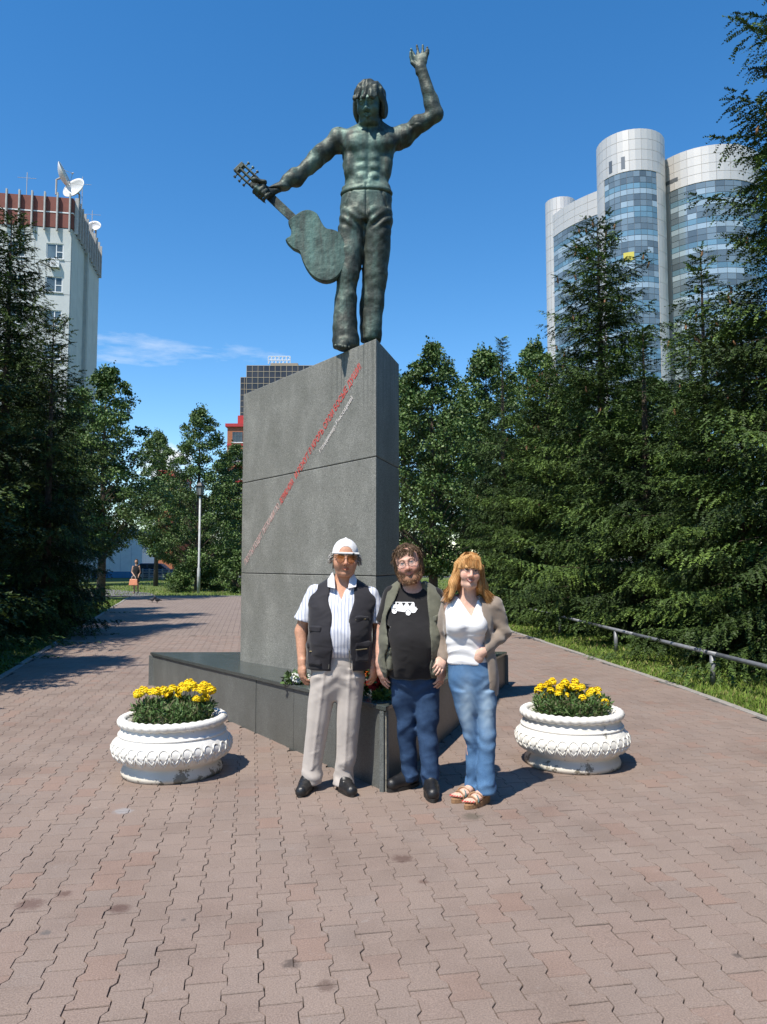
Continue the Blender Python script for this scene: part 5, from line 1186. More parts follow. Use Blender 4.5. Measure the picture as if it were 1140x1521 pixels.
# ---- red-haired woman in a white top and taupe cardigan ---------------------------------------------
def red_haired_woman():
    O = Vector((.612, 5.22, 0)); t = thing('person', 'red-haired woman in a white top, taupe cardigan and pale blue jeans', 'person', O, 0)
    def q(px, py, dy=0): v = at(px, py, O.y + dy); return (v.x - O.x, dy, v.z)
    hc = q(697, 849, -.02); T = Matrix.Translation(hc) @ rotm(rx=.03, rz=.06, ry=.09)
    skin = (.72, .45, .345)
    H = Head(T, .97, skin=skin, jaw=.047, cheek=.003, mouth=.029, smile=.010, teeth=True, brow=(.22, .12, .06), lip=(.52, .16, .14), iris=(.08, .07, .05))
    sl, el, wl = q(667, 895, .03), q(654, 945, .10), q(657, 978, .03)          # her right arm, behind the man's
    sr, er, wr = q(735, 898, .03), q(748, 940, .05), q(716, 970, -.105)          # her left arm, hand in pocket
    F = body_field((-.34, .30), (-.28, .26), (.0, 1.72), [hc], [(wl[0], .0, wl[2] - .03), (wr[0] - .04, -.12, wr[2] - .02)])
    H.build(F)
    cx = q(693, 900)[0]
    F.cone((hc[0] + .004, .02, hc[2] - .06), (cx + .01, .03, 1.31), .050, .060, .03)
    F.loft([(.90, -.03, 0, .125, .095), (1.02, -.045, -.005, .115, .085), (1.15, -.05, .005, .118, .082), (1.25, cx, .018, .122, .074), (1.315, cx, .028, .112, .056), (1.365, cx + .01, .03, .062, .045)], .02)
    for s_, e_, w_ in ((sl, el, wl), (sr, er, wr)): F.cone(s_, e_, .040, .034, .03); F.cone(e_, w_, .034, .023, .02)
    F.cone((-.055, .0, .86), (-.018, .015, .43), .07, .045, .03); F.cone((-.018, .015, .43), (-.004, .04, .10), .042, .032, .02); F.cone((.05, .0, .86), (.084, -.045, .43), .07, .045, .03); F.cone((.084, -.045, .43), (.055, -.06, .10), .042, .032, .02)
    hand(F, wl, (-.25, -.75, -.55), (-.6, .1, -.8), .88, .55, 1); hand(F, wr, (-.62, .30, -.72), (.3, .9, .1), .86, .15, -1, fingers=(.25, .2, .2, .25))
    for x, y, rz in ((.012, .05, -.95), (.066, -.052, -.80)):                     # bare feet in the sandals
        d = Vector((math.sin(rz), -math.cos(rz), 0)); s_ = Vector((d.y, -d.x, 0)); a = Vector((x, y, 0))
        F.cone(a + Vector((0, 0, .082)), a + d * .10 + Vector((0, 0, .058)), .034, .026, .03, flat=(tuple(s_), 1.15)); F.cone(a - d * .02 + Vector((0, 0, .075)), a + Vector((0, 0, .13)), .030, .028, .02)
        F.cone(a + d * .09 + Vector((0, 0, .055)), a + d * .15 + Vector((0, 0, .045)), .019, .015, .02, flat=(tuple(s_), 2.2))
        for k in range(5): o_ = s_ * (.030 - .015 * k); L_ = (.195, .192, .186, .176, .164)[k]; F.cone(a + d * .14 + o_ + Vector((0, 0, .046)), a + d * L_ + o_ * 1.05 + Vector((0, 0, .040)), .0105 if k else .0125, .0085 if k else .011, .004)
    def paint(V, C):
        H.paint(V, C)
        lo = V[:, 2] < .07; nail = np.zeros(len(V), bool)
    V, Fc = F.mesh(); C = np.tile(np.array(skin, np.float64), (len(V), 1)); paint(V, C)
    for x, y, rz in ((.012, .05, -.95), (.066, -.052, -.80)):
        d = Vector((math.sin(rz), -math.cos(rz), 0)); s_ = Vector((d.y, -d.x, 0)); a = Vector((x, y, 0))
        for k in range(5):
            p = a + d * ((.195, .192, .186, .176, .164)[k] + .003) + s_ * (.030 - .015 * k) * 1.05 + Vector((0, 0, .049)); m_ = np.linalg.norm(V - np.array(p), axis=1) < .008; C[m_] = (.45, .03, .03)
    np_obj('body', V, Fc, M_skin, t, smooth=True, colors=C)
    # white V-neck top
    M_top = fabric('white_jersey', (.76, .76, .77), .8, .03, 1200, .06, .1)
    F = Field(np.arange(-.26, .24, .007), np.arange(-.26, .20, .007), np.arange(.88, 1.42, .007))
    F.loft([(.905, -.035, .0, .143, .112), (.96, -.042, -.002, .136, .106), (1.03, -.050, -.006, .130, .100), (1.10, -.052, -.008, .136, .104), (1.18, -.048, .0, .144, .104), (1.26, cx, .016, .146, .094), (1.31, cx, .022, .128, .080), (1.362, cx + .01, .03, .092, .062)], .02)
    for s_ in (-1, 1): F.ell((-.050 + s_ * .062, -.085, 1.165), (.070, .070, .068), .045)
    F.fn((-.3, -.3, 1.15), (.3, .02, 1.45), lambda x, y, z: np.maximum(np.abs(x - cx - .012 - (1.38 - z) * .10) - np.maximum((z - 1.225) * .55, -.02), y - .02), .005)
    F.cone((cx + .01, .02, 1.33), (cx + .01, .02, 1.45), .060, .10, .01, 'cut')
    g = waves(41, 8, 20, 60, (.6, .6, 2))
    F.warp((-.5, -.4, .85), (.5, .4, 1.1), lambda x, y, z: .0026 * g(x, y, z) + .0030 * np.sin(95 * z + 12 * x + 2 * np.sin(20 * x)) * smoothstep(1.11, 1.04, z))
    cloth('top', F, M_top, t)
    # cardigan, open, hanging to the hip
    M_car = fabric('taupe_knit', (.255, .205, .165), .95, .08, 700, .25, .4)
    F = Field(np.arange(-.36, .33, .0075), np.arange(-.28, .26, .0075), np.arange(.66, 1.40, .0075))
    F.loft([(.69, .085, .03, .085, .10), (.80, .045, .02, .135, .125), (.92, .0, .012, .165, .132), (1.05, -.03, .01, .160, .122), (1.16, -.035, .012, .168, .125), (1.25, cx + .005, .024, .166, .106), (1.315, cx + .008, .030, .135, .082), (1.375, cx + .01, .04, .082, .062)], .02)
    for s_ in (-1,): F.ell((-.050 + 1 * .068, -.070, 1.165), (.062, .066, .07), .04)
    def sleeve(a, b, c, r0=.058, r1=.050, r2=.036):
        F.cone(a, b, r0, r1, .035); F.cone(b, c, r1, r2, .02)
    sleeve(sl, el, wl); wr2 = Vector(er).lerp(Vector(wr), .93); sleeve(sr, er, wr2)
    F.fn((-.4, -.4, .6), (.4, .012, 1.42), lambda x, y, z: np.maximum(np.maximum(-.185 - x - .02 * (z - 1.0), x - (.048 + .030 * np.clip((1.3 - z) / .4, 0, 1.4) - .05 * np.clip((z - 1.3) / .08, 0, 1))), y - .012) + 0 * z, .006)
    F.cone((cx + .01, .01, 1.32), (cx + .01, .01, 1.45), .066, .10, .01, 'cut')
    g = crisp(42, 6, 10, 30, (1.3, 1, .8)); ax = np.array(er, np.float32)
    def cf(x, y, z):
        dd = np.exp(-(((x - ax[0]) ** 2 + (z - ax[2] + .01) ** 2) / .09 ** 2)); return .0038 * g(x, y, z) + .006 * dd * np.sin(85 * (z * .8 + .5 * x)) + .0045 * np.sin(46 * x + 12 * y) * smoothstep(1.0, .8, z)
    F.warp((-.5, -.4, .6), (.5, .4, 1.32), cf); F.cone(q(705, 976, -.10), q(690, 980, -.2), .02, .02, .0, 'cut')
    cloth('cardigan', F, M_car, t)
    # pale jeans
    m_j = denim('pale_denim', (.065, .155, .31), (.12, .24, .42), pale=(.42, .54, .64))
    F = Field(np.arange(-.24, .26, .0065), np.arange(-.24, .22, .0065), np.arange(.035, .96, .0065))
    F.loft([(.58, .008, -.005, .075, .065), (.68, -.002, .0, .132, .100), (.78, -.012, .005, .158, .120), (.86, -.022, .003, .150, .116), (.93, -.034, .0, .140, .108)], .03)
    legs(F, [[(.075, .0, .045, .074, .084), (.16, .0, .042, .066, .074), (.30, .0, .035, .060, .064), (.43, -.014, .015, .064, .068), (.58, -.046, .004, .078, .086), (.74, -.068, .0, .09, .112)],
             [(.065, .062, -.055, .080, .090), (.16, .066, -.05, .070, .076), (.30, .076, -.045, .060, .064), (.43, .084, -.045, .060, .066), (.58, .078, -.02, .076, .086), (.74, .066, .0, .09, .112)]], .018, k=.91)
    g = crisp(43, 6, 12, 34, (1, 1, 2.2))
    def tf(x, y, z):
        kn = np.exp(-((z - .40) / .07) ** 2); low = np.exp(-((z - .12) / .07) ** 2); cr = np.exp(-((z - .76) / .06) ** 2)
        return .0042 * g(x, y, z) * (.7 + kn + low) + .0030 * kn * np.sin(70 * z + 45 * x + 3 * np.sin(30 * x)) + .0035 * low * np.sin(80 * z - 28 * x + 2 * np.sin(40 * y)) + .002 * cr * np.sin(85 * (z - .7 * np.abs(x + .01)))
    F.warp((-.4, -.3, .0), (.4, .3, .9), tf)
    V, Fc = F.mesh(); C = np.zeros((len(V), 3)); fr = smoothstep(.02, -.05, V[:, 1]); 
    for cxl, z0, sz, sw in ((-.058, .62, .17, .045), (.075, .62, .16, .045)):
        C += (fr * np.exp(-((V[:, 0] - cxl) / sw) ** 2 - ((V[:, 2] - z0) / sz) ** 2))[:, None] * .75
    C *= (.85 + .15 * np.sin(V[:, 2] * 90 + V[:, 0] * 80 + 4 * np.sin(V[:, 0] * 50)))[:, None]
    np_obj('jeans', V, Fc, m_j, t, smooth=True, colors=np.clip(C, 0, 1))
    # wedge sandals: sole and straps under/over each foot
    M_cork = mat('cork_wedge', (.30, .17, .085), .8, .25, 60, bump=.3, bscale=200); M_strap = mat('sandal_strap', (.33, .19, .10), .5, .2, 40); M_teal = flat('teal_trim', (.10, .20, .20), .5)
    for x, y, rz in ((.012, .05, -.95), (.066, -.052, -.80)):
        s = bpy.data.objects.new('sandal', None); link(s, t); s.location = (x, y, 0); s.rotation_euler = (0, 0, rz)
        out = [(.040 * math.sin(a) * (1.0 if math.cos(a) > 0 else .82), -.085 - .128 * math.cos(a)) for a in np.linspace(0, 2 * math.pi, 25)[:-1]]
        n_ = len(out); V_ = [(p[0], p[1], .002) for p in out] + [(p[0] * 1.04, p[1], .028 + .045 * np.clip((p[1] + .12) / .15, 0, 1)) for p in out]
        mesh_obj('sole', V_, [tuple(range(n_)), tuple(range(2 * n_ - 1, n_ - 1, -1))] + [(i, n_ + i, n_ + (i+1) % n_, (i+1) % n_) for i in range(n_)], M_cork, s)
        def strap(y0, z0, w, y1=None): return [(w * math.cos(a), (y0 if y1 is None else y0 + (y1 - y0) * a / math.pi), z0 - .03 + .034 * math.sin(a)) for a in np.linspace(-.15, math.pi + .15, 11)]
        MB().tube(strap(-.145, .066, .043), .0055, 5).build('strap', M_strap, s); MB().tube(strap(-.085, .085, .041, -.125), .006, 5).build('strap', M_strap, s)
        MB().tube(strap(-.125, .073, .042, -.095), .0045, 5).build('strap', M_teal, s); MB().tube(strap(-.03, .118, .043), .006, 5).build('strap', M_strap, s)
    # long red hair with a fringe
    rg = np.random.RandomState(44); HC = [(.47, .215, .065), (.54, .285, .10), (.62, .37, .155), (.40, .165, .045)]
    Fh = Field(np.arange(-.17, .18, .005), np.arange(-.13, .17, .005), np.arange(-.26, .16, .005))
    Fh.ell((0, .022, .046), (.089, .104, .090), .02); Fh.loft([(-.20, .03, .07, .05, .03), (-.12, .02, .068, .095, .048), (0, .0, .06, .094, .064), (.05, 0, .04, .09, .08)], .03)
    Fh.cone((-.080, .012, .03), (-.098, .0, -.09), .024, .034, .03); Fh.cone((-.098, .0, -.09), (-.118, -.035, -.185), .034, .018, .03)
    Fh.cone((.080, .014, .03), (.098, .02, -.09), .024, .040, .03); Fh.cone((.098, .02, -.09), (.152, .03, -.165), .040, .018, .03)
    for k in range(13): x = -.078 + .013 * k; Fh.cone((x * .75, -.045, .108 - abs(x) * .2), (x, -.102 + abs(x) ** 1.5 * 2.0, .030 - abs(x) * .12), .014, .009, .012)
    Fh.fn((-.2, -.2, -.3), (.2, .2, .2), lambda x, y, z: np.maximum(np.maximum(np.abs(x) - .056 - .12 * np.maximum(-z, 0), z - .024), y + .0), .008)
    gg = waves(45, 14, 90, 190, (1.6, 1.2, .22)); Fh.warp((-1, -1, -1), (1, 1, 1), lambda x, y, z: .0036 * gg(x, y, z))
    V, Fc = Fh.mesh(); s_ = np.sin(V[:, 0] * 420 + 30 * np.sin(V[:, 2] * 9)) * .5 + .5 + rg.normal(0, .2, len(V)); C = np.array(HC[0]) * (1 - np.clip(s_, 0, 1))[:, None] + np.array(HC[2]) * np.clip(s_, 0, 1)[:, None]
    A = np.array(T); hair = np_obj('hair', V * .97 @ A[:3, :3].T + A[:3, 3], Fc, M_hair, t, smooth=True, colors=C)
    st = []
    for i in range(1900):
        s_ = -1 if rg.random() < .45 else 1; y0 = rg.uniform(-.02, .07); x0 = s_ * rg.uniform(.080, .100); L_ = rg.uniform(.14, .24); kick = rg.uniform(.01, .06) + (.03 if s_ > 0 else 0)
        st.append([(x0 * .9, y0, .05), (x0 * 1.08, y0, -.03), (x0 * 1.22, y0 - .01, -.03 - L_ * .45), (x0 * 1.18 + s_ * kick, y0 - .02 * (s_ < 0), -.03 - L_ * .85)])
    for i in range(800):
        x = rg.uniform(-.080, .080); st.append([(x * .5, -.03, .134), (x * .9, -.092 + abs(x) ** 1.5 * 2.0, .088), (x, -.112 + abs(x) ** 1.5 * 2.0, .030 - abs(x) * .12 + rg.normal(0, .004))])
    hair_strands('hair_strands', hair, [[H.p(*p) for p in s_] for s_ in st], M_hair, .0014, HC, rg)
red_haired_woman()
# ------------------------------------------------------------------ bronze statue of a bare-chested guitarist
def bronze(name, patina=.5):
    m, nt, b = new_mat(name); L = nt.links.new; tc = nd(nt, 'ShaderNodeTexCoord')
    n1 = nd(nt, 'ShaderNodeTexNoise', i_Scale=3.4, i_Detail=8.0, i_Roughness=.68); L(tc.outputs['Object'], n1.inputs['Vector'])
    mp = nd(nt, 'ShaderNodeMapping'); mp.inputs['Scale'].default_value = (7, 7, 1.1); L(tc.outputs['Object'], mp.inputs[0])
    n2 = nd(nt, 'ShaderNodeTexNoise', i_Scale=1.5, i_Detail=6.0, i_Roughness=.65); L(mp.outputs[0], n2.inputs['Vector'])
    base = ramp(nt, n1.outputs[0], [(.30, (.022, .025, .021)), (.5, (.058, .069, .058)), (.72, (.16, .185, .152))])
    ad = nd(nt, 'ShaderNodeMath', operation='MULTIPLY_ADD'); L(n2.outputs[0], ad.inputs[0]); ad.inputs[1].default_value = .7; 
    sc = nd(nt, 'ShaderNodeMath', operation='MULTIPLY'); L(n1.outputs[0], sc.inputs[0]); sc.inputs[1].default_value = .45; L(sc.outputs[0], ad.inputs[2])
    mx = nd(nt, 'ShaderNodeMixRGB'); L(base, mx.inputs[1]); mx.inputs[2].default_value = (.155, .30, .255, 1)
    at_ = nd(nt, 'ShaderNodeVertexColor'); at_.layer_name = 'tint'
    a2 = nd(nt, 'ShaderNodeMath', operation='ADD'); L(ad.outputs[0], a2.inputs[0]); L(at_.outputs[0], a2.inputs[1])
    L(ramp(nt, a2.outputs[0], [(.56, (0,)*3), (.90, (patina,)*3)]), mx.inputs[0])
    L(mx.outputs[0], b.inputs['Base Color']); b.inputs['Metallic'].default_value = .3; b.inputs['Roughness'].default_value = .55; b.inputs['Specular IOR Level'].default_value = .35
    n3 = nd(nt, 'ShaderNodeTexNoise', i_Scale=28.0, i_Detail=5.0); L(tc.outputs['Object'], n3.inputs['Vector'])
    bp = nd(nt, 'ShaderNodeBump', i_Strength=.45, i_Distance=.012); L(n3.outputs[0], bp.inputs['Height']); L(bp.outputs[0], b.inputs['Normal']); return m
M_bronze = bronze('patinated_bronze', .72)
def statue():
    Y0 = 7.20; t = thing('bronze_statue', 'green-brown bronze statue of a bare-chested man raising one hand and holding a guitar', 'statue', (-.25, Y0, ZT))
    O = Vector((-.25, Y0, ZT))
    def q(px, py, dy=0.0): v = at(px, py, Y0 + dy); return (v.x - O.x, dy, v.z - O.z)
    def band(py, x0, x1, ry, dy=0.0): a, b = q(x0, py, dy), q(x1, py, dy); return (a[2], (a[0] + b[0]) / 2, dy, (b[0] - a[0]) / 2, ry)
    w2 = q(626, 102, -.10); h2 = q(549, 156, -.13)
    F = Field(axis(-1.25, .95, .011, [(w2[0] - .22, w2[0] + .16, .0055), (h2[0] - .2, h2[0] + .2, .007)]), axis(-.55, .42, .011, [(-.24, -.02, .0075)]), axis(-.06, 3.30, .011, [(w2[2] - .05, 3.22, .0058), (h2[2] - .25, h2[2] + .2, .007)]))
    # legs in jeans
    L1 = [band(517, 496, 534, .14, -.02), band(500, 494, 533, .135, -.01), band(470, 496, 531, .125), band(440, 498, 531, .115), band(415, 499, 534, .115, -.02), band(380, 500, 538, .125, -.01), band(345, 503, 543, .14), band(318, 507, 548, .15)]
    L2 = [band(507, 536, 566, .125, .12), band(480, 534, 569, .115, .10), band(450, 535, 571, .11, .08), band(415, 538, 576, .115, .05), band(380, 540, 579, .125, .02), band(345, 540, 581, .14), band(318, 538, 582, .15)]
    F.loft(L1, .03); F.loft(L2, .03)
    F.loft([band(335, 507, 582, .15), band(312, 506, 582, .165), band(290, 508, 581, .158), band(281, 510, 580, .150)], .04)
    # torso
    F.loft([band(300, 512, 578, .14), band(280, 513, 578, .142), band(258, 513, 578, .140), band(238, 511, 583, .155), band(218, 508, 589, .165), band(205, 506, 592, .155, .01), band(196, 514, 588, .125, .02), band(187, 532, 575, .095, .02)], .04)
    for x, y, r in ((531, 213, .115), (570, 211, .115)): F.ell(q(x, y, -.10), (r * 1.15, .075, r * .78), .05)
    for k, yy in enumerate((234, 247, 261)):
        for x in (538, 555): F.ell(q(x, yy, -.125), (.048, .026, .036), .025)
    for x in (519, 575): F.ell(q(x, 246, -.06), (.05, .07, .12), .05)
    F.cone(q(551, 190, .0), q(549, 165, -.06), .115, .10, .06)
    # arms
    S1, E1, W1 = q(503, 207, .01), q(447, 258, -.05), q(403, 286, -.16)
    S2, E2, W2 = q(597, 204, .01), q(647, 170, -.06), q(626, 102, -.10)
    for S_, E_, W_ in ((S1, E1, W1), (S2, E2, W2)):
        F.ell(S_, (.10, .105, .11), .06); F.cone(S_, E_, .090, .074, .05); F.cone(E_, W_, .077, .047, .03)
        a, b = Vector(S_), Vector(E_); F.ell(a.lerp(b, .48) + Vector((0, -.03, .02)), (.066, .064, .066), .06); a, b = Vector(E_), Vector(W_); F.ell(a.lerp(b, .25), (.062, .064, .070), .06)
    hand(F, W2, (-.02, .16, 1), (-.35, -.93, 0), 1.62, .06, -1, .5, .005, (.30, .12, .10, .20))
    gd = (Vector(q(379, 271, -.20)) - Vector(q(434, 323, -.20))).normalized()
    hw = Vector(q(391, 287, -.20))
    F.ell(Vector(W1).lerp(hw, .45), (.065, .05, .06), .03)
    for k in range(4):                                                       # fingers closed round the neck
        c = hw + gd * (.055 - .040 * k); side = gd.cross(Vector((0, 1, 0))).normalized(); r = .058
        pts = [c + side * r * math.cos(a) + Vector((0, -1, 0)) * r * math.sin(a) for a in (-.7, .35, 1.3, 2.3, 3.2)]
        for a, b in zip(pts, pts[1:]): F.cone(a, b, .020, .018, .006)
    pts = [hw + gd * .0 + Vector((.07, .02, .0)), hw + gd * .06 + Vector((.05, -.05, .03)), hw + gd * .10 + Vector((0, -.07, .03))]
    for a, b in zip(pts, pts[1:]): F.cone(a, b, .024, .019, .01)
    # bare feet
    for (px, py, dy, rz) in ((515, 517, -.02, -.10), (551, 502, .11, .30)):
        a = Vector(q(px, py, dy)); a.z = 0; d = Vector((math.sin(rz), -math.cos(rz), 0)); s = Vector((d.y, -d.x, 0))
        F.cone(a + Vector((0, 0, .10)), a + d * .17 + Vector((0, 0, .055)), .07, .05, .04, flat=(tuple(s), 1.25))
        for k in range(5): F.cone(a + d * .17 + s * (.055 - .027 * k) + Vector((0, 0, .035)), a + d * (.25 - .012 * k) + s * (.058 - .028 * k) + Vector((0, 0, .022)), .024 - .002 * k, .020 - .002 * k, .008)
    # head, bowed and turned
    hc = q(549, 156, -.13); T = Matrix.Translation(hc) @ rotm(rx=.46, rz=-.20, ry=.02)
    H = Head(T, 1.58, skin=(.1, .1, .1), jaw=.054, mouth=.026); H.build(F)
    Fh = Field(axis(-.32, .32, .0075), axis(-.30, .34, .0075), axis(-.32, .30, .0075))
    def hp(x, y, z): return (x * 1.58, y * 1.58, z * 1.58)
    Fh.ell(hp(0, .020, .050), hp(.094, .108, .092), .02); Fh.ell(hp(0, .055, -.02), hp(.090, .068, .085), .05)
    for s in (-1, 1): Fh.ell(hp(s * .082, .012, -.018), hp(.026, .042, .066), .04)
    for k in range(9): x = -.064 + .016 * k; Fh.cone(hp(x * .8, -.050, .088), hp(x * 1.05, -.108 + abs(x) * .3, .030 + .008 * math.sin(k * 2.3)), .022, .012, .014)
    Fh.fn((-.4, -.4, -.4), (.4, .4, .4), lambda x, y, z: np.maximum(np.maximum(np.abs(x) - .105, z - .045), y + .01), .02)
    gg = waves(71, 14, 55, 120, (1.5, 1.2, .3)); Fh.warp((-1, -1, -1), (1, 1, 1), lambda x, y, z: .0085 * gg(x, y, z))
    Vh, Fhc = Fh.mesh()
    # surface: jeans waistband, fly, pockets, folds; modelled skin
    zb = q(545, 283)[2]; cxb = q(545, 283)[0]
    g1 = crisp(61, 7, 8, 30, (1, 1, 1.7)); g4 = crisp(64, 6, 8, 22, (1, 1, 2.2)); g2 = waves(62, 12, 20, 70)
    zk, za, zc = q(520, 430)[2], q(515, 505)[2], q(545, 335)[2]
    def surf(x, y, z):
        j = smoothstep(zb + .02, zb - .01, z); d = .0055 * g1(x, y, z) * j
        d = d + .013 * j * np.exp(-((z - za) / .12) ** 2) * g4(x, y, z) + .008 * j * np.exp(-((z - zk) / .18) ** 2) * g4(x, y, z)
        d = d + .008 * j * np.exp(-((z - zc) / .10) ** 2) * np.sin(60 * (z - .85 * np.abs(x - cxb))) * (y < .05)
        d = d - .010 * np.exp(-((z - zb + .035) / .022) ** 2) * (z < zb + .03)
        d = d + .016 * np.exp(-((z - zb + .062) / .006) ** 2) + .012 * np.exp(-((x - cxb) / .008) ** 2) * (y < 0) * (z < zb) * (z > zb - .38)
        pk = np.abs(np.abs(x - cxb) - .14 - .35 * (zb - .06 - z)); d = d + .010 * np.exp(-(pk / .010) ** 2) * (y < .05) * (z < zb - .06) * (z > zb - .22)
        d = d + .0055 * g2(x, y, z) * (1 - j) + .007 * np.exp(-((x - cxb - .02) / .02) ** 2) * (y < -.05) * (z > zb + .04) * (z < zb + .68)
        return d
    F.warp((-2, -1, -.1), (2, 1, q(545, 195)[2]), surf)
    g3 = waves(63, 12, 18, 55); F.warp((-2, -1, .8), (2, 1, 3), lambda x, y, z: .006 * g3(x, y, z) * ((x < -.45) | (x > .42)))
    F.box((-2, -1, -.2), (2, 1, -.02), 0, 'cut')
    V, Fc = F.mesh(); C = np.zeros((len(V), 3))
    C += (.16 * np.exp(-((V[:, 0] - cxb) / .16) ** 2) * (V[:, 1] < .05) * smoothstep(zb - .25, zb, V[:, 2]))[:, None]
    np_obj('figure', V, Fc, M_bronze, t, smooth=True, colors=C)
    A = np.array(T); np_obj('hair', Vh @ A[:3, :3].T + A[:3, 3], Fhc, M_bronze, t, smooth=True, colors=np.zeros((len(Vh), 3)) - .05)
    # guitar held by the neck
    g = bpy.data.objects.new('guitar', None); link(g, t)
    out = [(428.6, 329), (441.7, 317.7), (450, 312.5), (460, 311), (471, 316), (478, 329), (484.5, 337), (496, 339), (506, 345), (514, 365), (512, 391), (501, 410), (484.5, 417), (468, 412), (456.5, 400), (449, 385), (445, 373.5), (435, 368.6), (424.6, 357), (432, 350.5), (432.5, 340.7)]
    sm = []
    for i in range(len(out)):
        p0, p1, p2, p3 = [np.array(out[(i + k) % len(out)], float) for k in (-1, 0, 1, 2)]
        for u in (0, .33, .66): sm.append(.5 * (2 * p1 + (p2 - p0) * u + (2 * p0 - 5 * p1 + 4 * p2 - p3) * u * u + (3 * p1 - p0 - 3 * p2 + p3) * u ** 3))
    P = [Vector(q(x, y, -.16)) for x, y in sm]; n = len(P); c = sum(P, Vector()) / n
    mb = MB(); e = .035
    ring = []
    for yy, s in ((0, .97), (.012, 1.0), (.075, 1.0), (.087, .97)):
        ring.append([(c.x + (p.x - c.x) * s, p.y + yy + .10 * (p.x - c.x), c.z + (p.z - c.z) * s) for p in P])
    vs_ = [v_ for r_ in ring for v_ in r_]; fs_ = [(i + k * n, i + (k+1) * n, (i+1) % n + (k+1) * n, (i+1) % n + k * n) for k in range(3) for i in range(n)]
    o = mb.add(vs_, fs_ + [tuple(range(n)), tuple(range(4 * n - 1, 3 * n - 1, -1))]).build('guitar_body', bronze('guitar_bronze', .75), g)
    a = o.data.color_attributes.new('tint', 'FLOAT_COLOR', 'POINT'); a.data.foreach_set('color', [.10, .10, .10, 1] * len(o.data.vertices))
    n0, n1 = Vector(q(437, 326, -.145)), Vector(q(379, 271, -.145)); ax = (n1 - n0).normalized(); sd = ax.cross(Vector((0, 1, 0))).normalized(); L_ = (n1 - n0).length
    Mn = Matrix.Translation(n0) @ Matrix((( sd.x, 0, ax.x), (sd.y, 1, ax.y), (sd.z, 0, ax.z))).to_4x4()
    MB().prism([(-.040, -.02), (.040, -.02), (.034, .03), (0, .045), (-.034, .03)], -.05, L_, Mn).build('neck', M_bronze, g)
    hs = MB()
    for x0, x1, z0, z1 in ((-.058, -.042, 0, .22), (-.010, .010, 0, .22), (.042, .058, 0, .22), (-.058, .058, .19, .235), (-.058, .058, -.02, .03)): hs.box(x0, x1, -.018, .022, L_ + z0, L_ + z1, Mn)
    hs.build('headstock', M_bronze, g, bevel=.006)
    for k in range(3):
        for s in (-1, 1):
            p0 = Mn @ Vector((s * .055, .0, L_ + .06 + .06 * k)); p1 = Mn @ Vector((s * .085, .0, L_ + .06 + .06 * k)); MB().tube([p0, p1, Mn @ Vector((s * .088, 0, L_ + .06 + .06 * k)), Mn @ Vector((s * .102, 0, L_ + .06 + .06 * k))], [.006, .006, .015, .013], 7).build('tuning_peg', M_bronze, g)
            MB().tube([Mn @ Vector((s * .01, 0, L_ + .06 + .06 * k)), Mn @ Vector((s * .045, 0, L_ + .06 + .06 * k))], .009, 7).build('tuning_roller', M_bronze, g)
statue()
# ------------------------------------------------------------------ trees
M_needle = tint_mat('spruce_needles', .6, var=.25, vscale=2.5, spec=.25)
M_lime = tint_mat('lime_leaves', .5, var=.2, vscale=2.0, spec=.35)
M_bark = mat('bark', (.085, .062, .046), .95, .35, 14, bump=.8, bscale=50, bdist=.03)
def needle_mesh(P, D, L_, rg, shade, clump=.052, step=.032, wid=.0135):
    """twigs (start, unit dir, length) -> feathery needle triangles with a droop"""
    n = len(P); m = int(math.ceil(L_.max() / step)); V, C = [], []
    side = np.cross(D, np.array((0, 0, 1.0)) + rg.normal(0, .25, (n, 3))); side /= np.linalg.norm(side, axis=1)[:, None] + 1e-9
    upv = np.cross(side, D)
    for j in range(m):
        s = (j + .5) * step; k = s < L_
        if not k.any(): continue
        p = P[k] + D[k] * s; p[:, 2] -= .22 * s * s / np.maximum(L_[k], .1)
        t = s / L_[k]; cl = clump * (1.12 - .5 * t)
        for sg in (-1, 1):
            a = rg.uniform(.55, 1.0, k.sum()); el = rg.normal(.12, .35, k.sum())
            d = D[k] * np.cos(a)[:, None] + side[k] * (sg * np.sin(a) * np.cos(el))[:, None] + upv[k] * (np.sin(a) * np.sin(el))[:, None]
            w = np.cross(d, upv[k] + rg.normal(0, .5, (k.sum(), 3))); w /= np.linalg.norm(w, axis=1)[:, None] + 1e-9
            ln = (cl * rg.uniform(.8, 1.25, k.sum()))[:, None]; ww = wid * (1 + .3 * rg.random((k.sum(), 1)))
            V.append(np.stack([p - w * ww, p + w * ww, p + d * ln], 1))
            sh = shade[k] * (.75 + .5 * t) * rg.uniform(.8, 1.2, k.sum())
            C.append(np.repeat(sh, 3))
    V = np.concatenate(V).reshape(-1, 3); C = np.concatenate(C)
    return V, C
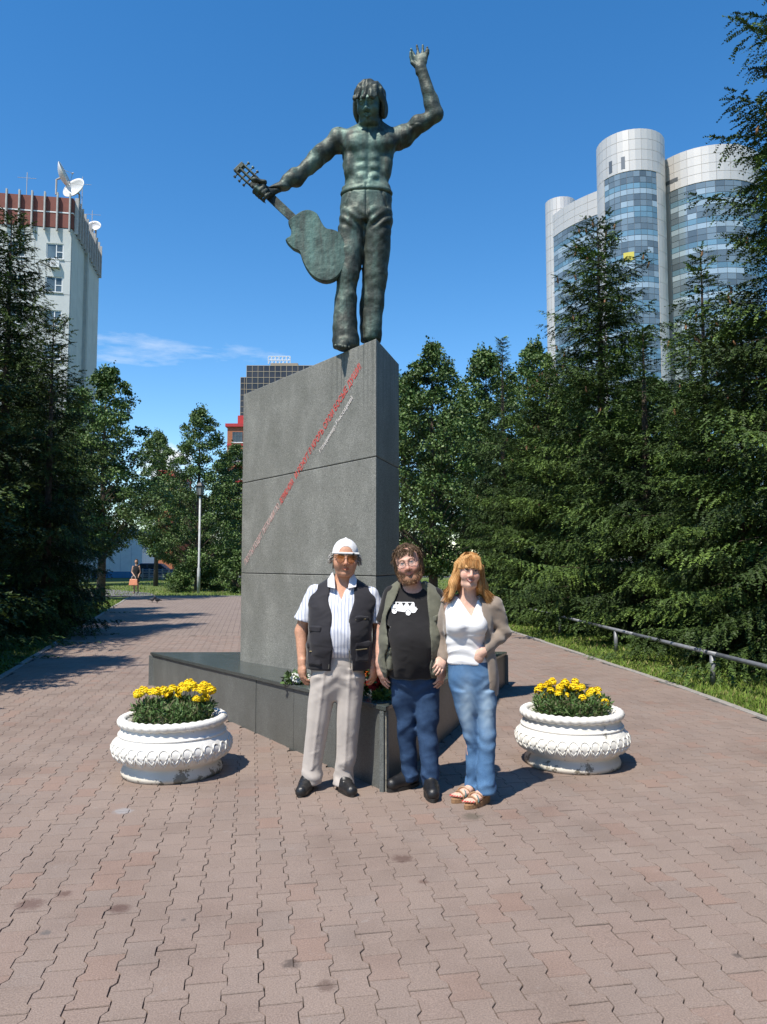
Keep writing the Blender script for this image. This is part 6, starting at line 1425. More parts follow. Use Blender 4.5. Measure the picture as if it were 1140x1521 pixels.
def spruce(name, seed, h, r, label, loc, rz=0, base=.02, full=.80, dens=4.6, cones=0, sparse=1.0, tint=(.058, .102, .022), group='spruces in the park', top_thin=.0, step=.034, branch_gap=.26):
    rg = np.random.RandomState(seed); t = thing(name, label, 'tree', loc, rz, group)
    mb = MB(); mb.tube([(0, 0, -.1), (0, 0, h * .3), (0, 0, h * .7), (0, 0, h * .985)], [h * .016, h * .012, h * .006, .006], 9); P, D, L_, S = [], [], [], []
    cone_p = []; br = MB(); nbr = int(h / branch_gap * dens); ph1, ph2, ph3 = rg.uniform(0, 6.28, 3)
    for b in range(nbr):
        f = base + (.985 - base) * ((b + rg.random()) / nbr) ** .92; z = f * h
        if rg.random() > sparse: continue
        Lb = r * (1 - f) ** full * (1 - top_thin * smoothstep(.6, .95, np.float64(f))) + .10
        a = b * 2.39996 + rg.normal(0, .35); L0 = Lb * (rg.uniform(.78, 1.18) if rg.random() < .8 else rg.uniform(.45, .8)); L0 *= 1 + (.30 * math.sin(3 * a + ph1 + 1.9 * z) * math.sin(2.3 * z - 2 * a + ph2) + .12 * math.sin(5 * a - 3.7 * z + ph3)) * (f < .9); L0 *= .72 if f < .07 else 1; n = max(3, int(L0 / .12))
        up = -.16 + .80 * f + rg.normal(0, .13); sag = (.40 - .3 * f) * L0 * rg.uniform(.6, 1.4)
        s = np.linspace(0, 1, n + 1); hx = s * L0 * math.cos(math.atan(up)); zz = z + s * L0 * up - sag * s ** 1.6 + (.6 - .2 * f) * sag * s ** 3.2
        bend = rg.normal(0, .16) * s ** 2; pts = np.c_[hx * np.cos(a + bend), hx * np.sin(a + bend), np.maximum(zz, .06)]
        m = max(2, int(n * .55)); br.tube([pts[0], pts[m // 2], pts[m]] if m > 2 else [pts[0], pts[m]], [.004 + .006 * L0, .003 + .003 * L0, .004][: 3 if m > 2 else 2], 4, cap=False)
        sh = rg.uniform(.5, 1.4)
        for k in range(1, n + 1):
            if s[k] < .10: continue
            d = pts[k] - pts[k-1]; d /= np.linalg.norm(d); q = np.array((-math.sin(a), math.cos(a), 0))
            lt = (.17 + .44 * (1 - s[k]) ** .7 * min(1.0, L0 / 1.4)) * rg.uniform(.7, 1.25)
            for sg in (-1, 1):
                ang = rg.uniform(.6, 1.05); dd = d * math.cos(ang) + q * sg * math.sin(ang) + np.array((0, 0, -.15 - .75 * (1 - f) * rg.random())); dd /= np.linalg.norm(dd)
                P.append(pts[k]); D.append(dd); L_.append(lt); S.append(sh * rg.uniform(.85, 1.15))
                if lt > .28:
                    for u in (.3, .58, .84):
                        e = dd * .6 + q * rg.normal(0, .5) + d * rg.normal(.2, .4) + np.array((0, 0, -.9 * rg.random())); e /= np.linalg.norm(e)
                        P.append(pts[k] + dd * lt * u); D.append(e); L_.append(lt * .5 * rg.uniform(.7, 1.25)); S.append(sh * rg.uniform(.85, 1.3))
        P.append(pts[-1]); d = pts[-1] - pts[-2]; D.append(d / np.linalg.norm(d)); L_.append(.2); S.append(sh * 1.4)
        if f > .45: cone_p.append(pts[max(1, n - int(rg.randint(0, max(1, n // 3))))])
    P.append(np.array((0, 0, h * .95))); D.append(np.array((0, 0, 1.0))); L_.append(h * .05); S.append(1.2)
    V, C = needle_mesh(np.array(P), np.array(D), np.array(L_), rg, np.array(S), step=step)
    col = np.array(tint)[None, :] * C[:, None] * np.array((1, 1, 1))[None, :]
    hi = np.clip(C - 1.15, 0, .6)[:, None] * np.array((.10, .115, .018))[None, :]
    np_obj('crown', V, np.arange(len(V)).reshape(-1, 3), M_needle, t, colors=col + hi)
    mb.build('trunk', M_bark, t, smooth=True); tag(br.build('branches', M_bark, t, smooth=True), kind='stuff')
    if cones and cone_p:
        rg.shuffle(cone_p); cm = None
        for p in cone_p[:cones]:
            if cm is None:
                o = MB().lathe([(.0, -.065), (.012, -.06), (.019, -.04), (.021, -.01), (.018, .03), (.010, .055), (0, .06)], 8, cap=False).build('cone', M_cone, t, smooth=True); cm = o.data
            else: o = bpy.data.objects.new('cone', cm); link(o, t)
            o.location = (p[0], p[1], p[2] - .07); o.rotation_euler = (rg.normal(0, .2), rg.normal(0, .2), 0); o.scale = (1.15, 1.15, 1.2)
    return t
M_cone = mat('spruce_cone', (.22, .115, .055), .8, .3, 60, bump=.5, bscale=150)
def copy_tree(src, loc, rz, sc, label):
    c = src.copy(); COL.objects.link(c); c.location = loc; c.rotation_euler = (0, 0, rz); c.scale = (sc[0], sc[0], sc[1]) if hasattr(sc, '__len__') else (sc,) * 3; c['label'] = label
    for ch in src.children:
        k = ch.copy(); COL.objects.link(k); k.parent = c
    return c
def lime(name, seed, h, r, label, loc, rz=0, clumps=90, leaves=260, z0=.12, tint=((.06, .112, .024), (.088, .148, .034), (.135, .20, .06)), group='broad-leaved trees behind the monument', leaf=.125, cl=.55):
    rg = np.random.RandomState(seed); t = thing(name, label, 'tree', loc, rz, group); mb = MB()
    mb.tube([(0, 0, -.1), (.03, 0, h * .2), (-.04, .03, h * .5), (.02, 0, h * .93)], [h * .020, h * .015, h * .009, .008], 10)
    P, S = [], []
    for i in range(clumps):
        f = z0 + (.985 - z0) * ((i + rg.random()) / clumps) ** .95; e = math.sin(min(1, (f - z0) / (.30)) * math.pi / 2) * (1 - f) ** .72 * 1.38
        a = i * 2.399 + rg.normal(0, .4); rr = r * e * (rg.uniform(.1, .8) if rg.random() < .42 else rg.uniform(.72, 1.12)); c = np.array((rr * math.cos(a), rr * math.sin(a), h * f))
        zb = max(h * f - rr * .7 - .3, h * .12); mb.tube([(0, 0, zb), tuple(c * (.5, .5, 0) + np.array((0, 0, (zb + h * f) / 2 + .1))), tuple(c)], [.035 * (1.1 - f), .02 * (1.1 - f), .006], 5, cap=False)
        k = int(leaves * rg.uniform(.5, 1.3) * (.55 + .45 * min(1, (1 - f) * 2.2))); sz = cl * rg.uniform(.65, 1.15) * (.5 + .5 * min(1, (1 - f) * 2.5))
        v = rg.normal(size=(k, 3)); v /= np.linalg.norm(v, axis=1)[:, None]; v *= (sz * rg.random((k, 1)) ** .42) * np.array((1.15, 1.15, .62)); v[:, 2] -= .22 * (v[:, 0] ** 2 + v[:, 1] ** 2) / sz
        P.append(c + v); S.append(np.full(k, rg.uniform(.75, 1.2)))
    for _ in range(7):                                                    # thin leader shoots at the tip
        a = rg.uniform(0, 6.28); p = np.array((0, 0, h * .93)) + np.outer(np.linspace(0, 1, 26), np.array((math.cos(a) * .3, math.sin(a) * .3, h * .07 * rg.uniform(.6, 1.3)))); P.append(p + rg.normal(0, .05, p.shape)); S.append(np.full(26, 1.0))
    P = np.concatenate(P); S = np.concatenate(S); n = len(P)
    d = rg.normal(size=(n, 3)); d[:, 2] -= .35; d /= np.linalg.norm(d, axis=1)[:, None]; s = np.cross(d, rg.normal(size=(n, 3)) + np.array((0, 0, 1.4))); s /= np.linalg.norm(s, axis=1)[:, None]; nn = np.cross(d, s)
    L_ = (leaf * rg.uniform(.65, 1.25, n))[:, None]; w = L_ * .42
    V = np.stack([P, P + d * L_ * .45 + s * w + nn * w * .25, P + d * L_, P + d * L_ * .45 - s * w + nn * w * .25], 1).reshape(-1, 3)
    i = np.arange(n)[:, None] * 4; F_ = np.concatenate([i + np.array([[0, 1, 2]]), i + np.array([[0, 2, 3]])])
    C = np.repeat(np.array(tint)[rg.choice(len(tint), n, p=[.4, .42, .18])] * S[:, None], 4, 0)
    np_obj('crown', V, F_, M_lime, t, colors=C); mb.build('trunk', M_bark, t, smooth=True); return t
def tip(px, py, Y): v = at(px, py, Y); return Vector((v.x, Y, -.03)), v.z + .03

b, h = tip(888, 326, 17.5); sA = spruce('spruce_tree', 101, h, 2.35, 'tall spruce with brown cones in front of the round glass tower', b, 0, cones=46, full=.60, dens=6.4)
b, h = tip(1022, 372, 14.2); b.x += .25; sB = spruce('spruce_tree', 102, h, 2.45, 'spruce with a bare thin leader right of the cone-bearing spruce', b, 0, cones=14, top_thin=.55)
b = Vector((6.3, 11.0, -.03)); sC = spruce('spruce_tree', 103, 11.8, 2.5, 'nearest and tallest spruce, at the right edge of the picture', b, 0, cones=40, dens=4.8, full=.80)
b, h = tip(746, 497, 25); sD = spruce('spruce_tree', 104, h, 2.1, 'slim spruce with a long bare spire left of the cone-bearing spruce', b, 0, top_thin=.85, tint=(.058, .102, .026))
HA = sA.children[0].parent and 0
def hgt(s): return [c for c in s.children if c.name.startswith('trunk')][0].dimensions.z
bpy.context.view_layer.update(); hA, hB, hC, hD = [hgt(s) - .1 for s in (sA, sB, sC, sD)]
def put(src, hs, px, py, Y, rz, wide, label, X=None, H=None):
    b, h = tip(px, py, Y)
    if X is not None: b.x = X
    if H is not None: h = H
    k = h / hs; return copy_tree(src, b, rz, (k * wide, k), label)
put(sA, hA, 812, 556, 21, 1.3, 1.35, 'bushy spruce right of the slim spire spruce, over the red-haired woman')
put(sD, hD, 955, 486, 15.6, 2.4, 1.4, 'low spruce between the cone-bearing spruce and the bare-leader spruce')
put(sA, hA, 1100, 452, 12.4, 3.9, 1.3, 'low spruce filling the gap below the tallest right-hand spruce')
put(sB, hB, 0, 0, 9.2, 1.0, 1.1, 'spruce whose boughs reach in at the lower right edge', X=6.9, H=7.6)
put(sA, hA, 0, 0, 15.5, 5.2, 1.1, 'spruce in the second row behind the tallest right-hand spruce', X=9.4, H=9.0)
put(sD, hD, 0, 0, 20.5, .6, 1.2, 'spruce in the second row behind the cone-bearing spruce', X=8.4, H=8.2)
put(sB, hB, 778, 640, 24.5, 4.4, 1.25, 'small spruce at the far end of the right-hand row')

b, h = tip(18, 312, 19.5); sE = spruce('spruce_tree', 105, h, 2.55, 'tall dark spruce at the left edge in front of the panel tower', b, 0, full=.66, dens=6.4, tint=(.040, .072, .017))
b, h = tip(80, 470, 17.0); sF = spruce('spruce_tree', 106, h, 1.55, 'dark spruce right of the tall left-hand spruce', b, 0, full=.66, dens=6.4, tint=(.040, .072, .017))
bpy.context.view_layer.update(); hE, hF = hgt(sE) - .1, hgt(sF) - .1
put(sF, hF, 0, 0, 9.6, 2.0, 1.4, 'near spruce whose sunlit bough tips reach in at the left edge', X=-7.05, H=7.0)
put(sE, hE, 0, 0, 14.5, 3.3, 1.3, 'spruce behind the near left-hand spruce', X=-9.2, H=8.6)
put(sF, hF, 78, 585, 24.5, 1.1, 1.2, 'spruce standing behind the two dark left-hand spruces')
put(sE, hE, 30, 500, 22, .4, 1.0, 'farthest spruce in the left-hand row')
put(sE, hE, 0, 0, 7.2, 1.7, 1.4, 'big spruce outside the left edge, shading the row behind it', X=-10.4, H=12.5)
put(sF, hF, 0, 0, 13.6, .7, 1.25, 'spruce in the gap between the near and the tall left-hand spruces', X=-8.7, H=8.8)
put(sE, hE, 0, 0, 12.5, 4.7, 1.4, 'big spruce outside the left edge, behind the shading spruce', X=-12.6, H=13.5)

b, h = tip(192, 542, 34); b.x = at(150, 860, 34).x; l1 = lime('lime_tree', 201, h, 3.3, 'lime tree left of the lamp post with a leaning top', b, 0, 190, 200, z0=.21)
b, h = tip(298, 603, 46); l2 = lime('lime_tree', 202, h, 3.1, 'lime tree behind the lamp post, left of the stele', b, 0, 190, 200, z0=.08)
b, h = tip(642, 508, 31); l3 = lime('lime_tree', 203, h, 2.9, 'lime tree just right of the stele', b, 0, 200, 210, z0=.12)
bpy.context.view_layer.update(); q1, q2, q3 = [hgt(s) for s in (l1, l2, l3)]
put(l1, q1, 722, 518, 34, 2.1, .95, 'lime tree second to the right of the stele')
put(l2, q2, 795, 508, 38, 4.0, .9, 'lime tree third to the right of the stele, behind the spruces')
put(l3, q3, 600, 560, 40, 1.0, 1.0, 'lime tree partly hidden behind the right side of the stele')
put(l2, q2, 690, 590, 44, 3.0, 1.2, 'lime tree in the far row between the first and second limes')
put(l3, q3, 350, 660, 52, .4, 1.2, 'small lime tree against the left side of the stele')
put(l1, q1, 236, 640, 56, 1.7, .8, 'lime tree with pale leaves over the strolling woman')
put(l1, q1, 118, 600, 58, 5.0, 1.1, 'lime tree behind the left-hand spruces')
put(l2, q2, 860, 560, 48, 2.0, 1.4, 'lime tree behind the cone-bearing spruce')
put(l1, q1, 960, 560, 46, .3, 1.4, 'lime tree behind the right-hand spruces')
put(l3, q3, 285, 738, 72, 2.2, 1.5, 'low lime tree in the distance left of the lamp post')
put(l2, q2, 336, 716, 78, .9, 1.5, 'distant lime tree between the lamp post and the stele')
# unseen trees added beside and behind the viewer to cut the sky fill
for k, (X, Y, H, src, hs) in enumerate(((7.3, 5.2, 9.0, sA, hA), (7.7, 1.4, 10.0, sC, hC), (7.9, -2.6, 9.0, sA, hA), (8.0, -6.8, 10.0, sC, hC))):
    put(src, hs, 0, 0, Y, 1.1 * k, 1.2, ('first', 'second', 'third', 'fourth')[k] + ' added unseen spruce to the right of the viewer, blocking sky light', X=X, H=H)
for k, (X, Y) in enumerate(((9.5, -13.0), (3.0, -17.0), (-4.0, -19.0))):
    put(l3, q3, 0, 0, Y, 2.0 * k, 1.4, ('right-hand', 'middle', 'left-hand')[k] + ' added unseen lime tree behind the viewer, blocking sky light', X=X, H=11.0)
def shrub(px, Y, h, r, seed, label):
    b = at(px, 860, Y); b.z = -.03; return lime('shrub', seed, h, r, label, b, 0, 40, 150, z0=.05, group='shrubs on the lawn', leaf=.10, cl=.34)
shrub(268, 44, 1.5, 1.0, 211, 'round shrub on the lawn left of the lamp post'); shrub(352, 43, 2.4, 1.1, 212, 'leafy shrub against the left side of the stele'); shrub(322, 47, 1.6, 1.4, 213, 'low shrub behind the lamp post')
# ------------------------------------------------------------------ street furniture, passer-by, car
M_rail = mat('rail_paint', (.20, .21, .225), .5, .25, 8, metal=.2)
rl = thing('tube_rail', 'low grey tube rail on short posts in front of the right-hand spruces', 'rail')
RA, RB = Vector((3.86, 22.0)), Vector((4.55, 7.2)); rd_ = (RB - RA); Lr = rd_.length; rd_.normalize()
for k in range(5):
    a, b = RA + rd_ * (Lr * k / 5 + .01), RA + rd_ * (Lr * (k + 1) / 5 - .01); MB().tube([(a.x, a.y, .385), (b.x, b.y, .385)], .031, 12).build('tube', M_rail, rl, smooth=True)
for k in range(5):
    p = RA + rd_ * (Lr * (.045 + .2487 * k)); MB().tube([(p.x, p.y, -.03), (p.x, p.y, .36)], .036, 10).build('post', M_rail, rl, smooth=True)

def lamp_post():
    b = gnd(295, 881); top = at(300, 714, b.y).z; t = thing('lamp_post', 'pale grey lamp post with a black lantern beside the path', 'lamp post', (b.x, b.y, 0))
    M_p = mat('lamp_paint', (.40, .41, .40), .5, .25, 5); M_b = flat('lantern_black', (.012, .012, .013), .4); M_g = flat('lantern_glass', (.25, .26, .24), .15)
    s = 1.1
    MB().tube([(0, 0, 0), (0, 0, 1.35), (0, 0, 1.4), (0, 0, top - .8 * s)], [.09, .09, .06, .052], 10).build('pole', M_p, t, smooth=True)
    MB().lathe([(.07, 0), (.13, .06), (.13, .09)], 8, (0, 0, top - .80 * s)).build('collar', M_b, t)
    MB().lathe([(.14 * s, 0), (.20 * s, .42 * s)], 6, (0, 0, top - .72 * s)).build('glass', M_g, t)
    for k in range(6): a = math.pi / 3 * k; MB().tube([(.145 * s * math.cos(a), .145 * s * math.sin(a), top - .73 * s), (.205 * s * math.cos(a), .205 * s * math.sin(a), top - .29 * s)], .018, 5).build('glazing_bar', M_b, t)
    MB().lathe([(.24 * s, 0), (.25 * s, .04), (.12 * s, .18 * s), (.04, .22 * s), (.03, .29 * s), (0, .30 * s)], 6, (0, 0, top - .30 * s), cap=False).build('hood', M_b, t)
lamp_post()

def stroller():
    b = gnd(206, 881); b.y -= .5; t = thing('person', 'woman in black strolling on the far path, seen beside her orange handbag', 'person', b, 0)
    F = Field(axis(-.4, .4, .014), axis(-.4, .4, .014), axis(0, 1.85, .014)); s = 1.05
    F.ell((0, 0, 1.62 * s), (.078, .095, .115), .02); F.cone((0, 0, 1.5 * s), (0, 0, 1.42 * s), .05, .06, .03)
    F.loft([(.95, 0, 0, .16, .12), (1.1, 0, 0, .13, .10), (1.3, 0, 0, .16, .11), (1.45, 0, 0, .13, .08), (1.5, 0, 0, .07, .06)], .02)
    F.cone((-.17, 0, 1.45), (-.22, -.02, 1.15), .045, .038, .02); F.cone((-.22, -.02, 1.15), (-.06, -.16, .98), .036, .028, .02); F.cone((.17, 0, 1.45), (.21, .03, 1.15), .045, .038, .02); F.cone((.21, .03, 1.15), (.16, -.08, .92), .036, .028, .02)
    F.ell((-.03, -.17, .95), (.035, .03, .05), .01); F.ell((.155, -.09, .87), (.03, .03, .05), .01)
    F.cone((-.08, 0, .95), (-.07, -.10, .5), .085, .06, .03); F.cone((-.07, -.10, .5), (-.06, -.02, .08), .055, .036, .02); F.cone((.08, 0, .95), (.08, .08, .5), .085, .06, .03); F.cone((.08, .08, .5), (.07, .20, .10), .055, .036, .02)
    F.cone((-.06, .0, .05), (-.07, -.16, .03), .04, .03, .02); F.cone((.07, .22, .07), (.06, .09, .03), .04, .03, .02)
    finish('body', F, M_skin, t, None, (.50, .29, .20))
    F = Field(axis(-.3, .3, .014), axis(-.3, .3, .014), axis(.55, 1.55, .014))
    F.loft([(.62, 0, .0, .20, .17), (.85, 0, 0, .19, .15), (1.05, 0, 0, .155, .125), (1.3, 0, 0, .178, .128), (1.44, 0, 0, .15, .10), (1.5, 0, 0, .09, .07)], .02); g = waves(81, 8, 15, 40); F.warp((-1, -1, .5), (1, 1, 1.5), lambda x, y, z: .008 * g(x, y, z))
    cloth('dress', F, fabric('black_dress', (.014, .014, .017)), t)
    F = Field(axis(-.2, .2, .012), axis(-.2, .22, .012), axis(1.45, 1.95, .012)); F.ell((0, .02, 1.66 * s), (.095, .11, .115), .02); F.ell((0, .07, 1.56 * s), (.085, .06, .10), .03); F.fn((-.3, -.3, 1.3), (.3, .3, 2), lambda x, y, z: np.maximum(np.abs(x) - .07, np.maximum(y + .03, z - 1.72 * s)), .01)
    finish('hair', F, M_hair, t, None, (.06, .035, .02))
    bg = thing('handbag', 'orange handbag carried by the woman strolling on the far path', 'handbag', b + Vector((-.05, -.24, 0))); M_o = mat('orange_leather', (.62, .23, .12), .5, .1, 8)
    mb = MB(); V_ = [(-.24, -.08, .44), (.24, -.08, .44), (.24, .08, .44), (-.24, .08, .44), (-.20, -.03, .78), (.20, -.03, .78), (.20, .03, .78), (-.20, .03, .78)]
    mb.add(V_, [(0, 3, 2, 1), (4, 5, 6, 7), (0, 1, 5, 4), (1, 2, 6, 5), (2, 3, 7, 6), (3, 0, 4, 7)]).build('pouch', M_o, bg, bevel=.03)
    for yy in (-.03, .03): MB().tube([(-.12, yy, .76), (-.09, yy, .90), (0, yy, .97), (.09, yy, .90), (.12, yy, .76)], .013, 6).build('handle', mat('bag_handle', (.55, .45, .38), .5), bg)
stroller()

def pigeon(px, py, rz, label):
    b = gnd(px, py); t = thing('pigeon', label, 'bird', b, rz, 'pigeons on the path'); F = Field(axis(-.12, .12, .008), axis(-.24, .24, .008), axis(-.005, .30, .008))
    F.ell((0, 0, .13), (.062, .11, .065), .02); F.cone((0, -.06, .15), (0, -.11, .23), .045, .028, .03); F.ell((0, -.125, .245), (.026, .032, .026), .01); F.cone((0, -.145, .242), (0, -.18, .236), .010, .003, .005); F.cone((0, .08, .13), (0, .20, .11), .035, .020, .03, flat=((1, 0, 0), 1.8))
    for s_ in (-1, 1): F.cone((s_ * .025, 0, .10), (s_ * .025, -.01, .01), .010, .007, .01); F.cone((s_ * .025, -.01, .008), (s_ * .028, -.05, .006), .006, .005, .004)
    finish('body', F, M_hair, t, None, (.045, .048, .058))
pigeon(226, 895, 1.2, 'dark pigeon pecking on the shaded far paving, left of its mate'); pigeon(234, 896, -.6, 'dark pigeon on the shaded far paving, right of its mate')
def car():
    Y = 84.0; c = at(234, 842, Y); t = thing('parked_car', 'dark blue estate car parked behind the iron fence beyond the lawn', 'car', (c.x, Y, 0), R(0))
    M_body = mat('car_paint', (.035, .06, .11), .22, .1, 3); M_gl = flat('car_glass', (.02, .03, .04), .08); M_ty = flat('tyre_rubber', (.015, .015, .015), .8); M_rim = flat('wheel_rim', (.45, .46, .48), .3, .8); M_lt = flat('headlight_glass', (.7, .72, .75), .1)
    def side(pts, w, name, m, par=None):
        n = len(pts); V_ = [(x, -w, z) for x, z in pts] + [(x, w, z) for x, z in pts]; return mesh_obj(name, V_, [tuple(range(n)), tuple(range(2 * n - 1, n - 1, -1))] + [(i, n + i, n + (i+1) % n, (i+1) % n) for i in range(n)], m, par or t)
    o = side([(-2.2, .35), (2.2, .35), (2.25, .75), (2.1, .98), (1.2, 1.05), (-2.15, 1.08), (-2.28, .8)], .88, 'body', M_body); o.modifiers.new('b', 'BEVEL').width = .08
    cab = side([(-2.05, 1.08), (1.25, 1.05), (.55, 1.60), (.2, 1.68), (-1.6, 1.68), (-1.95, 1.5)], .76, 'cabin', M_body); cab.modifiers.new('b', 'BEVEL').width = .06
    for x0, x1 in ((-1.80, -.95), (-.85, .05), (.12, .95)): side([(x0, 1.14), (x1, 1.14), (x1 - (.38 if x0 > 0 else .06), 1.52 if x0 > 0 else 1.56), (x0 + .04, 1.56)], .775, 'window', M_gl)
    for x in (-1.4, 1.4):
        for s in (-1, 1):
            MB().tube([(x, s * .70, .33), (x, s * .90, .33)], .33, 18).build('wheel', M_ty, t); MB().tube([(x, s * .88, .33), (x, s * .91, .33)], .2, 14).build('wheel_rim', M_rim, t)
    for s in (-1, 1): MB().box(2.12, 2.24, s * .62 - .16, s * .62 + .16, .66, .80).build('headlight', M_lt, t)
    MB().box(-2.3, -2.22, -.8, .8, .45, .58).build('bumper', M_body, t)
car()
def iron_fence():
    Y = 80.0; t = thing('iron_fence', 'low ornamental grey fence beyond the lawn in front of the parked car', 'fence', (0, Y, 0)); M_f = flat('fence_paint', (.30, .31, .32), .5); mo = None
    x0, x1 = at(212, 850, Y).x, at(300, 850, Y).x; n = 9; w = (x1 - x0) / n
    for k in range(n):
        if mo is None:
            mb = MB()
            for z in (.12, .5, .98): mb.box(-w / 2, w / 2, -.03, .03, z - .03, z + .03)
            for q in range(4):
                cx_ = -w / 2 + w * (q + .5) / 4
                for r_, zc in ((w / 8.5, .31), (w / 8.5, .74)): mb.tube([(cx_ + r_ * math.cos(a), 0, zc + r_ * .8 * math.sin(a)) for a in np.linspace(0, 6.28, 13)], .035, 4, cap=False)
            o = mb.build('fence_panel', M_f, t); mo = o.data
        else: o = bpy.data.objects.new('fence_panel', mo); link(o, t)
        o.location = (x0 + w * (k + .5), 0, 0)
    for k in range(n + 1): MB().box(x0 + w * k - .06, x0 + w * k + .06, -.06, .06, -.05, 1.12).build('post', M_f, t)
iron_fence()
# ------------------------------------------------------------------ buildings
def pavilion():
    Y = 88.0; a, b = at(132, 850, Y).x, at(211, 850, Y).x; t = thing('pavilion', 'white flat-roofed pavilion with a blue base band beyond the left-hand trees', 'building', (0, Y, 0))
    M_w = mat('white_cladding', (.80, .81, .82), .5, .06, 2); M_bl = mat('blue_plinth', (.06, .22, .42), .5, .1, 2)
    a -= 9; n = 12; w = (b - a) / n
    for k in range(n): MB().box(a + w * k + .015, a + w * (k + 1) - .015, 0, 6, .72, 5.2).build('wall_panel', M_w, t)
    MB().box(a, b, -.06, 6.05, 0, .70).build('base_band', M_bl, t); MB().box(a - .2, b + .2, -.3, 6.3, 5.22, 5.6).build('roof', mat('pavilion_roof', (.25, .33, .42), .6), t); MB().box(a + .1, b - .1, .05, 5.9, .6, 5.21).build('core', M_bl, t)
pavilion()

M_panel = mat('panel_concrete', (.50, .525, .525), .85, .08, .8, bump=.15, bscale=12); M_panel2 = mat('joint_concrete', (.36, .38, .38), .9, .1, 2)
M_redb = mat('red_fascia', (.19, .058, .045), .75, .12, 1.5); M_fin = mat('fin_metal', (.42, .41, .40), .5, .15, 3); M_white = flat('white_pvc', (.72, .73, .74), .4)
def window_glass(name, c=(.05, .07, .085)): 
    m = mat(name, c, .08, .5, .35, spec=.6, col2=tuple(min(1, x * 3.2) for x in c)); return m
M_win = window_glass('window_glass')
def panel_tower():
    Y = 66.0; cn = at(107, 340, Y); t = thing('panel_tower', 'pale concrete panel tower with a red fascia and satellite dishes on its roof', 'building', (cn.x, Y, 0), R(9.5))
    zt = at(107, 295, Y).z; zr = at(107, 340, Y).z; st = 3.02; depth = 11.6; wid = 3.05
    MB().box(-19, -.05, .06, depth, 0, zr).build('core', M_panel2, t)
    floors = int(zr / st); off = zr - floors * st
    for c in range(6):
        x1 = -c * wid - .0; x0 = x1 - wid
        for f in range(floors):
            z0 = off + f * st; z1 = z0 + st
            if f < 1: continue
            wc = x0 + wid * .5 + (.15 if c == 0 else 0); hw, wz0, wz1 = .72, z0 + .18, z0 + 1.58
            mb = MB()
            if c == 0 and False: mb.box(x0 + .02, x1 - .02, -.06, .05, z0 + .02, z1 - .02)
            else:
                mb.box(x0 + .02, wc - hw, -.06, .05, z0 + .02, z1 - .02); mb.box(wc + hw, x1 - .02, -.06, .05, z0 + .02, z1 - .02); mb.box(wc - hw, wc + hw, -.06, .05, z0 + .02, wz0); mb.box(wc - hw, wc + hw, -.06, .05, wz1, z1 - .02)
            mb.build('wall_panel', M_panel, t)
            if z1 > 8:
                w = MB()
                for xx in (-hw, .08, hw - .08): w.box(wc + xx, wc + xx + .08, .0, .06, wz0, wz1)
                for zz in (wz0, wz1 - .08): w.box(wc - hw + .08, wc + hw - .08, .0, .06, zz, zz + .08)
                w.box(wc + .16, wc + hw - .08, .002, .058, wz0 + .62, wz0 + .69)
                wo = w.build('window', M_white, t); MB().box(wc - hw + .08, wc + hw - .08, .03, .05, wz0 + .08, wz1 - .08).build('pane', M_win, wo); MB().box(wc - hw - .06, wc + hw + .06, -.16, -.01, wz0 - .05, wz0 + .01).build('sill', M_white, wo)
    for k in range(5):                                                       # side wall bays facing right
        y0 = depth * k / 5; MB().box(-.045, .05, y0 + .02 + (.07 if k == 0 else 0), y0 + depth / 5 - .02, 0, zr - .02).build('side_panel', M_panel, t)
    MB().box(.05, .35, depth * .42, depth * .47, 0, zr).build('service_riser', M_panel2, t)
    zm = (zt + zr) / 2
    for z0, z1 in ((zr + .03, zm - .06), (zm + .06, zt)): MB().box(-19, .10, -.10, depth + .1, z0, z1).build('fascia', M_redb, t)
    MB().box(-19, .12, -.13, depth + .12, zm - .055, zm + .055).build('fascia_band', M_white, t)
    for k in range(12):
        x = -.15 - k * 1.06; MB().box(x - .06, x + .06, -.45, -.14, zr - .35, zt + .3).build('fin', M_fin, t)
    for k in range(11):
        y = .3 + k * 1.05; MB().box(.14, .45, y - .06, y + .06, zr - .35, zt + .2).build('fin', M_fin, t)
    ac = MB().box(-.40, .40, -.42, -.10, 0, .55).build('air_conditioner', M_white, t); ac.location = (-1.3, 0, at(78, 400, Y).z)
    o = MB().lathe([(.0, 0), (.2, .0), (.2, .02)], 14).build('fan_grille', M_fin, ac); o.location = (-.08, -.421, .28); o.rotation_euler = (R(90), 0, 0)
    for k, (x, y, hh) in enumerate(((-4.2, 1, 2.6), (.1, 3, 3.6), (.3, 6.5, 2.0))):
        MB().tube([(x, y, zt), (x, y, zt + hh)], .035, 5).build('mast', M_fin, t); MB().tube([(x - .8, y, zt + hh * .8), (x + .8, y, zt + hh * .8)], .02, 4).build('aerial', M_fin, t)
    return t
panel_tower()
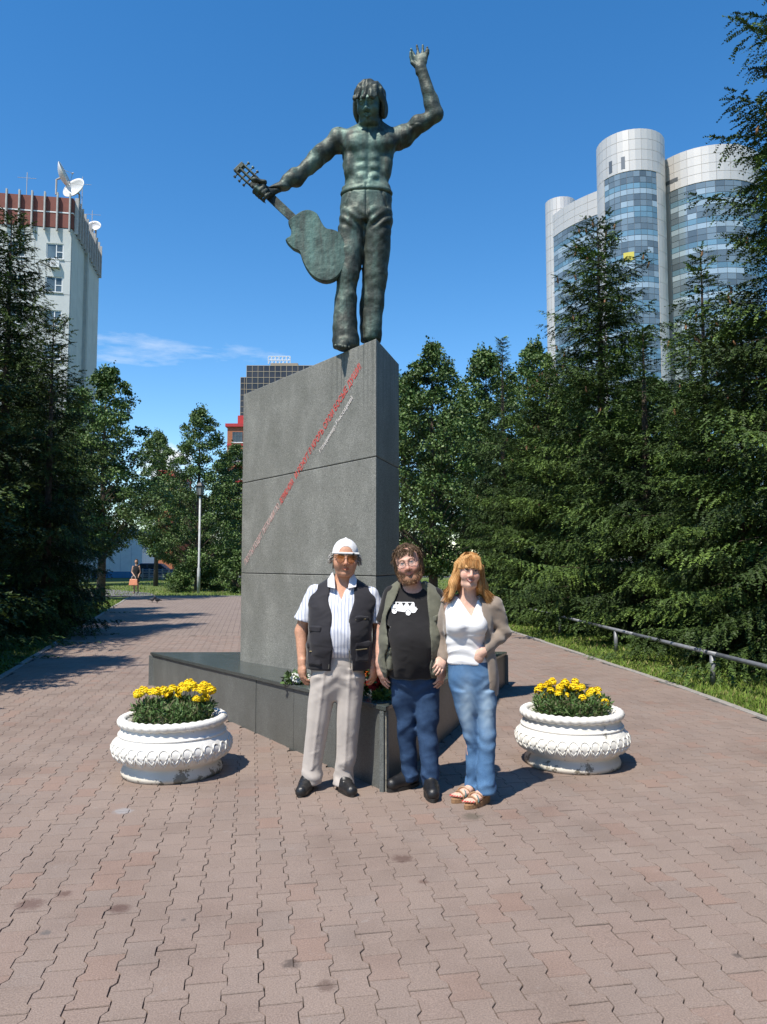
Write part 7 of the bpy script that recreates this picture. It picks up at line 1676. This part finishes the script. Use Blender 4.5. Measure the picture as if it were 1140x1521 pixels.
def dish(px, py, Y, r, yaw, pitch, label):
    c = at(px, py, Y); t = thing('satellite_dish', label, 'satellite dish', c, 0, 'satellite dishes on the panel tower'); M_d = mat('dish_white', (.55, .56, .57), .45, .06, 1)
    rot = bpy.data.objects.new('reflector', None)
    V_, F_ = [], []; n, k = 28, 7
    for s_, off in ((1, 0), (0, -.05)):
        for i in range(k + 1):
            rr = r * i / k; 
            for j in range(n): a = 2 * math.pi * j / n; V_.append((rr * math.cos(a), rr * math.sin(a), .42 * rr * rr / r + off))
    for L0 in (0, 1):
        b0 = L0 * (k + 1) * n
        for i in range(k):
            for j in range(n): q = (b0 + i*n + j, b0 + i*n + (j+1) % n, b0 + (i+1)*n + (j+1) % n, b0 + (i+1)*n + j); F_.append(q if L0 == 0 else q[::-1])
    b1 = (k + 1) * n
    for j in range(n): F_.append((k*n + j, k*n + (j+1) % n, b1 + k*n + (j+1) % n, b1 + k*n + j))
    M_ = Matrix.Rotation(yaw, 4, 'Z') @ Matrix.Rotation(R(90) - pitch, 4, 'X')
    o = mesh_obj('reflector', [M_ @ Vector(v_) for v_ in V_], F_, M_d, t, smooth=True)
    MB().tube([M_ @ Vector((0, 0, -.05)), M_ @ Vector((0, 0, -.4)), M_ @ Vector((0, 0, -.4)) + Vector((0, 0, -r * 1.1))], [.10, .09, .08], 7).build('mount', M_fin, t)
    MB().tube([M_ @ Vector((r * .95, 0, .40 * r)), M_ @ Vector((0, 0, .9 * r))], .02, 5).build('feed_arm', M_fin, t); MB().tube([M_ @ Vector((-r * .95, 0, .40 * r)), M_ @ Vector((0, 0, .9 * r))], .02, 5).build('feed_arm', M_fin, t)
    MB().tube([M_ @ Vector((0, 0, .82 * r)), M_ @ Vector((0, 0, .98 * r))], .06, 8).build('feed_horn', M_fin, t)
dish(90, 264, 68.0, 1.3, R(94), R(24), 'satellite dish seen edge-on, leftmost on the roof of the panel tower')
dish(114, 284, 67.5, 1.12, R(-20), R(22), 'large satellite dish facing the camera on the panel tower roof')
dish(141, 338, 74.0, .66, R(5), R(25), 'small satellite dish on the right side of the panel tower roof')
M_clad = mat('metal_cladding', (.60, .565, .53), .42, .04, .15, metal=.3, spec=.5)
M_joint = flat('cladding_joint', (.50, .475, .45), .6); M_mull = flat('mullion', (.16, .17, .18), .4, .5)
def tower_glass(name, c, var=.5):
    m, nt, b = new_mat(name); L = nt.links.new; oi = nd(nt, 'ShaderNodeObjectInfo'); at_ = nd(nt, 'ShaderNodeAttribute', attribute_name='rnd'); ad = nd(nt, 'ShaderNodeMath', operation='ADD'); L(oi.outputs['Random'], ad.inputs[0]); L(at_.outputs['Fac'], ad.inputs[1]); fr = nd(nt, 'ShaderNodeMath', operation='FRACT'); L(ad.outputs[0], fr.inputs[0])
    L(ramp(nt, fr.outputs[0], [(0, tuple(x * (1 - var) for x in c)), (1, tuple(min(1, x * (1 + var)) for x in c))]), b.inputs['Base Color']); b.inputs['Roughness'].default_value = .12; b.inputs['Specular IOR Level'].default_value = .9; b.inputs['Metallic'].default_value = .25; return m
M_vis = tower_glass('vision_glass', (.18, .225, .25), .4); M_spd = tower_glass('spandrel_glass', (.18, .30, .37), .2); M_pale = tower_glass('pale_glass', (.40, .48, .52), .12)
def arc_panel(mb, c, r, a0, a1, z0, z1, th=.12, n=4):
    vs_ = []
    for z in (z0, z1):
        for rr in (r, r - th):
            for i in range(n + 1): a = a0 + (a1 - a0) * i / n; vs_.append((c[0] + rr * math.sin(a), c[1] - rr * math.cos(a), z))
    m = n + 1; fs = []
    for i in range(n): fs += [(i, i+1, 2*m + i+1, 2*m + i), (m + i + 1, m + i, 3*m + i, 3*m + i+1), (2*m + i, 2*m + i+1, 3*m + i+1, 3*m + i), (m + i, m + i + 1, i + 1, i)]
    fs += [(0, 2*m, 3*m, m), (n, m + n, 3*m + n, 2*m + n)]
    return mb.add(vs_, fs)
def drum(t, c, r, a0, a1, z0, z1, dz, da, holes=(), core=True):
    """cladding panels on a drum sector; angle 0 faces the camera"""
    nz = max(1, round((z1 - z0) / dz)); na = max(1, round((a1 - a0) / da)); h = (z1 - z0) / nz; w = (a1 - a0) / na; g = .02 / r
    for i in range(nz):
        for j in range(na): arc_panel(MB(), c, r, a0 + w * j + g, a0 + w * (j + 1) - g, z0 + h * i + .025, z0 + h * (i + 1) - .025, .12, 2).build('cladding_panel', M_clad, t, smooth=False)
    if core: arc_panel(MB(), c, r - .06, a0, a1, z0, z1, .3, 14).build('backing', M_joint, t)
def bay(t, c, r, a0, a1, ztop, zbot, storey, na, big, budget):
    """curtain wall: per storey two vision rows and two spandrel rows, real panes in a mullion grid"""
    rows = [(.0, .26, 'v'), (.26, .52, 'v'), (.52, .76, 's'), (.76, 1.0, 'p')]
    w = (a1 - a0) / na; g = .035 / r; pv_, pf, pa = {'v': [], 's': [], 'p': []}, {'v': [], 's': [], 'p': []}, {'v': [], 's': [], 'p': []}; mats = {'v': M_vis, 's': M_spd, 'p': M_pale}
    z = ztop; rg = random.Random(int(r * 100)); made = 0; fl = 0
    arc_panel(MB(), c, r - .10, a0, a1, zbot, ztop, .25, 14).build('mullion_grid', M_mull, t)
    while z - storey > zbot:
        for (f0, f1, kd) in rows:
            for j in range(na):
                b0, b1 = a0 + w * j + g, a0 + w * (j + 1) - g; y0, y1 = z - storey * f1 + .04, z - storey * f0 - .04; kk = kd
                if kd == 'v' and rg.random() < .05: kk = 'p'
                if kd == 'p' and (fl % 2 == 1) and j > na // 2: kk = 's'
                if made < budget:
                    arc_panel(MB(), c, r - .06, b0, b1, y0, y1, .05, 1).build('pane', mats[kk], t); made += 1
                else:
                    mb = arc_panel(MB(), c, r - .06, b0, b1, y0, y1, .05, 1); n0 = len(pv_[kk]); pv_[kk] += mb.v; pf[kk] += [tuple(q + n0 for q in f) for f in mb.f]; pa[kk] += [rg.random()] * len(mb.v)
        z -= storey; fl += 1
    for kk in pv_:
        if pv_[kk]: tag(np_obj('pane_field', np.array(pv_[kk]), np.array(pf[kk]), mats[kk], t, attr=pa[kk]), kind='stuff')
def round_tower():
    t = thing('round_tower', 'silver office tower of round drums with curved blue-glass bays, behind the right-hand spruces', 'building')
    def PX(px, Y): return at(px, 500, Y).x
    def Z(py, Y): return at(942, py, Y).z
    zb = 22.0; st = 3.62
    # central drum
    Yc = 116.0; r = 5.15; c = (PX(942.5, Yc), Yc); Yf = Yc - r; z1 = Z(190, Yf); zg = Z(252, Yf)
    drum(t, c, r, R(-100), R(100), zg + .02, z1, 1.55, R(20)); drum(t, c, r, R(29), R(100), zb, zg, 2.4, R(18)); drum(t, c, r, R(-100), R(-68), zb, zg, 2.4, R(16))
    bay(t, c, r, R(-68), R(29), zg, zb, st, 9, True, 190)
    MB().lathe([(0, 0), (r - .05, 0), (r - .05, .05)], 40, (c[0], c[1], z1 - .5)).build('roof', M_joint, t)
    for px in (919, 934):
        a = math.asin((PX(px, Yf) - c[0]) / r); arc_panel(MB(), c, r + .03, a - .055, a + .055, Z(247, Yf), Z(229, Yf), .3, 1).build('slot_window', M_mull, t)
    # right drum
    Y2 = 120.0; r2 = 8.6; c2 = (PX(1052, Y2), Y2); Yf2 = Y2 - r2; z2 = Z(213, Yf2); zg2 = Z(266, Yf2)
    drum(t, c2, r2, R(-80), R(100), zg2 + .02, z2, 1.45, R(14)); bay(t, c2, r2, R(-58), R(70), zg2, zb, st, 14, True, 100)
    drum(t, c2, r2, R(-80), R(-58), zb, zg2, 2.4, R(22)); MB().lathe([(0, 0), (r2 - .05, 0), (r2 - .05, .05)], 40, (c2[0], c2[1], z2 - .5)).build('roof', M_joint, t)
    a = math.asin((PX(1017, Yf2) - c2[0]) / r2); arc_panel(MB(), c2, r2 + .03, a - .16, a + .16, Z(254, Yf2), Z(248, Yf2), .3, 3).build('slot_window', M_mull, t)
    # left receding wall: wide drum behind
    Y3 = 138.0; r3 = 21.0; c3 = (PX(975, Y3), Y3); zt3 = Z(258, 117.5); zg3 = Z(297, 118)
    drum(t, c3, r3, R(-79), R(-20), zg3 + .02, zt3, 1.45, R(7)); bay(t, c3, r3, R(-77), R(-20), zg3, zb, st, 15, True, 0); mr_ = MB(); mr_.add([(c3[0] + (r3 - .1) * math.sin(a), c3[1] - (r3 - .1) * math.cos(a), zt3 - .5) for a in np.linspace(R(-79), R(-20), 16)], [tuple(range(16))]).build('roof', M_joint, t)
    MB().box(-.2, .2, 0, 0, 0, 0) if False else None
    a = R(-33); arc_panel(MB(), c3, r3 + .03, R(-44), R(-30), Z(283, 119), Z(279, 119), .3, 3).build('slot_window', M_mull, t)
    # slim left stair drum
    Y4 = 134.0; r4 = 2.7; c4 = (PX(836, Y4), Y4); z4 = Z(291, Y4 - r4); drum(t, c4, r4, R(-110), R(110), zb, z4, 2.2, R(27)); MB().lathe([(0, 0), (r4 - .05, 0), (r4 - .05, .05)], 24, (c4[0], c4[1], z4 - .4)).build('roof', M_joint, t)
    MB().box(c[0] - 12, c[0] + 22, 124, 140, 0, zb + .5).build('podium', M_clad, t)
    # yellow banner in a window
    Yb = Yf + .6; x0, x1 = PX(930, Yb), PX(944, Yb); z0, z1_ = Z(387, Yb), Z(375, Yb); a0, a1 = math.asin((x0 - c[0]) / r), math.asin((x1 - c[0]) / r)
    arc_panel(MB(), c, r + .02, a0, a1, z0, z1_, .04, 3).build('yellow_banner', mat('banner_yellow', (.55, .48, .08), .6, .05, 2), t)
round_tower()
def glass_hotel():
    Y = 230.0; L_, Rr = at(361, 540, Y).x, at(470, 540, Y).x; zt = at(380, 543, Y).z; t = thing('glass_hotel', 'dark glass high-rise with a tan grid behind the left shoulder of the stele', 'building', (0, Y, 0)); M_dk = mat('dark_glass', (.028, .026, .030), .15, .4, .12, spec=.5, col2=(.06, .055, .06)); M_tan = flat('tan_grid', (.30, .25, .19), .6)
    MB().box(L_ + 1.2, Rr, 0, 20, 0, zt).build('glass_block', M_dk, t); x0 = at(355, 560, Y).x; zl = at(357, 557, Y).z; MB().box(x0, L_ + 1.15, 3, 20, 0, zl).build('glass_wing', M_dk, t)
    mb = MB(); x = L_ + 1.2; w = 1.75
    while x < Rr + .1: mb.box(x - .07, x + .07, -.12, .0, 0, zt); x += w
    z = zt
    while z > 10: mb.box(L_ + 1.2, Rr, -.10, -.004, z - .08, z + .08); z -= 1.85
    x = x0
    while x < L_ + 1.2: mb.box(x - .07, x + .07, 2.88, 3.0, 0, zl); x += 1.2
    z = zl
    while z > 10: mb.box(x0, L_ + 1.15, 2.9, 2.996, z - .08, z + .08); z -= 1.85
    tag(mb.build('mullion_grid', M_tan, t), kind='stuff')
    MB().box(L_ + 8, Rr - 6, 3, 14, zt, zt + 1.6).build('roof_plant', M_tan, t)
    fr = MB(); a, b = at(396, 530, Y).x, at(429, 530, Y).x; h = zt + 1.6
    for k in range(7): xx = a + (b - a) * k / 6; fr.tube([(xx, 4, h), (xx, 4, h + 2.4)], .12, 4)
    for zz in (h + 1.2, h + 2.4): fr.tube([(a, 4, zz), (b, 4, zz)], .12, 4)
    for k in range(6): fr.tube([(a + (b - a) * k / 6, 4, h), (a + (b - a) * (k + 1) / 6, 4, h + 2.4)], .08, 4)
    fr.build('roof_frame', M_white, t)
glass_hotel()
def brick_building():
    Y = 118.0; t = thing('brick_building', 'orange brick building with red bands and white sills left of the stele', 'building', (0, Y, 0)); M_br = mat('orange_brick', (.36, .125, .06), .85, .2, 3, bump=.3, bscale=20); M_rd = mat('red_band', (.42, .03, .03), .6, .1, 2)
    a, b = at(338, 640, Y).x, at(440, 640, Y).x; zt = at(345, 634, Y).z; st = (at(345, 634, Y).z - at(345, 693, Y).z) / 2 * 1.0
    MB().box(a, b, 0, 12, 0, zt).build('wall', M_br, t); MB().box(a - .3, b, -.3, 12, zt, zt + .5).build('cornice', M_rd, t); MB().box(a + 1.2, b, 2, 12, zt + .5, zt + 2.2).build('attic', M_rd, t)
    for f in range(6):
        z0 = zt - (f + 1) * 2.9
        for k in range(4):
            x = a + .8 + k * 2.2; w = MB()
            for xx in (0, .5, 1.02, 1.52): w.box(x + xx, x + xx + .07, -.08, -.004, z0 + .5, z0 + 2.1)
            for zz in (.5, 1.5, 2.03): w.box(x, x + 1.59, -.075, -.006, z0 + zz, z0 + zz + .07)
            o = w.build('window', M_mull, t); MB().box(x + .03, x + 1.56, -.05, -.003, z0 + .53, z0 + 2.07).build('pane', M_win, o); MB().box(x - .15, x + 1.75, -.14, -.09, z0 + .34, z0 + .48).build('sill', M_white, o)
        MB().box(a - .02, b, -.06, -.002, z0 - .05, z0 + .25).build('string_course', M_white if f == 1 else M_rd, t)
    x0, x1 = at(232, 700, Y).x + 14, at(256, 700, Y).x - 6; zl = at(240, 706, Y).z
    MB().box(x0 - 14, x1 + 6, 1, 12, 0, zl).build('low_wing', M_br, t); MB().box(x0 - 14, x1 + 6, .7, 12, zl, zl + .9).build('wing_fascia', M_rd, t)
    for k in range(3): x = x0 - 13.2 + 1.6 * k; o = MB().box(x, x + 1.0, .93, .998, zl - 2.6, zl - .9).build('window', M_win, t); MB().box(x - .1, x + 1.1, .85, .92, zl - 2.75, zl - 2.62).build('sill', M_white, o)
brick_building()
